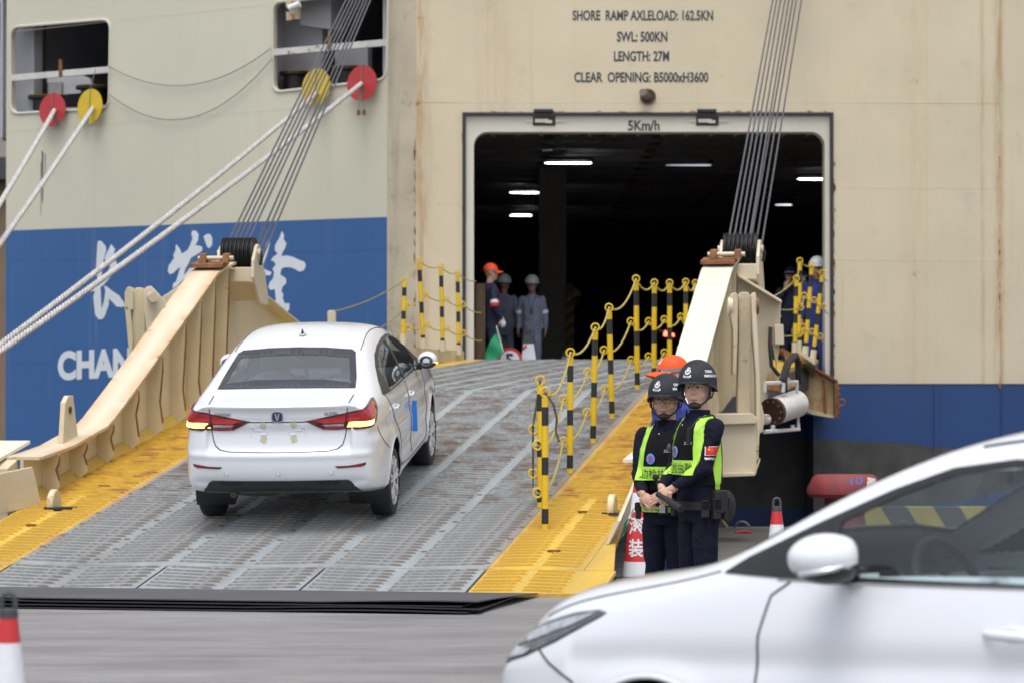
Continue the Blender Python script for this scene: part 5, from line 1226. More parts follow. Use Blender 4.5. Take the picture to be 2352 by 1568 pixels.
    def patch(loops3, d, name, m, off=.004, step=.05, th=.004, parent=None, mir=True, holes=()):
        """loops3: outline as (x,y,z) points (approximate); projected along d onto the body"""
        res = []
        for sg in ((1, -1) if mir else (1,)):
            dd = Vector((d[0], d[1] * sg, d[2])).normalized(); u, w, dd = basis(dd)
            L3 = [[Vector((p[0], p[1] * sg, p[2])) for p in l] for l in [loops3] + list(holes)]
            L2 = [[(p.dot(u), p.dot(w)) for p in l] for l in L3]
            dense_l = []
            for l in L2:
                o_ = []
                for i in range(len(l)):
                    a, b_ = Vector(l[i]), Vector(l[(i + 1) % len(l)]); k = max(1, int((b_ - a).length / step)); o_ += [tuple(a.lerp(b_, t / k)) for t in range(k)]
                dense_l.append(o_)
            xs = [p[0] for p in dense_l[0]]; ys = [p[1] for p in dense_l[0]]; ex = []
            gx = min(xs) + step / 2
            while gx < max(xs):
                gy = min(ys) + step / 2
                while gy < max(ys):
                    if pip((gx, gy), dense_l[0]) and not any(pip((gx, gy), h) for h in dense_l[1:]) and min((Vector((gx, gy)) - Vector(q)).length for l in dense_l for q in l) > step * .4: ex.append((gx, gy))
                    gy += step
                gx += step
            V2, T = fill2d(dense_l, ex); c0 = sum(L3[0], Vector()) / len(L3[0]); P = []; last = 0
            for v in V2:
                o_ = u * v.x + w * v.y + dd * (c0.dot(dd) - 1.2); h = bvh.ray_cast(o_, dd)
                if h[0] is None or h[3] > 2.4: P.append(u * v.x + w * v.y + dd * last)
                else: last = h[0].dot(dd); P.append(h[0] + h[1] * off * (1 if h[1].dot(dd) < 0 else -1))
            mb = MB(); mb.add(P, T)
            if th:
                nv = len(P); ed = {}
                for t in T:
                    for k in range(3): e = (t[k], t[(k + 1) % 3]); ed[e] = ed.get(e, 0) + 1
                mb.add([p + dd * th for p in P], []); 
                for (a, b_) in ed:
                    if (b_, a) not in ed: mb.F.append((a, b_, b_ + nv, a + nv))
            o = mb.build(name, m, parent or root, smooth=True, angle=60, norm=False); res.append(o)
        return res
    def line(pts, d, name='panel_gap', m=m_shut, r=.0045, off=.0, mir=True, closed=False, step=.03):
        for sg in ((1, -1) if mir else (1,)):
            dd = Vector((d[0], d[1] * sg, d[2])).normalized(); out = []; P = [Vector((p[0], p[1] * sg, p[2])) for p in pts]
            if closed: P.append(P[0])
            for a, b_ in zip(P, P[1:]):
                k = max(1, int((b_ - a).length / step))
                for t in range(k):
                    q = a.lerp(b_, t / k); h = bvh.ray_cast(q - dd * 1.0, dd)
                    if h[0] is not None: out.append(h[0] - dd * off)
            h = bvh.ray_cast(P[-1] - dd * 1.0, dd)
            if h[0] is not None: out.append(h[0] - dd * off)
            if len(out) > 1: MB().tube(out, r, 5).build(name, m, root, smooth=True, norm=False)
    S = lambda l, y=.8: [(a, y, b_) for a, b_ in l]
    side_d = (0, -1, 0)
    # window surrounds (black) with panes
    front_pane = [(.70, .998), (.30, .998), (-.12, 1.0), (-.12, 1.352), (.08, 1.350), (.29, 1.320), (.48, 1.252), (.70, 1.150), (.86, 1.07), (.80, 1.0)]
    front_pane = [(.66, .998), (.30, .998), (-.12, 1.0), (-.12, 1.352), (.08, 1.350), (.29, 1.320), (.46, 1.258), (.66, 1.168)]
    rear_pane = [(-.20, 1.003), (-.6, 1.012), (-1.02, 1.022), (-1.06, 1.10), (-1.04, 1.20), (-.85, 1.275), (-.55, 1.330), (-.20, 1.350)]
    quarter = [(.71, 1.0), (.90, 1.0), (.98, 1.012), (.88, 1.062), (.71, 1.142)]
    patch(S(DLO), side_d, 'window_surround', m_blk, .005, .04, .012, holes=[S(front_pane), S(rear_pane)])
    patch(S(front_pane), side_d, 'front_door_glass', g_side, .001, .08, 0); patch(S(rear_pane), side_d, 'rear_door_glass', g_side, .001, .08, 0)
    line(S([(.85, .982), (.4, .983), (0, .988), (-.5, .996), (-1.0, 1.008), (-1.38, 1.028)]), side_d, 'belt_moulding', m_chrome, .006)
    RX = lambda l: [(-1.4, a, b_) for a, b_ in l]
    patch(RX(RW), (1, 0, 0), 'rear_window_frit', m_frit, .004, .05, .01, mir=False, holes=[RX(shrink(RW, .052))])
    patch(RX(shrink(RW, .051)), (1, 0, 0), 'rear_glass', g_rear, .002, .08, 0, mir=False)
    FX = lambda l: [(.9, a, b_) for a, b_ in l]
    patch(FX(WS), (-1, 0, 0), 'windscreen_frit', m_frit, .004, .05, .01, mir=False, holes=[FX(shrink(WS, .04))])
    patch(FX(shrink(WS, .039)), (-1, 0, 0), 'windscreen', g_side, .002, .08, 0, mir=False)
    # roof ditch strips
    for sg in (1, -1):
        pts = []
        for i in range(26):
            xx = -1.02 + 1.25 * i / 25; h = bvh.ray_cast(Vector((xx, sg * (.545 + .01 * math.cos(i / 4)), 2)), Vector((0, 0, -1)))
            if h[0]: pts.append(h[0] - Vector((0, 0, .003)))
        MB().tube(pts, .010, 6, flat=.5).build('roof_strip', m_frit, root, smooth=True, norm=False)
    # rear lamps: inner (boot) and outer (wing)
    lamp_in = [(-2.1, .235, .925), (-2.1, .34, .945), (-2.1, .50, .975), (-2.1, .585, .99), (-2.1, .575, .85), (-2.1, .50, .845), (-2.1, .385, .85)]
    patch(lamp_in, (1, 0, 0), 'boot_lamp', m_tdark, .006, .03, .012)
    patch([(-2.1, .30, .928), (-2.1, .50, .958), (-2.1, .57, .972), (-2.1, .565, .905), (-2.1, .40, .90)], (1, 0, 0), 'boot_lamp_red', m_tred, .010, .03, .004)
    patch([(-2.1, .385, .862), (-2.1, .405, .875), (-2.1, .562, .868), (-2.1, .560, .858), (-2.1, .40, .855)], (1, 0, 0), 'boot_lamp_strip', m_tred, .010, .03, .004)
    patch([(-2.1, .375, .893), (-2.1, .56, .898), (-2.1, .558, .876), (-2.1, .40, .880)], (1, 0, 0), 'reversing_lens', m_tclear, .010, .03, .004)
    dl = (.80, -.60, 0)
    lamp_out = [(-2.08, .592, .992), (-2.06, .66, 1.005), (-2.02, .76, 1.03), (-1.86, .82, 1.062), (-1.80, .83, 1.06), (-1.83, .835, .99), (-1.93, .83, .90), (-2.0, .80, .862), (-2.08, .66, .845), (-2.1, .585, .85)]
    patch(lamp_out, dl, 'wing_lamp', m_tdark, .006, .03, .014)
    patch([(-2.08, .605, .978), (-2.04, .70, 1.0), (-1.95, .79, 1.03), (-1.85, .82, 1.043), (-1.90, .825, .96), (-1.96, .81, .93), (-2.06, .66, .918), (-2.09, .60, .915)], dl, 'wing_lamp_red', m_tred, .010, .03, .004)
    patch([(-2.07, .605, .908), (-2.02, .72, .912), (-1.97, .79, .918), (-1.99, .79, .885), (-2.06, .69, .867), (-2.09, .602, .868)], dl, 'indicator_lens', m_tamber, .010, .03, .004)
    patch([(-2.02, .735, .900), (-2.0, .765, .902), (-2.0, .77, .884), (-2.03, .735, .880)], dl, 'indicator_bulb', m_tamber2, .012, .02, .004)
    # boot lid gap
    lid = [(-2.0, .605, 1.10), (-2.05, .592, 1.03), (-2.1, .588, .99), (-2.1, .578, .85), (-2.1, .565, .78), (-2.1, .545, .72), (-2.1, .50, .685), (-2.1, .42, .672), (-2.1, .2, .668), (-2.1, 0, .667)]
    line(lid, (1, 0, 0))
    line([(-2.0, .28, .918), (-2.0, .0, .918)], (1, 0, 0), r=.005)
    patch([(-2.1, .47, .545), (-2.1, .60, .548), (-2.1, .70, .562), (-2.1, .74, .568), (-2.1, .735, .548), (-2.1, .70, .535), (-2.1, .51, .528), (-2.1, .49, .530)], (1, -.25, 0), 'bumper_reflector', m_blk, .004, .03, .006)
    patch([(-2.1, .49, .542), (-2.1, .60, .543), (-2.1, .725, .56), (-2.1, .70, .543), (-2.1, .51, .535)], (1, -.25, 0), 'reflector_lens', m_tred, .008, .03, .004)
    patch([(-2.1, -.58, .425), (-2.1, 0, .425), (-2.1, .58, .425), (-2.1, .61, .405), (-2.1, .66, .345), (-2.1, .68, .312), (-2.1, 0, .312), (-2.1, -.68, .312), (-2.1, -.66, .345), (-2.1, -.61, .405)], (1, 0, 0), 'rear_diffuser', m_dif, .006, .04, .02, mir=False)
    for yy in (-.45, 0, .45):
        h = bvh.ray_cast(Vector((-3, yy, .49)), Vector((1, 0, 0))); MB().cyl(h[0] + Vector((.004, 0, 0)), h[0] - Vector((.003, 0, 0)), .014, n=16).build('parking_sensor', m_car, root, smooth=True); MB().tube(arc(h[0] - Vector((.001, 0, 0)), .019, 0, 2 * PI, 14, (0, 1, 0), (0, 0, 1))[:-1], .002, 4, closed=True).build('sensor_ring', mat('sensor_ring_grey', (.4, .4, .42), .4, var=0), root)
    # tape squares and embossed plate bosses
    m_tape = mat('masking_tape', (.52, .49, .34), .7, var=.1, vs=30)
    for yy, zz, an in ((.125, .895, .3), (-.135, .90, -.35), (.125, .775, .4), (-.135, .775, -.3)):
        q = []
        for k in range(4):
            a = an + PI / 4 + k * PI / 2; q.append((-2.1, yy + .035 * math.cos(a), zz + .04 * math.sin(a)))
        patch(q, (1, 0, 0), 'tape', m_tape, .003, .02, 0, mir=False)
    for sg in (1, -1):
        line([(-2.1, sg * .235, .79), (-2.1, sg * .235, .875), (-2.1, sg * .20, .875), (-2.1, sg * .20, .845), (-2.1, sg * .14, .845)], (1, 0, 0), 'plate_boss', m_car, .004, .001, mir=False)
        line([(-2.1, sg * .16, .81), (-2.1, sg * .10, .81), (-2.1, sg * .09, .85)], (1, 0, 0), 'plate_boss', m_car, .004, .001, mir=False)
    # badge and letters
    h0 = bvh.ray_cast(Vector((-3, 0, .965)), Vector((1, 0, 0)))[0]
    def sq(ry, rz, p=3.2, nn=28): return [Vector((0, ry * math.copysign(abs(math.cos(t)) ** (2 / p), math.cos(t)), rz * math.copysign(abs(math.sin(t)) ** (2 / p), math.sin(t)))) for t in [2 * PI * k / nn for k in range(nn)]]
    MB().prism([h0 + Vector((.004, 0, 0)) + q for q in sq(.052, .048)], (-.014, 0, 0)).build('badge_rim', m_chrome, root, smooth=True, angle=30)
    MB().prism([h0 + Vector((-.0085, 0, 0)) + q for q in sq(.044, .040)], (-.003, 0, 0)).build('badge_field', mat('badge_blue', (.01, .02, .10), .2, var=0, coat=1), root)
    b_ = h0 + Vector((-.0125, 0, 0))
    for sg in (1, -1):
        MB().prism([b_ + Vector((0, sg * .001, -.036)), b_ + Vector((0, sg * .012, -.016)), b_ + Vector((0, sg * .020, .026)), b_ + Vector((0, sg * .010, .031)), b_ + Vector((0, sg * .001, -.010))], (-.004, 0, 0)).build('badge_v', m_chrome, root)
    for s_, ya, yb, zz in (('CHANGAN', .545, .405, .968), ('ALSVIN', -.395, -.51, .968)):
        def P(u, v):
            yy = ya + (yb - ya) * u; h = bvh.ray_cast(Vector((-3, yy, zz + .030 * v)), Vector((1, 0, 0))); return h[0] - Vector((.004, 0, 0))
        lettering(s_, P, mat('badge_letters', (.24, .25, .28), .35, metal=.2, var=0), root, bold=.035)
    # door and panel gaps
    for l in ([(.80, .975), (.865, .93), (.90, .80), (.905, .60), (.90, .42), (.87, .33), (.82, .30)], [(-.15, .985), (-.16, .80), (-.165, .55), (-.16, .33)], [(-1.30, 1.03), (-1.22, .93), (-1.12, .83), (-.99, .70), (-.90, .62), (-.86, .50), (-.85, .33)],
              [(.82, .30), (.3, .295), (-.3, .295), (-.85, .33)]): line(S(l), side_d)
    line(S([(-1.53, .60), (-1.62, .64), (-1.72, .68), (-1.80, .74), (-1.87, .84)]), side_d)
    line(S([(1.66, .60), (1.78, .66), (1.84, .70)], .8), (-.3, -1, 0))
    # bonnet gap seen from the side
    pts = []
    for t in range(24):
        xx = 1.10 + .80 * t / 23; yy = .770 - .09 * (t / 23) ** 2
        h = bvh.ray_cast(Vector((xx, yy, 2)), Vector((0, 0, -1)))
        if h[0]: pts.append(h[0])
    for sg in (1, -1): MB().tube([Vector((p.x, p.y * sg, p.z)) for p in pts], .004, 5).build('bonnet_gap', m_shut, root, smooth=True, norm=False)
    # fuel flap
    h = bvh.ray_cast(Vector((-1.42, -3, .84)), Vector((0, 1, 0)))
    fp = [(-1.42 + .075 * math.cos(t) * (1.0), .84 + .085 * math.sin(t)) for t in [2 * PI * k / 20 for k in range(20)]]
    line([(a, -.8, b_) for a, b_ in fp], (0, 1, 0), 'fuel_flap_gap', mat('soft_gap', (.30, .30, .32), .6, var=0), .002, mir=False, closed=True)
    # handles
    for xx, zz in ((-.03, .845), (-1.02, .875)):
        for sg in (1, -1):
            h = bvh.ray_cast(Vector((xx, 3 * sg, zz)), Vector((0, -sg, 0)))[0]
            MB().ball(h + Vector((-.01, -sg * .008, 0)), .07, .014, .034).build('handle_recess', mat('handle_shade', (.62, .63, .66), .4, var=0), root, smooth=True)
            MB().tube([h + Vector((-.10, sg * .004, -.002)), h + Vector((-.07, sg * .032, 0)), h + Vector((.04, sg * .034, .002)), h + Vector((.09, sg * .004, .004))], [.010, .016, .016, .010], 10, flat=.75).build('door_handle', m_car, root, smooth=True)
    # blue foam block on the right front door
    h = bvh.ray_cast(Vector((-.04, -3, .60)), Vector((0, 1, 0)))[0]
    MB().box(-.05, -.01, h.y - .035, h.y + .005, .50, .78).build('door_guard', mat('blue_foam', (.02, .22, .75), .6, var=.05), root, bevel=.004)
    # mirrors
    for sg in (1, -1):
        c = Vector((.575, sg * .928, 1.065)); mb = MB()
        rings_ = []
        prof = [(-.105, .0, .0), (-.10, .085, .062), (-.06, .115, .078), (0, .118, .082), (.05, .10, .07), (.085, .06, .045), (.10, .0, .0)]
        up = MB().ball(c, .128, .094, .080, 28, 18); up.V = [v if v.x > c.x - .075 else Vector((c.x - .075 - (c.x - .075 - v.x) * .35, v.y, v.z)) for v in up.V]
        keepF = [f for f in up.F if sum(up.V[i].z for i in f) / len(f) > c.z - .03 - (sum(up.V[i].x for i in f) / len(f) - c.x) * .15]; lowF = [f for f in up.F if f not in set(keepF)]
        a = MB(); a.V = list(up.V); a.F = keepF; a.build('mirror_cap', m_car, root, smooth=True, angle=50)
        a = MB(); a.V = [v - Vector((0, 0, .002)) for v in up.V]; a.F = lowF; a.build('mirror_base', m_blk, root, smooth=True, angle=50)
        MB().tube([c + Vector((.10, sg * .03, -.046)), c + Vector((.05, sg * .084, -.036)), c + Vector((.0, sg * .088, -.026)), c + Vector((-.06, sg * .075, -.012))], .009, 8).build('mirror_indicator', m_tamber if sg < 0 else m_chrome, root, smooth=True)
        MB().beam(c + Vector((.0, -sg * .18, -.06)), c + Vector((0, -sg * .05, -.06)), .07, .05).build('mirror_stalk', m_blk, root, bevel=.01)
        MB().ball(c + Vector((-.088, 0, .002)), .003, .062, .050).build('mirror_glass', mat('mirror_silver', (.25, .26, .28), .05, metal=1, var=0), root, smooth=True)
        MB().prism([Vector((.70, sg * .80, .995)), Vector((.52, sg * .815, .995)), Vector((.58, sg * .80, 1.06))], (0, sg * .012, 0)).build('mirror_foot', m_blk, root)
    # shark fin wrapped in film
    h = bvh.ray_cast(Vector((-.72, 0, 3)), Vector((0, 0, -1)))[0]
    MB().add([h + Vector((.09, 0, -.005)), h + Vector((-.05, .016, -.005)), h + Vector((-.05, -.016, -.005)), h + Vector((-.03, .004, .062)), h + Vector((-.055, 0, .06))], [(0, 1, 3), (0, 3, 2), (1, 4, 3), (2, 3, 4), (1, 2, 4)]).build('aerial', m_blk, root)
    MB().ball(h + Vector((-.02, 0, .002)), .05, .035, .014).build('aerial_base', m_plasticwrap, root, smooth=True)
    # headlamp, grille
    dfr = (-.62, -.78, 0)
    HL = [(2.05, .50, .70), (2.0, .60, .735), (1.90, .70, .775), (1.72, .78, .83), (1.60, .80, .845), (1.56, .805, .84), (1.66, .82, .795), (1.78, .82, .735), (1.90, .78, .68), (2.0, .70, .645), (2.06, .60, .635), (2.10, .50, .655)]
    dfl = (-.55, -.83, 0)
    m_hl = mat('headlamp_dark', (.10, .105, .115), .12, var=.5, vs=14, coat=1); m_hb = mat('headlamp_reflector', (.65, .67, .70), .15, metal=.7, var=.5, vs=18)
    patch(HL, dfl, 'headlamp', m_hl, .006, .03, .016)
    patch([(1.98, .62, .715), (1.86, .72, .765), (1.72, .79, .815), (1.60, .805, .838), (1.70, .81, .795), (1.86, .77, .735), (1.98, .68, .69)], dfl, 'running_light_strip', m_hb, .010, .03, .004)
    patch([(2.03, .56, .70), (1.96, .67, .70), (1.86, .76, .70), (1.90, .77, .68), (2.0, .68, .652), (2.06, .58, .648)], dfl, 'headlamp_reflector', m_hb, .010, .03, .004)
    line(HL, dfl, 'headlamp_edge', m_blk, .005, closed=True)
    patch([(2.15, -.48, .60), (2.15, .48, .60), (2.15, .40, .44), (2.15, .25, .30), (2.15, -.25, .30), (2.15, -.40, .44)], (-1, 0, 0), 'grille', m_blk, .005, .04, .01, mir=False)
    # wheel arches and wheels
    for xa, za in arches:
        for sg in (1, -1):
            pts = []
            for k in range(41):
                a = -R(18) + (PI + R(36)) * k / 40; xx = xa + AR_ * math.cos(a); zz = za + AR_ * math.sin(a)
                if zz < .2: continue
                h = bvh.ray_cast(Vector((xx, 3 * sg, zz)), Vector((0, -sg, 0)))
                if h[0] is not None: pts.append(h[0] + Vector((0, -sg * .006, 0)))
            MB().tube(pts, .010, 8).build('arch_lip', m_car, root, smooth=True, norm=False)
            fl_ = MB()
            fl_.grid([[Vector((xa + rr * math.cos(a), yy, za + rr * math.sin(a))) for a in [-R(25) + (PI + R(50)) * k / 24 for k in range(25)]] for yy, rr in ((sg * .840, AR_ + .012), (sg * .80, AR_ + .015), (sg * .50, AR_ + .01), (sg * .49, .02))])
            fl_.build('wheel_liner', m_blk, root, smooth=True)
            c = Vector((xa, sg * .755, .257)); ax = Vector((0, sg, 0))
            wh = MB().lathe([(.205, -.09), (.27, -.098), (.293, -.085), (.302, -.06), (.302, .06), (.293, .082), (.272, .095), (.235, .094), (.205, .085)], c, ax, 48).build('wheel', m_tyre, root, smooth=True, angle=35)
            for gy in (-.045, -.015, .015, .045): MB().lathe([(.3035, -.003), (.3035, .003), (.299, .003), (.299, -.003)], c + ax * gy, ax, 48, closed=True).build('tread_groove', m_gasket, wh)
            MB().lathe([(.212, .07), (.214, .088), (.205, .092), (.195, .08), (.19, .02), (.19, -.08), (.205, -.085)], c, ax, 48, closed=True).build('rim', m_alloy, wh, smooth=True)
            MB().cyl(c - ax * .01, c - ax * .03, .15, n=32).build('brake_disc', m_dkgrey, wh, smooth=True)
            sp = MB(); u, w = Vector((1, 0, 0)), Vector((0, 0, 1))
            for k in range(7):
                a = 2 * PI * k / 7 + .2
                for da in (-.10, .10):
                    p0 = c + ax * .078 + (u * math.cos(a) + w * math.sin(a)) * .035; p1 = c + ax * .088 + (u * math.cos(a + da * 1.2) + w * math.sin(a + da * 1.2)) * .198; sp.beam(p0, p1, .024, .022, ax)
            sp.lathe([(.0, .05), (.05, .05), (.05, .085), (.035, .092), (0, .094)], c, ax, 20); sp.build('spokes', m_alloy, wh, smooth=True, angle=30)
    # cabin
    MB().hexa([(-1.5, -.72, .22), (1.15, -.72, .22), (1.15, .72, .22), (-1.5, .72, .22), (-1.5, -.72, .25), (1.15, -.72, .25), (1.15, .72, .25), (-1.5, .72, .25)]).build('cabin_floor', m_cabin, root)
    for sg in (1, -1): MB().hexa([(-1.25, sg * .70, .25), (1.0, sg * .70, .25), (1.0, sg * .76, .25), (-1.25, sg * .76, .25), (-1.25, sg * .745, .965), (1.0, sg * .755, .945), (1.0, sg * .775, .945), (-1.25, sg * .77, .965)]).build('door_card', m_cabin, root)
    MB().prism([(.48, -.74, .35), (.50, -.74, .82), (.56, -.74, .90), (.75, -.74, .955), (1.12, -.74, .93), (1.15, -.74, .35)], (0, 1.48, 0)).build('dashboard', m_cabin, root, bevel=.02)
    MB().prism([(-1.68, -.62, 1.06), (-1.15, -.66, 1.0), (-1.15, -.66, .96), (-1.68, -.62, 1.0)], (0, 1.28, 0)).build('parcel_shelf', mat('parcel_grey', (.09, .09, .095), .8, var=0), root)
    def seat(y, xx, w=.24, wrap=True, hr=True):
        MB().prism([(xx - .02, y - w, .38), (xx + .50, y - w, .42), (xx + .52, y - w, .55), (xx + .03, y - w, .50)], (0, 2 * w, 0)).build('seat_cushion', m_seat, root, bevel=.04)
        q = [(xx + .06, .48), (xx - .14, 1.02), (xx - .20, 1.06), (xx - .26, 1.02), (xx - .10, .46)]
        MB().prism([(a, y - w, b_) for a, b_ in q], (0, 2 * w, 0)).build('seat_back', m_seat, root, bevel=.05)
        if hr:
            MB().hexa([(xx - .27, y - .13, 1.07), (xx - .19, y - .13, 1.07), (xx - .19, y + .13, 1.07), (xx - .27, y + .13, 1.07), (xx - .29, y - .11, 1.24), (xx - .23, y - .11, 1.24), (xx - .23, y + .11, 1.24), (xx - .29, y + .11, 1.24)]).build('headrest', m_seat, root, bevel=.03)
            MB().tube([(xx - .22, y - .05, 1.0), (xx - .23, y - .05, 1.08)], .008, 6).build('headrest_post', m_chrome, root); MB().tube([(xx - .22, y + .05, 1.0), (xx - .23, y + .05, 1.08)], .008, 6).build('headrest_post', m_chrome, root)
        if wrap: MB().ball((xx - .26, y, .86), .05, w * 1.04, .25).build('seat_wrap', m_plasticwrap, root, smooth=True)
    seat(.37, .02); seat(-.37, .02); seat(.36, -.84, .33, False, False); seat(-.36, -.84, .33, False, False)
    for y in (.36, -.36): MB().ball((-1.06, y, 1.06), .045, .17, .085).build('rear_headrest', m_plasticwrap, root, smooth=True)
    c = Vector((.46, .37, .93)); ax = Vector((-.9, 0, .42)).normalized(); u = Vector((0, 1, 0)); w = ax.cross(u)
    MB().tube(arc(c, .185, 0, 2 * PI, 36, u, w)[:-1], .016, 10, closed=True).build('steering_wheel', m_cabin, root, smooth=True)
    st = MB(); st.ball(c, .05, .07, .06)
    for a in (0, PI, 1.5 * PI): st.beam(c, c + (u * math.cos(a) + w * math.sin(a)) * .18, .03, .02, ax)
    st.build('wheel_hub', m_cabin, root, smooth=True)
    MB().beam((.44, -.09, 1.31), (.42, .09, 1.31), .03, .06).build('interior_mirror', m_blk, root, bevel=.015)
    MB().beam((.43, .0, 1.33), (.45, .0, 1.38), .02, .02).build('mirror_stem', m_blk, root)
    # exhaust stub, underside
    MB().hexa([(-1.85, -.60, .30), (2.0, -.60, .22), (2.0, .60, .22), (-1.85, .60, .30), (-1.85, -.60, .34), (2.0, -.60, .26), (2.0, .60, .26), (-1.85, .60, .34)]).build('underbody', m_blk, root)
    MB().tube([(-2.02, .42, .285), (-1.7, .42, .29)], .030, 14).build('exhaust', m_dkgrey, root, smooth=True); MB().ball((-1.80, .25, .285), .12, .26, .05).build('silencer', m_dkgrey, root, smooth=True)
    for sg in (1, -1): MB().cyl((-1.205, sg * .5, .28), (-1.205, sg * .66, .30), .04).build('axle', m_dkgrey, root)
    return root

car1 = make_sedan()
tag(car1, 'white sedan driving up the ramp seen from behind with both rear indicators lit', 'car', 'white sedans')
kids = kidmap()
car2 = copy_tree(car1, kids)
tag(car2, 'blurred white sedan crossing the bottom right foreground seen from its side', 'car', 'white sedans')
# car 1 on the ramp: rear axle contact found from the photograph, heading slightly right of straight ahead
YAW1 = math.atan(.104); fwd = Vector((math.sin(YAW1), math.cos(YAW1), 0)); 
axle = Vector((-1.86, 27.05, 0)); vax = (axle - G0).x * sP + (axle - G0).y * cP; axle.z = .03 + hv(vax) + .012 + .045
vf = vax + 2.5 * math.cos(PSI - YAW1); slope = (hv(vf) - hv(vax)) / 2.5; F3 = Vector((fwd.x, fwd.y, slope)).normalized()
L3 = Vector((-fwd.y, fwd.x, 0)); aL = (hv(vax + .5 * (L3.x * sP + L3.y * cP)) - hv(vax - .5 * (L3.x * sP + L3.y * cP))); L3 = Vector((L3.x, L3.y, aL)).normalized(); U3 = F3.cross(L3).normalized(); L3 = U3.cross(F3)
M1 = Matrix(((F3.x, L3.x, U3.x, 0), (F3.y, L3.y, U3.y, 0), (F3.z, L3.z, U3.z, 0), (0, 0, 0, 1)))
car1.matrix_world = Matrix.Translation(axle) @ M1 @ Matrix.Translation((1.205, 0, 0))
TH2 = R(39.5); car2.matrix_world = Matrix.Translation((2.028, 10.06, 0)) @ Matrix.Rotation(PI - TH2, 4, 'Z')
_c = Vector((.575, .928, 1.065)); _fold = Matrix.Translation(_c + Vector((-.01, .02, 0))) @ Matrix.Rotation(R(50), 4, 'Z') @ Matrix.Translation(-_c)
for c in children(car2):
    if c.name.split('.')[0] in ('mirror_cap', 'mirror_base', 'mirror_indicator', 'mirror_glass') and c.data.vertices[0].co.y > 0: c.matrix_local = _fold
    if c.name.split('.')[0] in ('wheel', 'brake_disc'): c.location.z += .045
# ------------------------------------------------------------------ people
m_skin = mat('skin', (.60, .37, .275), .5, var=.06, vs=12, spec=.35); m_skin2 = mat('skin_tan', (.50, .30, .215), .5, var=.06, vs=12, spec=.35)
m_skind = mat('skin_dark', (.20, .12, .09), .6, var=0)
m_lips = mat('lips', (.34, .13, .11), .45, var=0); m_hair = mat('black_hair', (.008, .007, .007), .6, var=0)
m_eye = mat('eye_white', (.55, .53, .50), .25, var=0); m_iris = mat('iris_dark', (.012, .008, .006), .1, var=0)
m_navy = mat('navy_uniform_cloth', (.0065, .0085, .021), .85, var=.25, vs=6, bump=.5, bs=90, spec=.2)
m_vest = mat('black_vest_mesh', (.008, .008, .010), .9, var=.2, vs=12, bump=.4, bs=160, spec=.2)
m_hiviz = mat('hi_vis_tape', (.46, .82, .08), .4, var=.06, vs=14, bump=.2, bs=60, emis=.0)
m_helm = mat('helmet_matte', (.030, .034, .042), .72, var=.08, vs=8, spec=.25); m_strap = mat('strap_black', (.010, .010, .011), .6, var=0)
m_bdg = mat('badge_white', (.70, .71, .74), .5, var=.05)
m_orange = mat('orange_cap_cloth', (1.0, .085, .005), .65, var=.05, vs=9); m_refl = mat('reflective_grey_tape', (.22, .22, .24), .4, var=.1); m_reflw = mat('reflective_white_tape', (.60, .62, .66), .4, var=.1)
m_cov_navy = mat('navy_coverall', (.014, .019, .05), .85, var=.25, vs=4, bump=.4, bs=60); m_cov_grey = mat('grey_blue_coverall', (.17, .19, .26), .85, var=.2, vs=4, bump=.4, bs=60); m_cov_blue = mat('blue_coverall', (.018, .035, .20), .85, var=.2, vs=4, bump=.4, bs=60)
m_glove = mat('white_glove', (.65, .66, .72), .7, var=.08); m_pred = mat('red_panel', (.50, .02, .03), .7, var=.1)

TS = bpy.data.scenes.new('work')      # scratch scene, removed again below
def remesh_to(mb, name, m, parent, voxel, smooth=2, wrinkle=0.0, wscale=9, seed=0, zsplit=None):
    me = bpy.data.meshes.new('tmp'); me.from_pydata([tuple(v) for v in mb.V], [], mb.F); me.update()
    b = bmesh.new(); b.from_mesh(me); bmesh.ops.recalc_face_normals(b, faces=b.faces); b.to_mesh(me); b.free()
    o = bpy.data.objects.new('tmp', me); TS.collection.objects.link(o)
    r_ = o.modifiers.new('r', 'REMESH'); r_.mode = 'VOXEL'; r_.voxel_size = voxel
    s_ = o.modifiers.new('s', 'SMOOTH'); s_.factor = .5; s_.iterations = smooth
    with bpy.context.temp_override(scene=TS, view_layer=TS.view_layers[0]):
        res = bpy.data.meshes.new_from_object(o.evaluated_get(bpy.context.evaluated_depsgraph_get()))
    bpy.data.objects.remove(o); bpy.data.meshes.remove(me)
    if wrinkle:
        n_ = len(res.vertices); co = np.empty(n_ * 3); res.vertices.foreach_get('co', co); nr = np.empty(n_ * 3); res.vertex_normals.foreach_get('vector', nr); d = np.empty(n_); co = co.reshape(-1, 3)
        for i in range(n_):
            x, y, z = co[i]; q = Vector((x * wscale + seed, y * wscale, z * wscale * .9 + x * 4)); d[i] = (noise.noise(q) - .9 * abs(noise.noise(q * 2.1 + Vector((3, 1, 7))))) * wrinkle
        co += nr.reshape(-1, 3) * d[:, None]; res.vertices.foreach_set('co', co.ravel()); res.update()
    res.name = name; res.materials.clear(); res.materials.append(m)
    for p in res.polygons: p.use_smooth = True
    return link(name, res, parent)
def bvh_of(o):
    me = o.data; return BVHTree.FromPolygons([v.co.copy() for v in me.vertices], [tuple(p.vertices) for p in me.polygons])
def lb(mb, name, m, parent, smooth=True, angle=50, bevel=0):
    me = mb.mesh(name, m, False); b = bmesh.new(); b.from_mesh(me); bmesh.ops.recalc_face_normals(b, faces=b.faces); b.to_mesh(me); b.free(); finish(me, m, smooth, angle); o = link(name, me, parent)
    if bevel: md = o.modifiers.new('bevel', 'BEVEL'); md.width = bevel; md.segments = 2
    return o
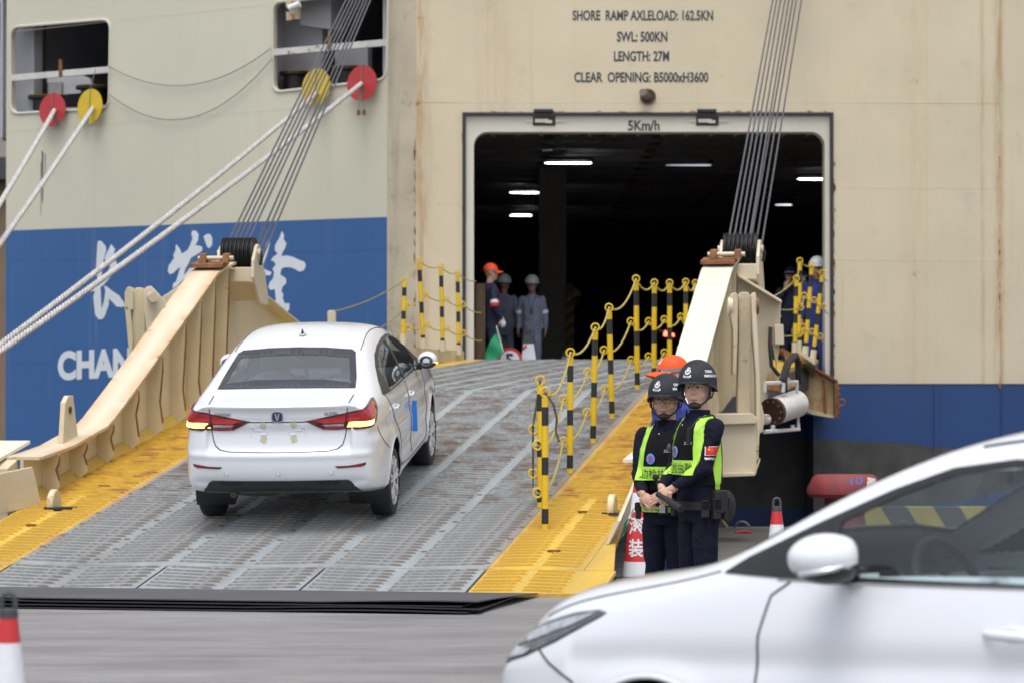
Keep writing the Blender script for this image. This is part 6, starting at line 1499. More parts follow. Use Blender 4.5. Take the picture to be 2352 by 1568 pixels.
def gpatch(bvh, loop, d, name, m, parent, off=.003, step=.02, th=.003, reach=.6, start=.4):
    d = Vector(d).normalized(); w = Vector((0, 0, 1)); w = (w - d * w.dot(d)).normalized(); u = w.cross(d); L = [Vector(p) for p in loop]
    l2 = []
    for i in range(len(L)):
        a, b_ = L[i], L[(i + 1) % len(L)]; a2, b2 = Vector((a.dot(u), a.dot(w))), Vector((b_.dot(u), b_.dot(w))); k = max(1, int((b2 - a2).length / step)); l2 += [tuple(a2.lerp(b2, t / k)) for t in range(k)]
    xs = [p[0] for p in l2]; ys = [p[1] for p in l2]; ex = []; gx = min(xs) + step / 2
    while gx < max(xs):
        gy = min(ys) + step / 2
        while gy < max(ys):
            if pip((gx, gy), l2) and min((Vector((gx, gy)) - Vector(q)).length for q in l2) > step * .4: ex.append((gx, gy))
            gy += step
        gx += step
    V2, T = fill2d([l2], ex); c0 = sum(L, Vector()) / len(L); P = []; last = c0.dot(d)
    for v in V2:
        o_ = u * v.x + w * v.y + d * (c0.dot(d) - start); h = bvh.ray_cast(o_, d)
        if h[0] is not None and h[3] < reach: last = h[0].dot(d)
        P.append(u * v.x + w * v.y + d * (last - off))
    mb = MB(); n = len(P); mb.add(P + [p + d * th for p in P], T); ed = {}
    for t in T:
        for k in range(3): ed[(t[k], t[(k + 1) % 3])] = 1
    for (a, b_) in ed:
        if (b_, a) not in ed: mb.F.append((a, b_, b_ + n, a + n))
    return lb(mb, name, m, parent)
def gletters(bvh, s, P0, d, name, m, parent, bold=.02, off=.006, start=.4, reach=.6):
    V, F = text_geo(s, bold, 0, 22); d = Vector(d).normalized(); mb = MB(); P = []; last = None
    for u, v in V:
        q = P0(u, v); h = bvh.ray_cast(q - d * start, d)
        if h[0] is not None and h[3] < reach: last = h[0] - d * off
        P.append(q if last is None else q + d * ((last - q).dot(d)))
    mb.add(P, F); me = mb.mesh(name, m); return link(name, me, parent)
def loft(mb, rings, n=28, p=2.3):
    vs = []
    for (z, cx, cy, rx, ry) in rings:
        for k in range(n):
            t = 2 * PI * k / n; c, s_ = math.cos(t), math.sin(t); vs.append(Vector((cx + rx * math.copysign(abs(c) ** (2 / p), c), cy + ry * math.copysign(abs(s_) ** (2 / p), s_), z)))
    m_ = len(rings); fs = [(i * n + k, i * n + (k + 1) % n, (i + 1) * n + (k + 1) % n, (i + 1) * n + k) for i in range(m_ - 1) for k in range(n)] + [tuple(range(n - 1, -1, -1)), tuple((m_ - 1) * n + k for k in range(n))]
    return mb.add(vs, fs)
def ik(S, W, a, b_, hint):
    S, W = Vector(S), Vector(W); d = W - S; L = min(d.length, a + b_ - .002); dn = d.normalized(); x = (a * a - b_ * b_ + L * L) / (2 * L); h = math.sqrt(max(a * a - x * x, 1e-6)); hv_ = Vector(hint); hv_ = (hv_ - dn * hv_.dot(dn)).normalized(); return S + dn * x + hv_ * h, S + dn * L
def hand(mb, W, D, Nn, side, curl=35, spread=.021, thumb_in=True):
    D = Vector(D).normalized(); Nn = Vector(Nn); Nn = (Nn - D * Nn.dot(D)).normalized(); X = D.cross(Nn) * side; W = Vector(W)   # X towards the thumb
    B = Matrix((X, D, Nn)).transposed().to_4x4()
    mb.ball(W + D * .048, .040, .054, .019, 14, 10, B); mb.tube([W - D * .04, W + D * .02], [.027, .030], 10, flat=.75)
    for i, Lf in enumerate((.066, .076, .070, .054)):
        base = W + D * (.086 - .006 * abs(i - 1.2)) + X * (.031 - spread * i); p = [base]; a = R(curl * .5); seg = (.45, .32, .23)
        for k in range(3):
            dr = D * math.cos(a) - Nn * math.sin(a); p.append(p[-1] + dr * Lf * seg[k]); a += R(curl)
        mb.tube([base - D * .03] + p, [.0095, .0095, .0088, .008, .0068], 8); mb.ball(p[-1], .0072)
    tb = W + D * .022 + X * .030; td = (D * .55 + X * .6 - Nn * .55).normalized(); t1 = tb + td * .042; t2 = t1 + (D * .9 - Nn * .45 + X * .05).normalized() * .034
    mb.tube([tb - td * .012, tb, t1, t2], [.014, .0135, .0115, .009], 8); mb.ball(t2, .0092)

def person(label, pos, H, yaw, head_yaw=0, outfit='coverall', cloth=None, trousers=None, hat=None, skin=None, wl=(-.05, -.22, .97), wr=(.05, -.22, .97), hl=None, hr=None, vox=.012, girth=1.0, group=None, tilt=0, face=True, glove=False, seed=0, fat=1.0):
    """built facing -Y; +X is the figure's left. wl / wr: left and right wrist; hl / hr: (finger direction, back of hand normal, curl)"""
    o = empty('person', pos, label, 'person', group, rz=R(yaw)); k = H / 1.75; skin = skin or m_skin; cloth = cloth or m_navy; trousers = trousers or cloth
    Sc = Matrix.Scale(k, 4); HM = Sc @ Matrix.Translation((0, -.008, 1.512)) @ Matrix.Rotation(R(head_yaw), 4, 'Z') @ Matrix.Rotation(R(tilt), 4, 'X') @ Matrix.Diagonal((1.03, 1.03, 1.13, 1)) @ Matrix.Translation((0, 0, -1.535))
    Sl, Sr = Vector((.172 * girth, .01, 1.385)), Vector((-.172 * girth, .01, 1.385))
    El, Wl = ik(Sl, wl, .275, .25, (.55, .6, -.35)); Er, Wr = ik(Sr, wr, .275, .25, (-.55, .6, -.35))
    # skin body, one continuous mesh
    b = MB(); hd = MB()
    hd.ball((0, .008, 1.665), .077 * fat, .094, .100, 20, 14); hd.ball((0, -.018, 1.625), .068 * fat, .076, .090, 20, 14); hd.ball((0, -.030, 1.570), .052 * fat, .052, .040); hd.ball((0, -.066, 1.553), .024, .020, .018)
    for sx in (1, -1):
        hd.ball((sx * .036 * fat, -.052, 1.612), .030 * fat, .030, .030); hd.ball((sx * .079 * fat, .014, 1.642), .010, .020, .031); hd.ball((sx * .012, -.100, 1.621), .0085, .010, .0075); hd.ball((sx * .030, -.084, 1.672), .026, .012, .009)
    hd.tube([(0, -.088, 1.664), (0, -.100, 1.640), (0, -.112, 1.624)], [.008, .009, .0125], 10); hd.ball((0, -.090, 1.588), .023, .010, .006); hd.ball((0, -.088, 1.577), .020, .010, .007)
    hd.xf(HM)
    b.tube([(0, .02, 1.40), (0, .012, 1.50), (0, .0, 1.60)], [.066, .056 * fat, .055 * fat], 16)
    loft(b, [(.86, 0, 0, .13, .09), (1.1, 0, 0, .125, .085), (1.3, 0, 0, .14, .085), (1.43, 0, .01, .12, .07)])
    for S_, E_, W_ in ((Sl, El, Wl), (Sr, Er, Wr)): b.tube([S_, E_, W_], [.04, .034, .027], 10); b.ball(S_, .05)
    b.tube([(0.10, 0, 1.38), tuple(Sl)], .04, 8); b.tube([(-0.10, 0, 1.38), tuple(Sr)], .04, 8)
    if not glove:
        Dl = hl or ((-.5, -.6, -.6), (0, -.8, .5), 30); Dr = hr or ((.5, -.6, -.6), (0, -.8, .5), 30)
        hand(b, Wl, Dl[0], Dl[1], -1, Dl[2]); hand(b, Wr, Dr[0], Dr[1], 1, Dr[2])
    b.xf(Sc); b.add(hd.V, hd.F)
    body = remesh_to(b, 'body', skin, o, vox * .5 if vox < .01 else .008, 2)
    if glove:
        g_ = MB(); Dl = hl or ((0, 0, -1), (1, 0, 0), 30); Dr = hr or ((0, 0, -1), (-1, 0, 0), 30)
        hand(g_, Wl, Dl[0], Dl[1], -1, Dl[2]); g_.xf(Sc); remesh_to(g_, 'glove', m_glove, o, .007, 1)
        g_ = MB(); hand(g_, Wr, Dr[0], Dr[1], 1, Dr[2]); g_.xf(Sc); remesh_to(g_, 'glove', m_glove, o, .007, 1)
    # clothes
    c = MB(); gx = girth
    loft(c, [(.84, 0, .005, .168 * gx, .122 * gx), (.92, 0, .004, .170 * gx, .126 * gx), (1.02, 0, 0, .166 * gx, .128 * gx), (1.15, 0, -.004, .172 * gx, .132 * gx), (1.28, 0, -.004, .182 * gx, .132 * gx), (1.36, 0, .004, .176 * gx, .120), (1.42, 0, .010, .140 * gx, .100), (1.455, 0, .014, .100, .085), (1.482, 0, .016, .072, .068)])
    for S_, E_, W_ in ((Sl, El, Wl), (Sr, Er, Wr)):
        dW = (W_ - E_).normalized(); c.ball(S_, .066); c.tube([S_, S_.lerp(E_, .5), E_, E_.lerp(W_, .5), W_ - dW * .015], [.066, .061, .054, .048, .039], 14); c.ball(E_, .056)
    leg = MB(); loft(leg, [(.76, 0, .01, .165 * gx, .112 * gx), (.86, 0, .008, .168 * gx, .122 * gx), (.93, 0, .004, .166 * gx, .12 * gx)])
    for sx in (1, -1):
        leg.tube([(sx * .080, .01, .86), (sx * .084, .0, .70), (sx * .088, -.008, .50), (sx * .093, .006, .30), (sx * .097, .012, .09), (sx * .098, .01, .05)], [.090 * gx, .091 * gx, .078, .071, .066, .068], 16)
    if outfit == 'coverall': c.add(leg.V, leg.F)
    c.xf(Sc); jk = remesh_to(c, 'coverall' if outfit == 'coverall' else 'jacket', cloth, o, vox, 2, .012, 10, seed)
    if outfit != 'coverall': leg.xf(Sc); remesh_to(leg, 'trousers', trousers, o, vox, 2, .011, 8, seed + 5)
    sh = MB()
    for sx in (1, -1): sh.ball((sx * .108, -.05, .035), .048, .13, .045, 14, 10); sh.ball((sx * .108, .03, .06), .045, .055, .055)
    sh.V = [Vector((v.x, v.y, max(v.z, .001))) for v in sh.V]; lb(sh.xf(Sc), 'shoes', m_strap, o)
    # face
    if face:
        for sx in (1, -1):
            e = MB(); e.ball((sx * .030, -.0905, 1.652), .0135, .006, .0052, 12, 8); lb(e.xf(HM), 'eye', m_eye, o)
            e = MB(); e.ball((sx * .030 - .002, -.0955, 1.652), .0056, .002, .0050, 10, 6); lb(e.xf(HM), 'iris', m_iris, o)
            e = MB(); e.tube([(sx * .017, -.0975, 1.6575), (sx * .030, -.0975, 1.6590), (sx * .044, -.0900, 1.6555)], [.0012, .0018, .0012], 6); lb(e.xf(HM), 'eyelid', m_hair, o)
            e = MB(); e.tube([(sx * .014, -.100, 1.674), (sx * .030, -.0985, 1.679), (sx * .048, -.088, 1.673)], [.003, .0042, .002], 6, flat=.6); lb(e.xf(HM), 'eyebrow', m_hair, o)
        e = MB(); e.tube([(-.023, -.094, 1.581), (-.010, -.1005, 1.5835), (0, -.101, 1.5825), (.010, -.1005, 1.5835), (.023, -.094, 1.581)], [.001, .0048, .0055, .0048, .001], 8, flat=.9); lb(e.xf(HM), 'lips', m_lips, o)
    return dict(o=o, HM=HM, Sc=Sc, k=k, Wl=Sc @ Wl, Wr=Sc @ Wr, El=Sc @ El, Sl=Sc @ Sl, Sr=Sc @ Sr, Er=Sc @ Er, jk=jk, girth=gx)

def helmet(P, m, hard=False, detail=False):
    o, HM = P['o'], P['HM']; mb = MB(); rx, ry, rz = (.124, .146, .128) if not hard else (.118, .135, .120); n, mm = 36, 20
    cz = 1.690 if not hard else 1.684; rows = []
    for i in range(mm + 1):
        t = (PI / 2) * (1 - i / mm) if i < mm else 0; row = []
        for q in range(n):
            a = 2 * PI * q / n; x = rx * math.cos(t) * math.cos(a); y = ry * math.cos(t) * math.sin(a) + .008; z = cz + rz * math.sin(t); row.append(Vector((x, y, z)))
        rows.append(row)
    # skirt below the widest ring, dipping at the ears and the nape, lifted over the brow
    for j, (f, fl) in enumerate(((.5, 1.0), (1.0, 1.02), (1.0, 1.06 if not hard else 1.12))):
        row = []
        for q in range(n):
            a = 2 * PI * q / n; front = max(0, -math.sin(a)); drop = (.052 - .046 * front ** .7) if not hard else .012
            s_ = fl + (.05 * front ** 3 if j == 2 else 0) + (.22 * front ** 2 if hard and j == 2 else 0)
            row.append(Vector((rx * s_ * math.cos(a), ry * s_ * math.sin(a) + .008, cz - drop * f - (.004 if j == 2 else 0))))
        rows.append(row)
    vs = [p for r_ in rows for p in r_]; nr = len(rows); fs = [(i * n + q, i * n + (q + 1) % n, (i + 1) * n + (q + 1) % n, (i + 1) * n + q) for i in range(nr - 1) for q in range(n)]
    mb.add(vs, fs); mb.xf(HM); me = mb.mesh('helmet', m, True, 60); b = bmesh.new(); b.from_mesh(me); bmesh.ops.remove_doubles(b, verts=b.verts, dist=1e-4); bmesh.ops.recalc_face_normals(b, faces=b.faces); b.to_mesh(me); b.free()
    h = link('helmet', me, o); md = h.modifiers.new('s', 'SOLIDIFY'); md.thickness = .006; md.offset = -1
    return h
def tubeH(P, pts, r, name, m, n=8, parent=None, flat=1.0): e = MB(); e.tube(pts, r, n, flat=flat); return lb(e.xf(P['HM']), name, m, parent or P['o'])
def cap(P, m):
    o = P['o']; e = MB(); e.ball((0, .010, 1.685), .092, .108, .088, 28, 16); e.V = [Vector((v.x, v.y, max(v.z, 1.664 - .02 * (v.y > .02)))) for v in e.V]; h = lb(e.xf(P['HM']), 'cap', m, o)
    for i in range(1):
        g_ = []
        for t in range(9):
            a = R(200) + R(140) * t / 8; g_.append([Vector((.088 * math.cos(a) * s_, .010 + .104 * math.sin(a) * s_ - (s_ - 1) * .12, 1.676 - (s_ - 1) * .05 - .012 * abs(math.cos(a)) * (s_ - .9) * 3)) for s_ in (.95, 1.1, 1.25, 1.38)])
        e = MB(); e.grid(g_); e.grid([[p - Vector((0, 0, .005)) for p in r_] for r_ in g_][::-1]); e.tube([r_[3] - Vector((0, 0, .0025)) for r_ in g_], .004, 6); lb(e.xf(P['HM']), 'brim', m, h)
    pts = [Vector((.0935 * math.cos(a), .010 + .1095 * math.sin(a), 1.683 + .010 * max(0, -math.sin(a)) * 0 - .004)) for a in [2 * PI * q / 40 for q in range(40)]]
    rr = []
    for dz in (-.011, .011): rr.append([Vector((p.x * (1.0 if dz < 0 else .995), .01 + (p.y - .01) * (1.0 if dz < 0 else .995), p.z + dz + .022 * (p.y > .0) * p.y / .1)) for p in pts + pts[:1]])
    e = MB(); e.grid(rr); lb(e.xf(P['HM']), 'cap_band', m_refl, h); return h
def bands(P, zs, m, arms=True, legs=(.30,)):
    """reflective bands round the upper arms and the shins of a coverall"""
    k = P['k']
    for S_, E_ in ((P['Sl'], P['El']), (P['Sr'], P['Er'])):
        d = (E_ - S_).normalized(); c = S_.lerp(E_, .78); e = MB(); e.cyl(c - d * .025, c + d * .025, .064 * k, n=20); lb(e, 'sleeve_band', m, P['o'])
    for sx in (1, -1):
        for z in legs: e = MB(); e.cyl((sx * .106 * k, .006, (z - .025) * k), (sx * .105 * k, .006, (z + .025) * k), .079 * k, n=20); lb(e, 'leg_band', m, P['o'])

GO = 'officers standing beside the ramp'
def officer(label, pos, H, yaw, hy, tilt, skin, fat, seed, first):
    P = person(label, pos, H - .042, yaw, hy, 'uniform', m_navy, None, None, skin, wl=(.085, -.235, .985) if first else (.06, -.25, .985), wr=(-.085, -.235, .975) if first else (-.09, -.235, .985),
               hl=((-.80, -.35, -.45), (.1, -.85, .45), 26), hr=((.72, -.35, -.55), (-.1, -.85, .4), 22), vox=.0075, girth=1.06 if first else 1.0, group=GO, tilt=tilt, seed=seed, fat=fat)
    o, HM, Sc, k = P['o'], P['HM'], P['Sc'], P['k']; gx = P['girth']
    hm = helmet(P, m_helm, detail=True); hb = bvh_of(hm)
    vis = MB(); vis.grid([[Vector((.112 * math.cos(a) * s_, .008 + .138 * math.sin(a) * s_ - (s_ - 1) * .1, 1.684 - (.006 if s_ > 1.04 else .0))) for a in [R(215) + R(110) * t / 12 for t in range(13)]] for s_ in (1.0, 1.05, 1.10, 1.15)]); lb(vis.xf(HM), 'visor', m_helm, hm); 
    # straps, chin cup, ear junctions
    for sx in (1, -1):
        tubeH(P, [(sx * .098 * fat, -.045, 1.655), (sx * .088 * fat, -.035, 1.615), (sx * .075 * fat, -.045, 1.578), (sx * .045, -.072, 1.553)], .0065, 'chin_strap', m_strap, flat=.5)
        tubeH(P, [(sx * .095 * fat, .060, 1.640), (sx * .088 * fat, .035, 1.600), (sx * .080 * fat, -.035, 1.588)], .0065, 'rear_strap', m_strap, flat=.5)
        e = MB(); e.ball((sx * .090 * fat, -.030, 1.618), .010, .016, .018); lb(e.xf(HM), 'strap_joint', m_strap, o)
    e = MB(); e.ball((0, -.070, 1.548), .045, .034, .020, 20, 12); cupo = lb(e.xf(HM), 'chin_cup', m_strap, o)
    # helmet marks: emblem, lettering, vents
    def hp(ang, z, du=0, dz=0): a = R(ang) + du; return HM @ Vector((.16 * math.sin(a), -.18 * math.cos(a), z + dz))
    fa = -18; dirv = lambda ang: (HM.to_3x3() @ Vector((-math.sin(R(ang)), math.cos(R(ang)), 0))).normalized()
    em = [hp(fa, 1.750, .135 * math.cos(t) * (1 if math.sin(t) < .3 else .75), .022 * math.sin(t)) for t in [2 * PI * q / 20 for q in range(20)]]
    gpatch(hb, em, dirv(fa), 'emblem', m_bdg, hm, .002, .012, .002)
    gpatch(hb, [hp(fa, 1.753, .085 * math.cos(t), .014 * math.sin(t)) for t in [2 * PI * q / 14 for q in range(14)]], dirv(fa), 'emblem_shade', m_helm, hm, .0035, .01, .001)
    gpatch(hb, [hp(fa, 1.754, .06 * math.cos(t), .010 * math.sin(t)) for t in [2 * PI * q / 14 for q in range(14)]], dirv(fa), 'emblem_centre', m_bdg, hm, .005, .01, .001)
    gpatch(hb, [hp(fa, 1.722, -.17, .007), hp(fa, 1.719, -.08, .001), hp(fa, 1.719, .08, .001), hp(fa, 1.722, .17, .007), hp(fa, 1.719, .19, -.005), hp(fa, 1.719, .08, -.011), hp(fa, 1.719, -.08, -.011), hp(fa, 1.719, -.19, -.005)], dirv(fa), 'emblem_ribbon', m_bdg, hm, .002, .01, .002)
    gletters(hb, 'POLICE', lambda u, v: hp(fa, 1.715, -.10 + .20 * u, -.006 + .008 * v), dirv(fa), 'ribbon_text', m_helm, hm, .03, .005)
    sa = 62
    gletters(hb, 'CHINA', lambda u, v: hp(sa, 1.738, -.22 + .36 * u, .001 + .017 * v), dirv(sa), 'lettering', m_bdg, hm, .04, .004)
    gletters(hb, 'IMMIGRATION', lambda u, v: hp(sa, 1.716, -.30 + .66 * u, -.002 + .016 * v), dirv(sa), 'lettering', m_bdg, hm, .04, .004)
    vt = MB()
    for i in range(7):
        for j in range(4):
            an = fa + (i - 3) * 4.2 + (j % 2) * 2.1; z_ = 1.788 + j * .0075; h = hb.ray_cast(hp(an, z_) + Vector((0, 0, .02)), (dirv(fa) + Vector((0, 0, -.25))).normalized())
            if h[0] is not None: vt.ball(h[0], .0032, .0032, .0025, 6, 4)
    lb(vt, 'vent_holes', m_strap, hm)
    # hair at the nape and side
    e = MB(); e.ball((0, .030, 1.655), .0785 * fat, .080, .062, 20, 12); e.V = [Vector((v.x, max(v.y, -.005), v.z)) for v in e.V]; lb(e.xf(HM), 'hair', m_hair, o)
    # collar
    for sx in (1, -1):
        e = MB(); e.prism([Vector((sx * .012, -.078, 1.438)), Vector((sx * .060, -.068, 1.405)), Vector((sx * .078, -.030, 1.478)), Vector((sx * .062, -.045, 1.502)), Vector((sx * .030, -.070, 1.480))], (0, -.010, 0)); lb(e.xf(Sc), 'collar', m_navy, o, smooth=False, bevel=.003)
    e = MB(); e.lathe([(.072, 1.45), (.068, 1.498), (.062, 1.50), (.064, 1.45)], (0, .012, 0), n=28, closed=True); lb(e.xf(Sc), 'collar_stand', m_navy, o)
    # black vest body over the jacket
    jb = bvh_of(P['jk'])
    vs_ = MB(); loft(vs_, [(1.0, 0, 0, .176 * gx, .139 * gx), (1.15, 0, -.004, .180 * gx, .142 * gx), (1.26, 0, -.004, .178 * gx, .143 * gx), (1.34, 0, 0, .150 * gx, .136 * gx), (1.40, 0, .004, .125, .118)]); vs_.xf(Sc); vest = remesh_to(vs_, 'vest', m_vest, o, .010, 2, .004, 9, seed + 2); vb = bvh_of(vest)
    F_ = (0, 1, 0); q3 = lambda l: [Sc @ Vector((a, -.14, b_)) for a, b_ in l]
    bvh2 = BVHTree.FromPolygons([v.co.copy() for v in vest.data.vertices] + [v.co.copy() for v in P['jk'].data.vertices], [tuple(p.vertices) for p in vest.data.polygons] + [tuple(i + len(vest.data.vertices) for i in p.vertices) for p in P['jk'].data.polygons])
    for sx in (1, -1):
        gpatch(bvh2, q3([(sx * .088, 1.43), (sx * .135, 1.425), (sx * .158 * gx, 1.30), (sx * .165 * gx, 1.165), (sx * .118 * gx, 1.165), (sx * .112, 1.28)]), F_, 'hi_vis_strap', m_hiviz, o, .006, .018, .006)
        gpatch(bvh2, [Sc @ Vector(p) for p in ((sx * .085, -.06, 1.5), (sx * .14, -.06, 1.5), (sx * .15, .02, 1.5), (sx * .14, .08, 1.5), (sx * .09, .08, 1.5))], (0, .05, -1), 'shoulder_strap', m_hiviz, o, .006, .02, .006)
    gpatch(bvh2, q3([(-.165 * gx, 1.170), (.165 * gx, 1.170), (.163 * gx, 1.075), (-.163 * gx, 1.075)]), F_, 'hi_vis_band', m_hiviz, o, .008, .018, .006)
    for sx in (1, -1):   # side strips running round to the back
        gpatch(bvh2, [Sc @ Vector((sx * .18, yy, zz)) for yy, zz in ((-.02, 1.16), (.03, 1.30), (.06, 1.30), (.075, 1.16), (.06, .98), (.02, .98))], (-sx, 0, 0), 'side_tape', m_hiviz, o, .004, .02, .006)
    gletters(bvh2, '边检执勤', lambda u, v: Sc @ Vector((-.125 * gx + .250 * gx * u, -.14, 1.085 + .070 * v)), F_, 'vest_lettering', m_strap, o, .0, .021)
    gletters(bvh2, '3221', lambda u, v: Sc @ Vector((.045 + .055 * u, -.14, 1.272 + .020 * v)), F_, 'number', mat('number_grey', (.4, .4, .42), .6, var=0), o, .02, .006)
    for rr_, mm_, of in ((.036, mat('crest_blue', (.05, .20, .62), .5, var=.1), .010), (.030, mat('crest_ring_white', (.45, .55, .75), .5, var=.1), .0115), (.027, mat('crest_blue', (.05, .20, .62), .5), .0125), (.016, mat('crest_red', (.55, .06, .05), .5, var=.3, vs=120), .0135)):
        gpatch(bvh2, q3([(-.055 + rr_ * math.cos(t), 1.225 + rr_ * 1.1 * math.sin(t)) for t in [2 * PI * q / 18 for q in range(18)]]), F_, 'round_crest', mm_, o, of, .02, .001)
    # belt with tape, pouches
    bt = MB(); bt.grid([[Sc @ Vector((.182 * gx * math.cos(a), .004 + .137 * gx * math.sin(a), z)) for a in [2 * PI * q / 48 for q in range(49)]] for z in (.845, .90)]); lb(bt, 'belt', m_strap, o)
    if first: e = MB(); e.grid([[Sc @ Vector((.184 * gx * math.cos(a), .004 + .139 * gx * math.sin(a), z)) for a in [R(215) + R(110) * q / 20 for q in range(21)]] for z in (.85, .885)]); lb(e, 'belt_tape', m_hiviz, o)
    be = MB(); be.grid([[Sc @ Vector((.19 * gx * math.cos(a), .004 + .146 * gx * math.sin(a), z)) for a in [2 * PI * q / 48 for q in range(48)] + [0]] for z in (.80, .95)]); bb = BVHTree.FromPolygons(be.V, be.F)
    if first: gletters(bb, 'POLICE 警察 POLICE', lambda u, v: Sc @ Vector((-.125 + .25 * u, -.16, .855 + .022 * v)), F_, 'belt_lettering', m_strap, o, .01, .002)
    for a_, w_, h_, d_ in ((28, .05, .11, .035), (2, .055, .13, .045), (-28, .06, .14, .05), (152, .05, .11, .035)):
        a_ = R(-a_); c = Sc @ Vector((.20 * gx * math.cos(a_), .004 + .16 * gx * math.sin(a_), .855)); n_ = Vector((math.cos(a_), math.sin(a_), 0)); t_ = Vector((-n_.y, n_.x, 0))
        e = MB(); e.obox(c, w_, d_, h_, t_, n_, (0, 0, 1)); p_ = lb(e, 'belt_pouch', m_strap, o, smooth=False, bevel=.006)
        e = MB(); e.obox(c + n_ * (d_ / 2 + .002) + Vector((0, 0, h_ * .22)), w_ * .9, .004, h_ * .5, t_, n_, (0, 0, 1)); lb(e, 'pouch_flap', m_vest, p_, smooth=False, bevel=.002)
    bd = MB(); 
    for z, x in ((1.40, 0), (.885, 0), (.845, .0)): bd.ball(Sc @ Vector((.0, -.128 * gx, z)), .005)
    lb(bd, 'press_studs', m_chrome, o)
    return P, bvh2
p1 = Vector(((1531 - CX) / 349, 20.3, 0)); p2 = Vector(((1604 - CX) / 358, 19.8, 0))
A, ab = officer('officer with glasses and dark helmet in a lime-banded vest, left of the pair', tuple(p1), 1.665, -26, 10, 3, m_skin2, 1.09, 3, True)
B, bbv = officer('taller officer without glasses, flag patch on the sleeve, right of the pair', tuple(p2), 1.745, -58, 40, 0, m_skin, 1.0, 11, False)
# glasses on the first officer
for sx in (1, -1):
    e = [Vector((sx * .033 + .025 * math.copysign(abs(math.cos(t)) ** .6, math.cos(t)), -.109 - 0 * sx, 1.648 + .0165 * math.copysign(abs(math.sin(t)) ** .7, math.sin(t)))) for t in [2 * PI * q / 20 for q in range(20)]]
    mb = MB(); mb.tube(e, .0016, 6, closed=True); lb(mb.xf(A['HM']), 'glasses_rim', m_strap, A['o'])
    tubeH(A, [(sx * .058, -.107, 1.654), (sx * .078, -.08, 1.654), (sx * .084, .0, 1.650)], .0018, 'glasses_arm', m_strap, 6)
tubeH(A, [(-.009, -.110, 1.652), (0, -.113, 1.655), (.009, -.110, 1.652)], .0015, 'glasses_bridge', m_strap, 6)
# radio held against the belt by the first officer, wrist watch
Sc = A['Sc']; rp = Sc @ Vector((.075, -.235, .90))
e = MB(); e.obox(rp, .058, .034, .115, (1, 0, 0), (0, 1, 0), (0.05, 0, 1)); rd = lb(e, 'radio', m_strap, A['o'], smooth=False, bevel=.006)
e = MB(); e.tube([rp + Vector((-.018, 0, .055)), rp + Vector((-.045, -.01, .16))], [.009, .006], 8); e.ball(rp + Vector((-.05, -.01, .185)), .022, .010, .022); lb(e, 'aerial', m_strap, rd)
e = MB()
for i in range(3):
    for j in range(4): e.obox(rp + Vector((-.014 + .014 * i, -.0185, .0 - .013 * j)), .010, .003, .007, (1, 0, 0), (0, 1, 0), (0, 0, 1))
lb(e, 'keys', m_bdg, rd, smooth=False)
e = MB(); e.obox(rp + Vector((0, -.018, .034)), .036, .003, .022, (1, 0, 0), (0, 1, 0), (0, 0, 1)); lb(e, 'screen', m_dkgrey, rd, smooth=False)
# second officer: torch/baton, body camera, flag patch, number band, pouch bag
Sc = B['Sc']; k = B['k']
h0 = B['Wl'].lerp(B['Wr'], .5) + Vector((.0, -.05, -.045)); h1 = h0 + Vector((.26, -.02, -.075))
e = MB(); e.tube([h0 - (h1 - h0) * .12, h0, h0.lerp(h1, .35), h0.lerp(h1, .38), h1], [.018, .018, .017, .022, .023], 16); lb(e, 'baton_torch', m_strap, B['o'])
e = MB(); e.obox(Sc @ Vector((.125, -.165, 1.33)), .030, .022, .11, (1, 0, 0), (0, 1, 0), (.12, 0, 1)); bc = lb(e, 'shoulder_radio', m_strap, B['o'], smooth=False, bevel=.006)
tubeH_ = MB(); tubeH_.tube([Sc @ Vector(p) for p in ((.125, -.15, 1.38), (.15, -.10, 1.45), (.165, .0, 1.465), (.16, .07, 1.40))], .006, 8); lb(tubeH_, 'radio_cable', m_strap, B['o'])
e = MB(); e.ball(Sc @ Vector((-.10, -.165, 1.25)), .018, .014, .028); lb(e, 'body_camera', m_dkgrey, B['o'])
jb = bvh_of(B['jk']); S_, E_ = B['Sl'], B['El']; ad = (E_ - S_).normalized(); c = S_ + ad * .155
fx_, fu = Vector((0, 1, 0)), -ad; fu = (fu - Vector((1, 0, 0)) * fu.x).normalized(); out = Vector((1, -.15, 0)).normalized(); ff = out.cross(fu).normalized() * -1
if ff.y > 0: pass
def fl(u, v, c=c): return c + out * .10 + Vector((0, 1, 0)) * u + Vector((0, .12, 1)).normalized() * v
RF = lambda w_, h_, cu=0, cv=0: [fl(cu - w_, cv - h_), fl(cu + w_, cv - h_), fl(cu + w_, cv + h_), fl(cu - w_, cv + h_)]
gpatch(jb, RF(.0435, .0300), -out, 'flag_border', m_bdg, B['o'], .002, .02, .002, reach=.7)
gpatch(jb, RF(.0400, .0265), -out, 'flag_patch', mat('flag_red', (.62, .02, .025), .6, var=.05), B['o'], .0042, .02, .001, reach=.7)
def star(cu, cv, r_, of=.0055):
    gpatch(jb, [fl(cu + (r_ if q % 2 == 0 else r_ * .42) * math.sin(PI * q / 5), cv + (r_ if q % 2 == 0 else r_ * .42) * math.cos(PI * q / 5)) for q in range(10)], -out, 'flag_star', mat('flag_yellow', (.85, .60, .03), .6, var=0), B['o'], of, .01, .0005, reach=.7)
star(-.024, .010, .009)
for cu, cv in ((-.009, .020), (-.003, .013), (-.003, .004), (-.009, -.003)): star(cu, cv, .0035)
gpatch(jb, [fl(-.044, -.040), fl(-.036, -.043), fl(.036, -.043), fl(.044, -.040), fl(.044, -.052), fl(.036, -.057), fl(-.036, -.057), fl(-.044, -.052)], -out, 'sleeve_ribbon', m_bdg, B['o'], .002, .02, .001, reach=.7)
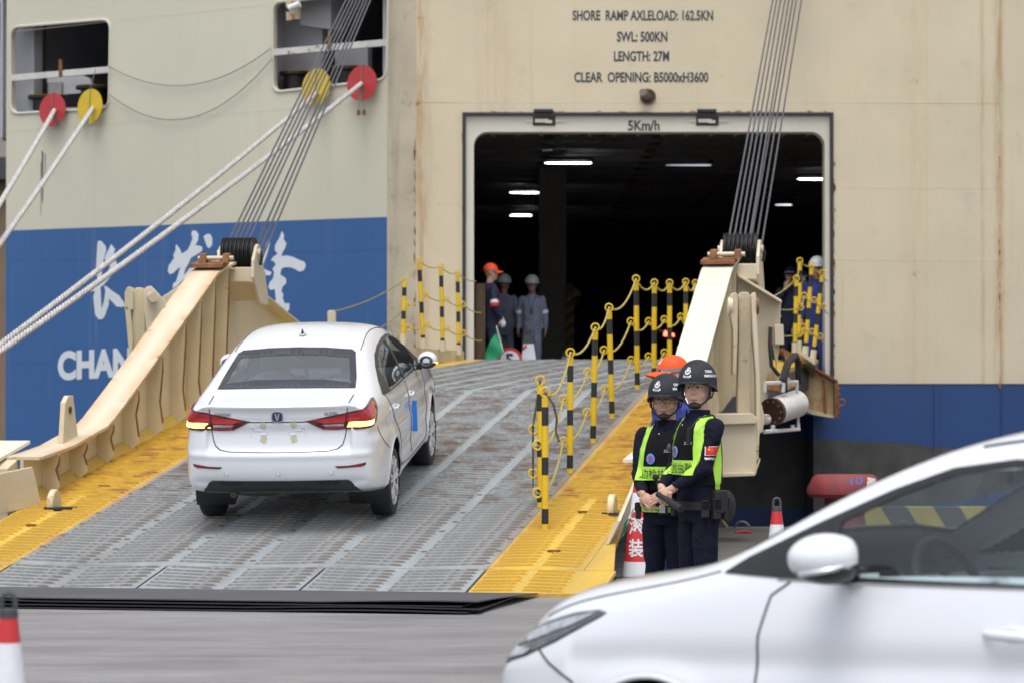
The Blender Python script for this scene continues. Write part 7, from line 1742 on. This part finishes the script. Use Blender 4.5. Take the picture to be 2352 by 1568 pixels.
gpatch(jb, [fl(-.036, -.0455), fl(.036, -.0455), fl(.036, -.0545), fl(-.036, -.0545)], -out, 'ribbon_field', m_strap, B['o'], .0035, .02, .0005, reach=.7)
gletters(jb, 'CHINA IMMIGRATION', lambda u, v: fl(-.034 + .068 * u, -.0535 + .007 * v), -out, 'sleeve_lettering', m_bdg, B['o'], .02, .0045, reach=.7)
e = MB(); e.ball(Sc @ Vector((.155, .12, .87)), .042, .06, .10, 16, 12); lb(e, 'drop_bag', m_strap, B['o'])
e = MB(); e.obox(Sc @ Vector((.195, .03, .90)), .06, .10, .15, (1, 0, 0), (0, 1, 0), (0, 0, 1)); lb(e, 'equipment_pouch', m_strap, B['o'], smooth=False, bevel=.012)

# man in the orange cap right behind the officers
C_ = person('person in orange peaked cap and blue coverall, mostly hidden behind the officers', ((1540 - CX) / 322, 21.7, .0), 1.80, -62, -12, 'coverall', m_cov_blue, wl=(.20, -.12, .88), wr=(-.21, -.02, .87), hl=((0, -.2, -1), (1, 0, 0), 30), hr=((0, -.3, -1), (-1, 0, 0), 30), vox=.011, skin=m_skin2, seed=20)
cp = cap(C_, m_orange); cb = bvh_of(cp)
cd = (C_['HM'].to_3x3() @ Vector((-.55, .83, 0))).normalized()
gletters(cb, 'G', lambda u, v: C_['HM'] @ Vector((.01 + .05 * u + .0, -.14, 1.715 + .035 * v)), cd, 'cap_lettering', m_bdg, cp, .05, .003)
e = MB(); e.lathe([(.082, 1.44), (.074, 1.505), (.066, 1.505), (.07, 1.44)], (0, .012, 0), n=28, closed=True); lb(e.xf(C_['Sc']), 'collar', m_cov_blue, C_['o'])
e = MB(); e.obox(C_['Sc'] @ Vector((.14, -.085, 1.43)), .05, .02, .03, (1, 0, 0), (0, 1, .3), (0, -.3, 1)); lb(e, 'shoulder_mark', m_reflw, C_['o'], smooth=False)
# green flag hanging from his hand beside the cone
fa_ = at(1446, 1178, 21.4); 
def flag(pole_top, pole_bot, wdir, size, label, seed=0, droop=.9):
    o = empty('signal_flag', tuple(pole_top), label, 'flag', 'green signal flags'); pt, pb = Vector(pole_top), Vector(pole_bot)
    MB().tube([pt, pb], .008, 8).build('stick', m_white, o, smooth=True); rows = []
    for i in range(10):
        p = pt.lerp(pb, .22 + .78 * i / 9); row = []
        for j in range(10):
            f = j / 9; row.append(p + Vector(wdir) * size * f * (1 - droop * .45 * f) + Vector((0, 0, -1)) * size * droop * f * f * .9 + Vector((0, .018 * math.sin(f * 9 + i * .5 + seed), 0)))
        rows.append(row)
    mb = MB(); mb.grid(rows); mb.grid([[p + Vector((.0, .003, 0)) for p in r_] for r_ in rows][::-1]); mb.build('cloth', mat('green_flag_cloth', (.015, .30, .13), .7, var=.15, vs=8), o, smooth=True); return o
flag(at(1462, 1150, 21.3), at(1445, 1190, 21.3), Vector((-.5, 0, -.7)), .12, 'small bit of green flag showing left of the big cone', 2, .6)

# people inside the door
def hold_person(px_, ytop, Y, label, yaw, hy, cloth, hat, **kw):
    p = at(px_, ytop, Y); H = (p.z - DZ) / (1.03 if hat != 'cap' else 1.025); P = person(label, (p.x, Y, DZ), H, yaw, hy, 'coverall', cloth, vox=.014, **kw)
    if hat == 'cap': cap(P, m_orange)
    elif hat == 'dark': cap(P, m_navy)
    elif hat: helmet(P, hat, hard=True)
    return P
m_hardw = mat('white_hard_hat', (.62, .63, .66), .35, var=.05); m_hardg = mat('grey_hard_hat', (.30, .31, .32), .4, var=.05)
hang = dict(wl=(.235, -.03, .87), wr=(-.235, -.03, .87), hl=((0, -.15, -1), (1, 0, 0), 30), hr=((0, -.15, -1), (-1, 0, 0), 30))
Fm = hold_person(1127, 602, 44.75, 'person in orange cap and navy coverall holding a green flag in the doorway', 108, -14, m_cov_navy, 'cap', seed=30, glove=True, wl=(.22, -.05, .86), wr=(-.21, -.12, .92), hl=((0, -.15, -1), (1, 0, 0), 60), hr=((0, -.2, -1), (-1, 0, 0), 60), skin=m_skin2)
bands(Fm, (), m_reflw); 
S_, E_ = Fm['Sr'], Fm['Er']; d = (E_ - S_).normalized(); c = S_.lerp(E_, .98); e = MB(); e.cyl(c - d * .02, c + d * .02, .064, n=20); lb(e, 'red_sleeve_band', m_pred, Fm['o'])
fb = bvh_of(Fm['jk']); gpatch(fb, [Fm['Sc'] @ Vector(p) for p in ((-.17, -.10, 1.40), (-.15, -.13, 1.40), (-.15, -.15, 1.12), (-.17, -.12, 1.12))], (1, .35, 0), 'red_front_panel', m_pred, Fm['o'], .004, .02, .004)
wrist = PM[Fm['o'].name] @ Fm['Wr']; top = at(1140, 752, 44.5)
flag(at(1140, 748, wrist.y - .05), at(1156, 808, wrist.y - .1), Vector((-.75, 0, -.7)), .34, 'green signal flag hanging from the flagman in the doorway', 0, .55)
G1 = hold_person(1158, 630, 46.6, 'person in grey-blue coverall and hard hat seen from behind, beside the flagman', 165, 0, m_cov_grey, m_hardg, seed=40, face=False, skin=m_skind, **hang); bands(G1, (), m_refl, legs=())
G2 = hold_person(1222, 632, 45.9, 'person in grey-blue coverall with a lanyard standing left of the hold pillar', -6, 0, m_cov_grey, m_hardg, seed=50, skin=m_skind, **hang); bands(G2, (), m_reflw)
gb = bvh_of(G2['jk']); 
for sx in (1, -1): gpatch(gb, [G2['Sc'] @ Vector(p) for p in ((sx * .065, -.14, 1.45), (sx * .080, -.14, 1.45), (sx * .010, -.14, 1.22), (0, -.14, 1.22))], (0, 1, 0), 'lanyard', mat('lanyard_blue', (.02, .04, .2), .6), G2['o'], .004, .03, .002)
gpatch(gb, [G2['Sc'] @ Vector((x, -.14, z)) for x, z in ((-.02, 1.22), (.03, 1.22), (.03, 1.13), (-.02, 1.13))], (0, 1, 0), 'id_card', mat('id_card', (.12, .04, .04), .5), G2['o'], .006, .03, .003)
hold_person(1877, 590, 44.7, 'person in white hard hat and bright blue coverall beside the right door frame', -28, 0, m_cov_blue, m_hardw, seed=60, skin=m_skin2, **hang)
Wp = children(bpy.data.objects['person'])
hold_person(1816, 607, 45.6, 'person in dark coverall and red-edged cap, hand at the face, behind the right posts', -20, 0, m_cov_navy, 'dark', seed=70, skin=m_skin2, wl=(.22, -.05, .86), wr=(-.03, -.20, 1.42), hl=((0, -.15, -1), (1, 0, 0), 30), hr=((.2, -.1, 1), (-.3, -1, 0), 40))
hold_person(1842, 618, 45.1, 'person in dark coverall and red-edged cap turned sideways behind the tall right post', -70, 0, m_cov_navy, 'dark', seed=80, skin=m_skin2, **hang)
hold_person(1322, 664, 60, 'dim person in a lime hard hat deep inside the hold', -10, 0, m_vest, mat('lime_hard_hat', (.35, .60, .12), .4), seed=90, skin=m_skind, **hang)

# driver of the car on the ramp (seated), built in car space
def driver():
    o = empty('person', (0, 0, 0), 'dark-clothed driver seen dimly through the rear window of the ramp car', 'person'); y0 = .37
    b = MB(); b.ball((-.10, y0, 1.20), .095, .078, .11); b.tube([(-.12, y0, .95), (-.11, y0, 1.14)], .055, 12); loft(b, [(.48, -.10, y0, .13, .17), (.80, -.12, y0, .12, .19), (.98, -.14, y0, .10, .18), (1.05, -.14, y0, .07, .09)])
    for sg in (1, -1): b.tube([(-.12, y0 + sg * .18, .97), (.08, y0 + sg * .24, .80), (.36, y0 + sg * .14, .92)], [.06, .05, .04], 10); b.tube([(-.08, y0 + sg * .09, .52), (.36, y0 + sg * .11, .58), (.62, y0 + sg * .10, .36)], [.085, .07, .05], 10)
    remesh_to(b, 'body', m_cov_navy, o, .012, 3, .008, 9, 2)
    h = MB(); h.ball((-.105, y0, 1.225), .10, .084, .10); lb(h, 'hair', m_hair, o); o.matrix_world = car1.matrix_world; return o
car1_mw = car1.matrix_world
driver()
# hanging paper inside the near car
hp_ = empty('paper_sheet', (0, 0, 0), 'pale strip of paper hanging inside the near car window', 'paper')
e = MB(); e.grid([[Vector((-.02 + .05 * i, .50 + .004 * math.sin(j * .9), 1.33 - .037 * j)) for i in range(3)] for j in range(10)]); e.grid([[Vector((-.02 + .05 * i, .503 + .004 * math.sin(j * .9), 1.33 - .037 * j)) for i in range(3)] for j in range(10)][::-1]); lb(e, 'sheet', m_white, hp_); hp_.matrix_world = car2.matrix_world

# dark parked car deep in the hold, one red lamp lit
car3 = copy_tree(car1, kidmap()); tag(car3, 'dark car deep in the hold showing one lit red tail lamp', 'car'); 
if 'group' in car3: del car3['group']
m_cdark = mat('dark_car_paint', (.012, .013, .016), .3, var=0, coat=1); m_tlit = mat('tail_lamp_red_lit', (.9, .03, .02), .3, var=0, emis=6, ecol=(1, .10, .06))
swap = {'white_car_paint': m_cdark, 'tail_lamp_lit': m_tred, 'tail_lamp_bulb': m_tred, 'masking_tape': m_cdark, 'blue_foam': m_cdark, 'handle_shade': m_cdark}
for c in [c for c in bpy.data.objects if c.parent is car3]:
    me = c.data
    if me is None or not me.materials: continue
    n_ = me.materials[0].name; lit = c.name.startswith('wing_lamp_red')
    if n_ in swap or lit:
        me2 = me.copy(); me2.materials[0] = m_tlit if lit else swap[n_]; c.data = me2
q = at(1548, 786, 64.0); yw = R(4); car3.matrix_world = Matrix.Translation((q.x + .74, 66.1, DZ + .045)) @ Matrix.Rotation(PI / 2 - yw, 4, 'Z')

bpy.data.scenes.remove(TS)
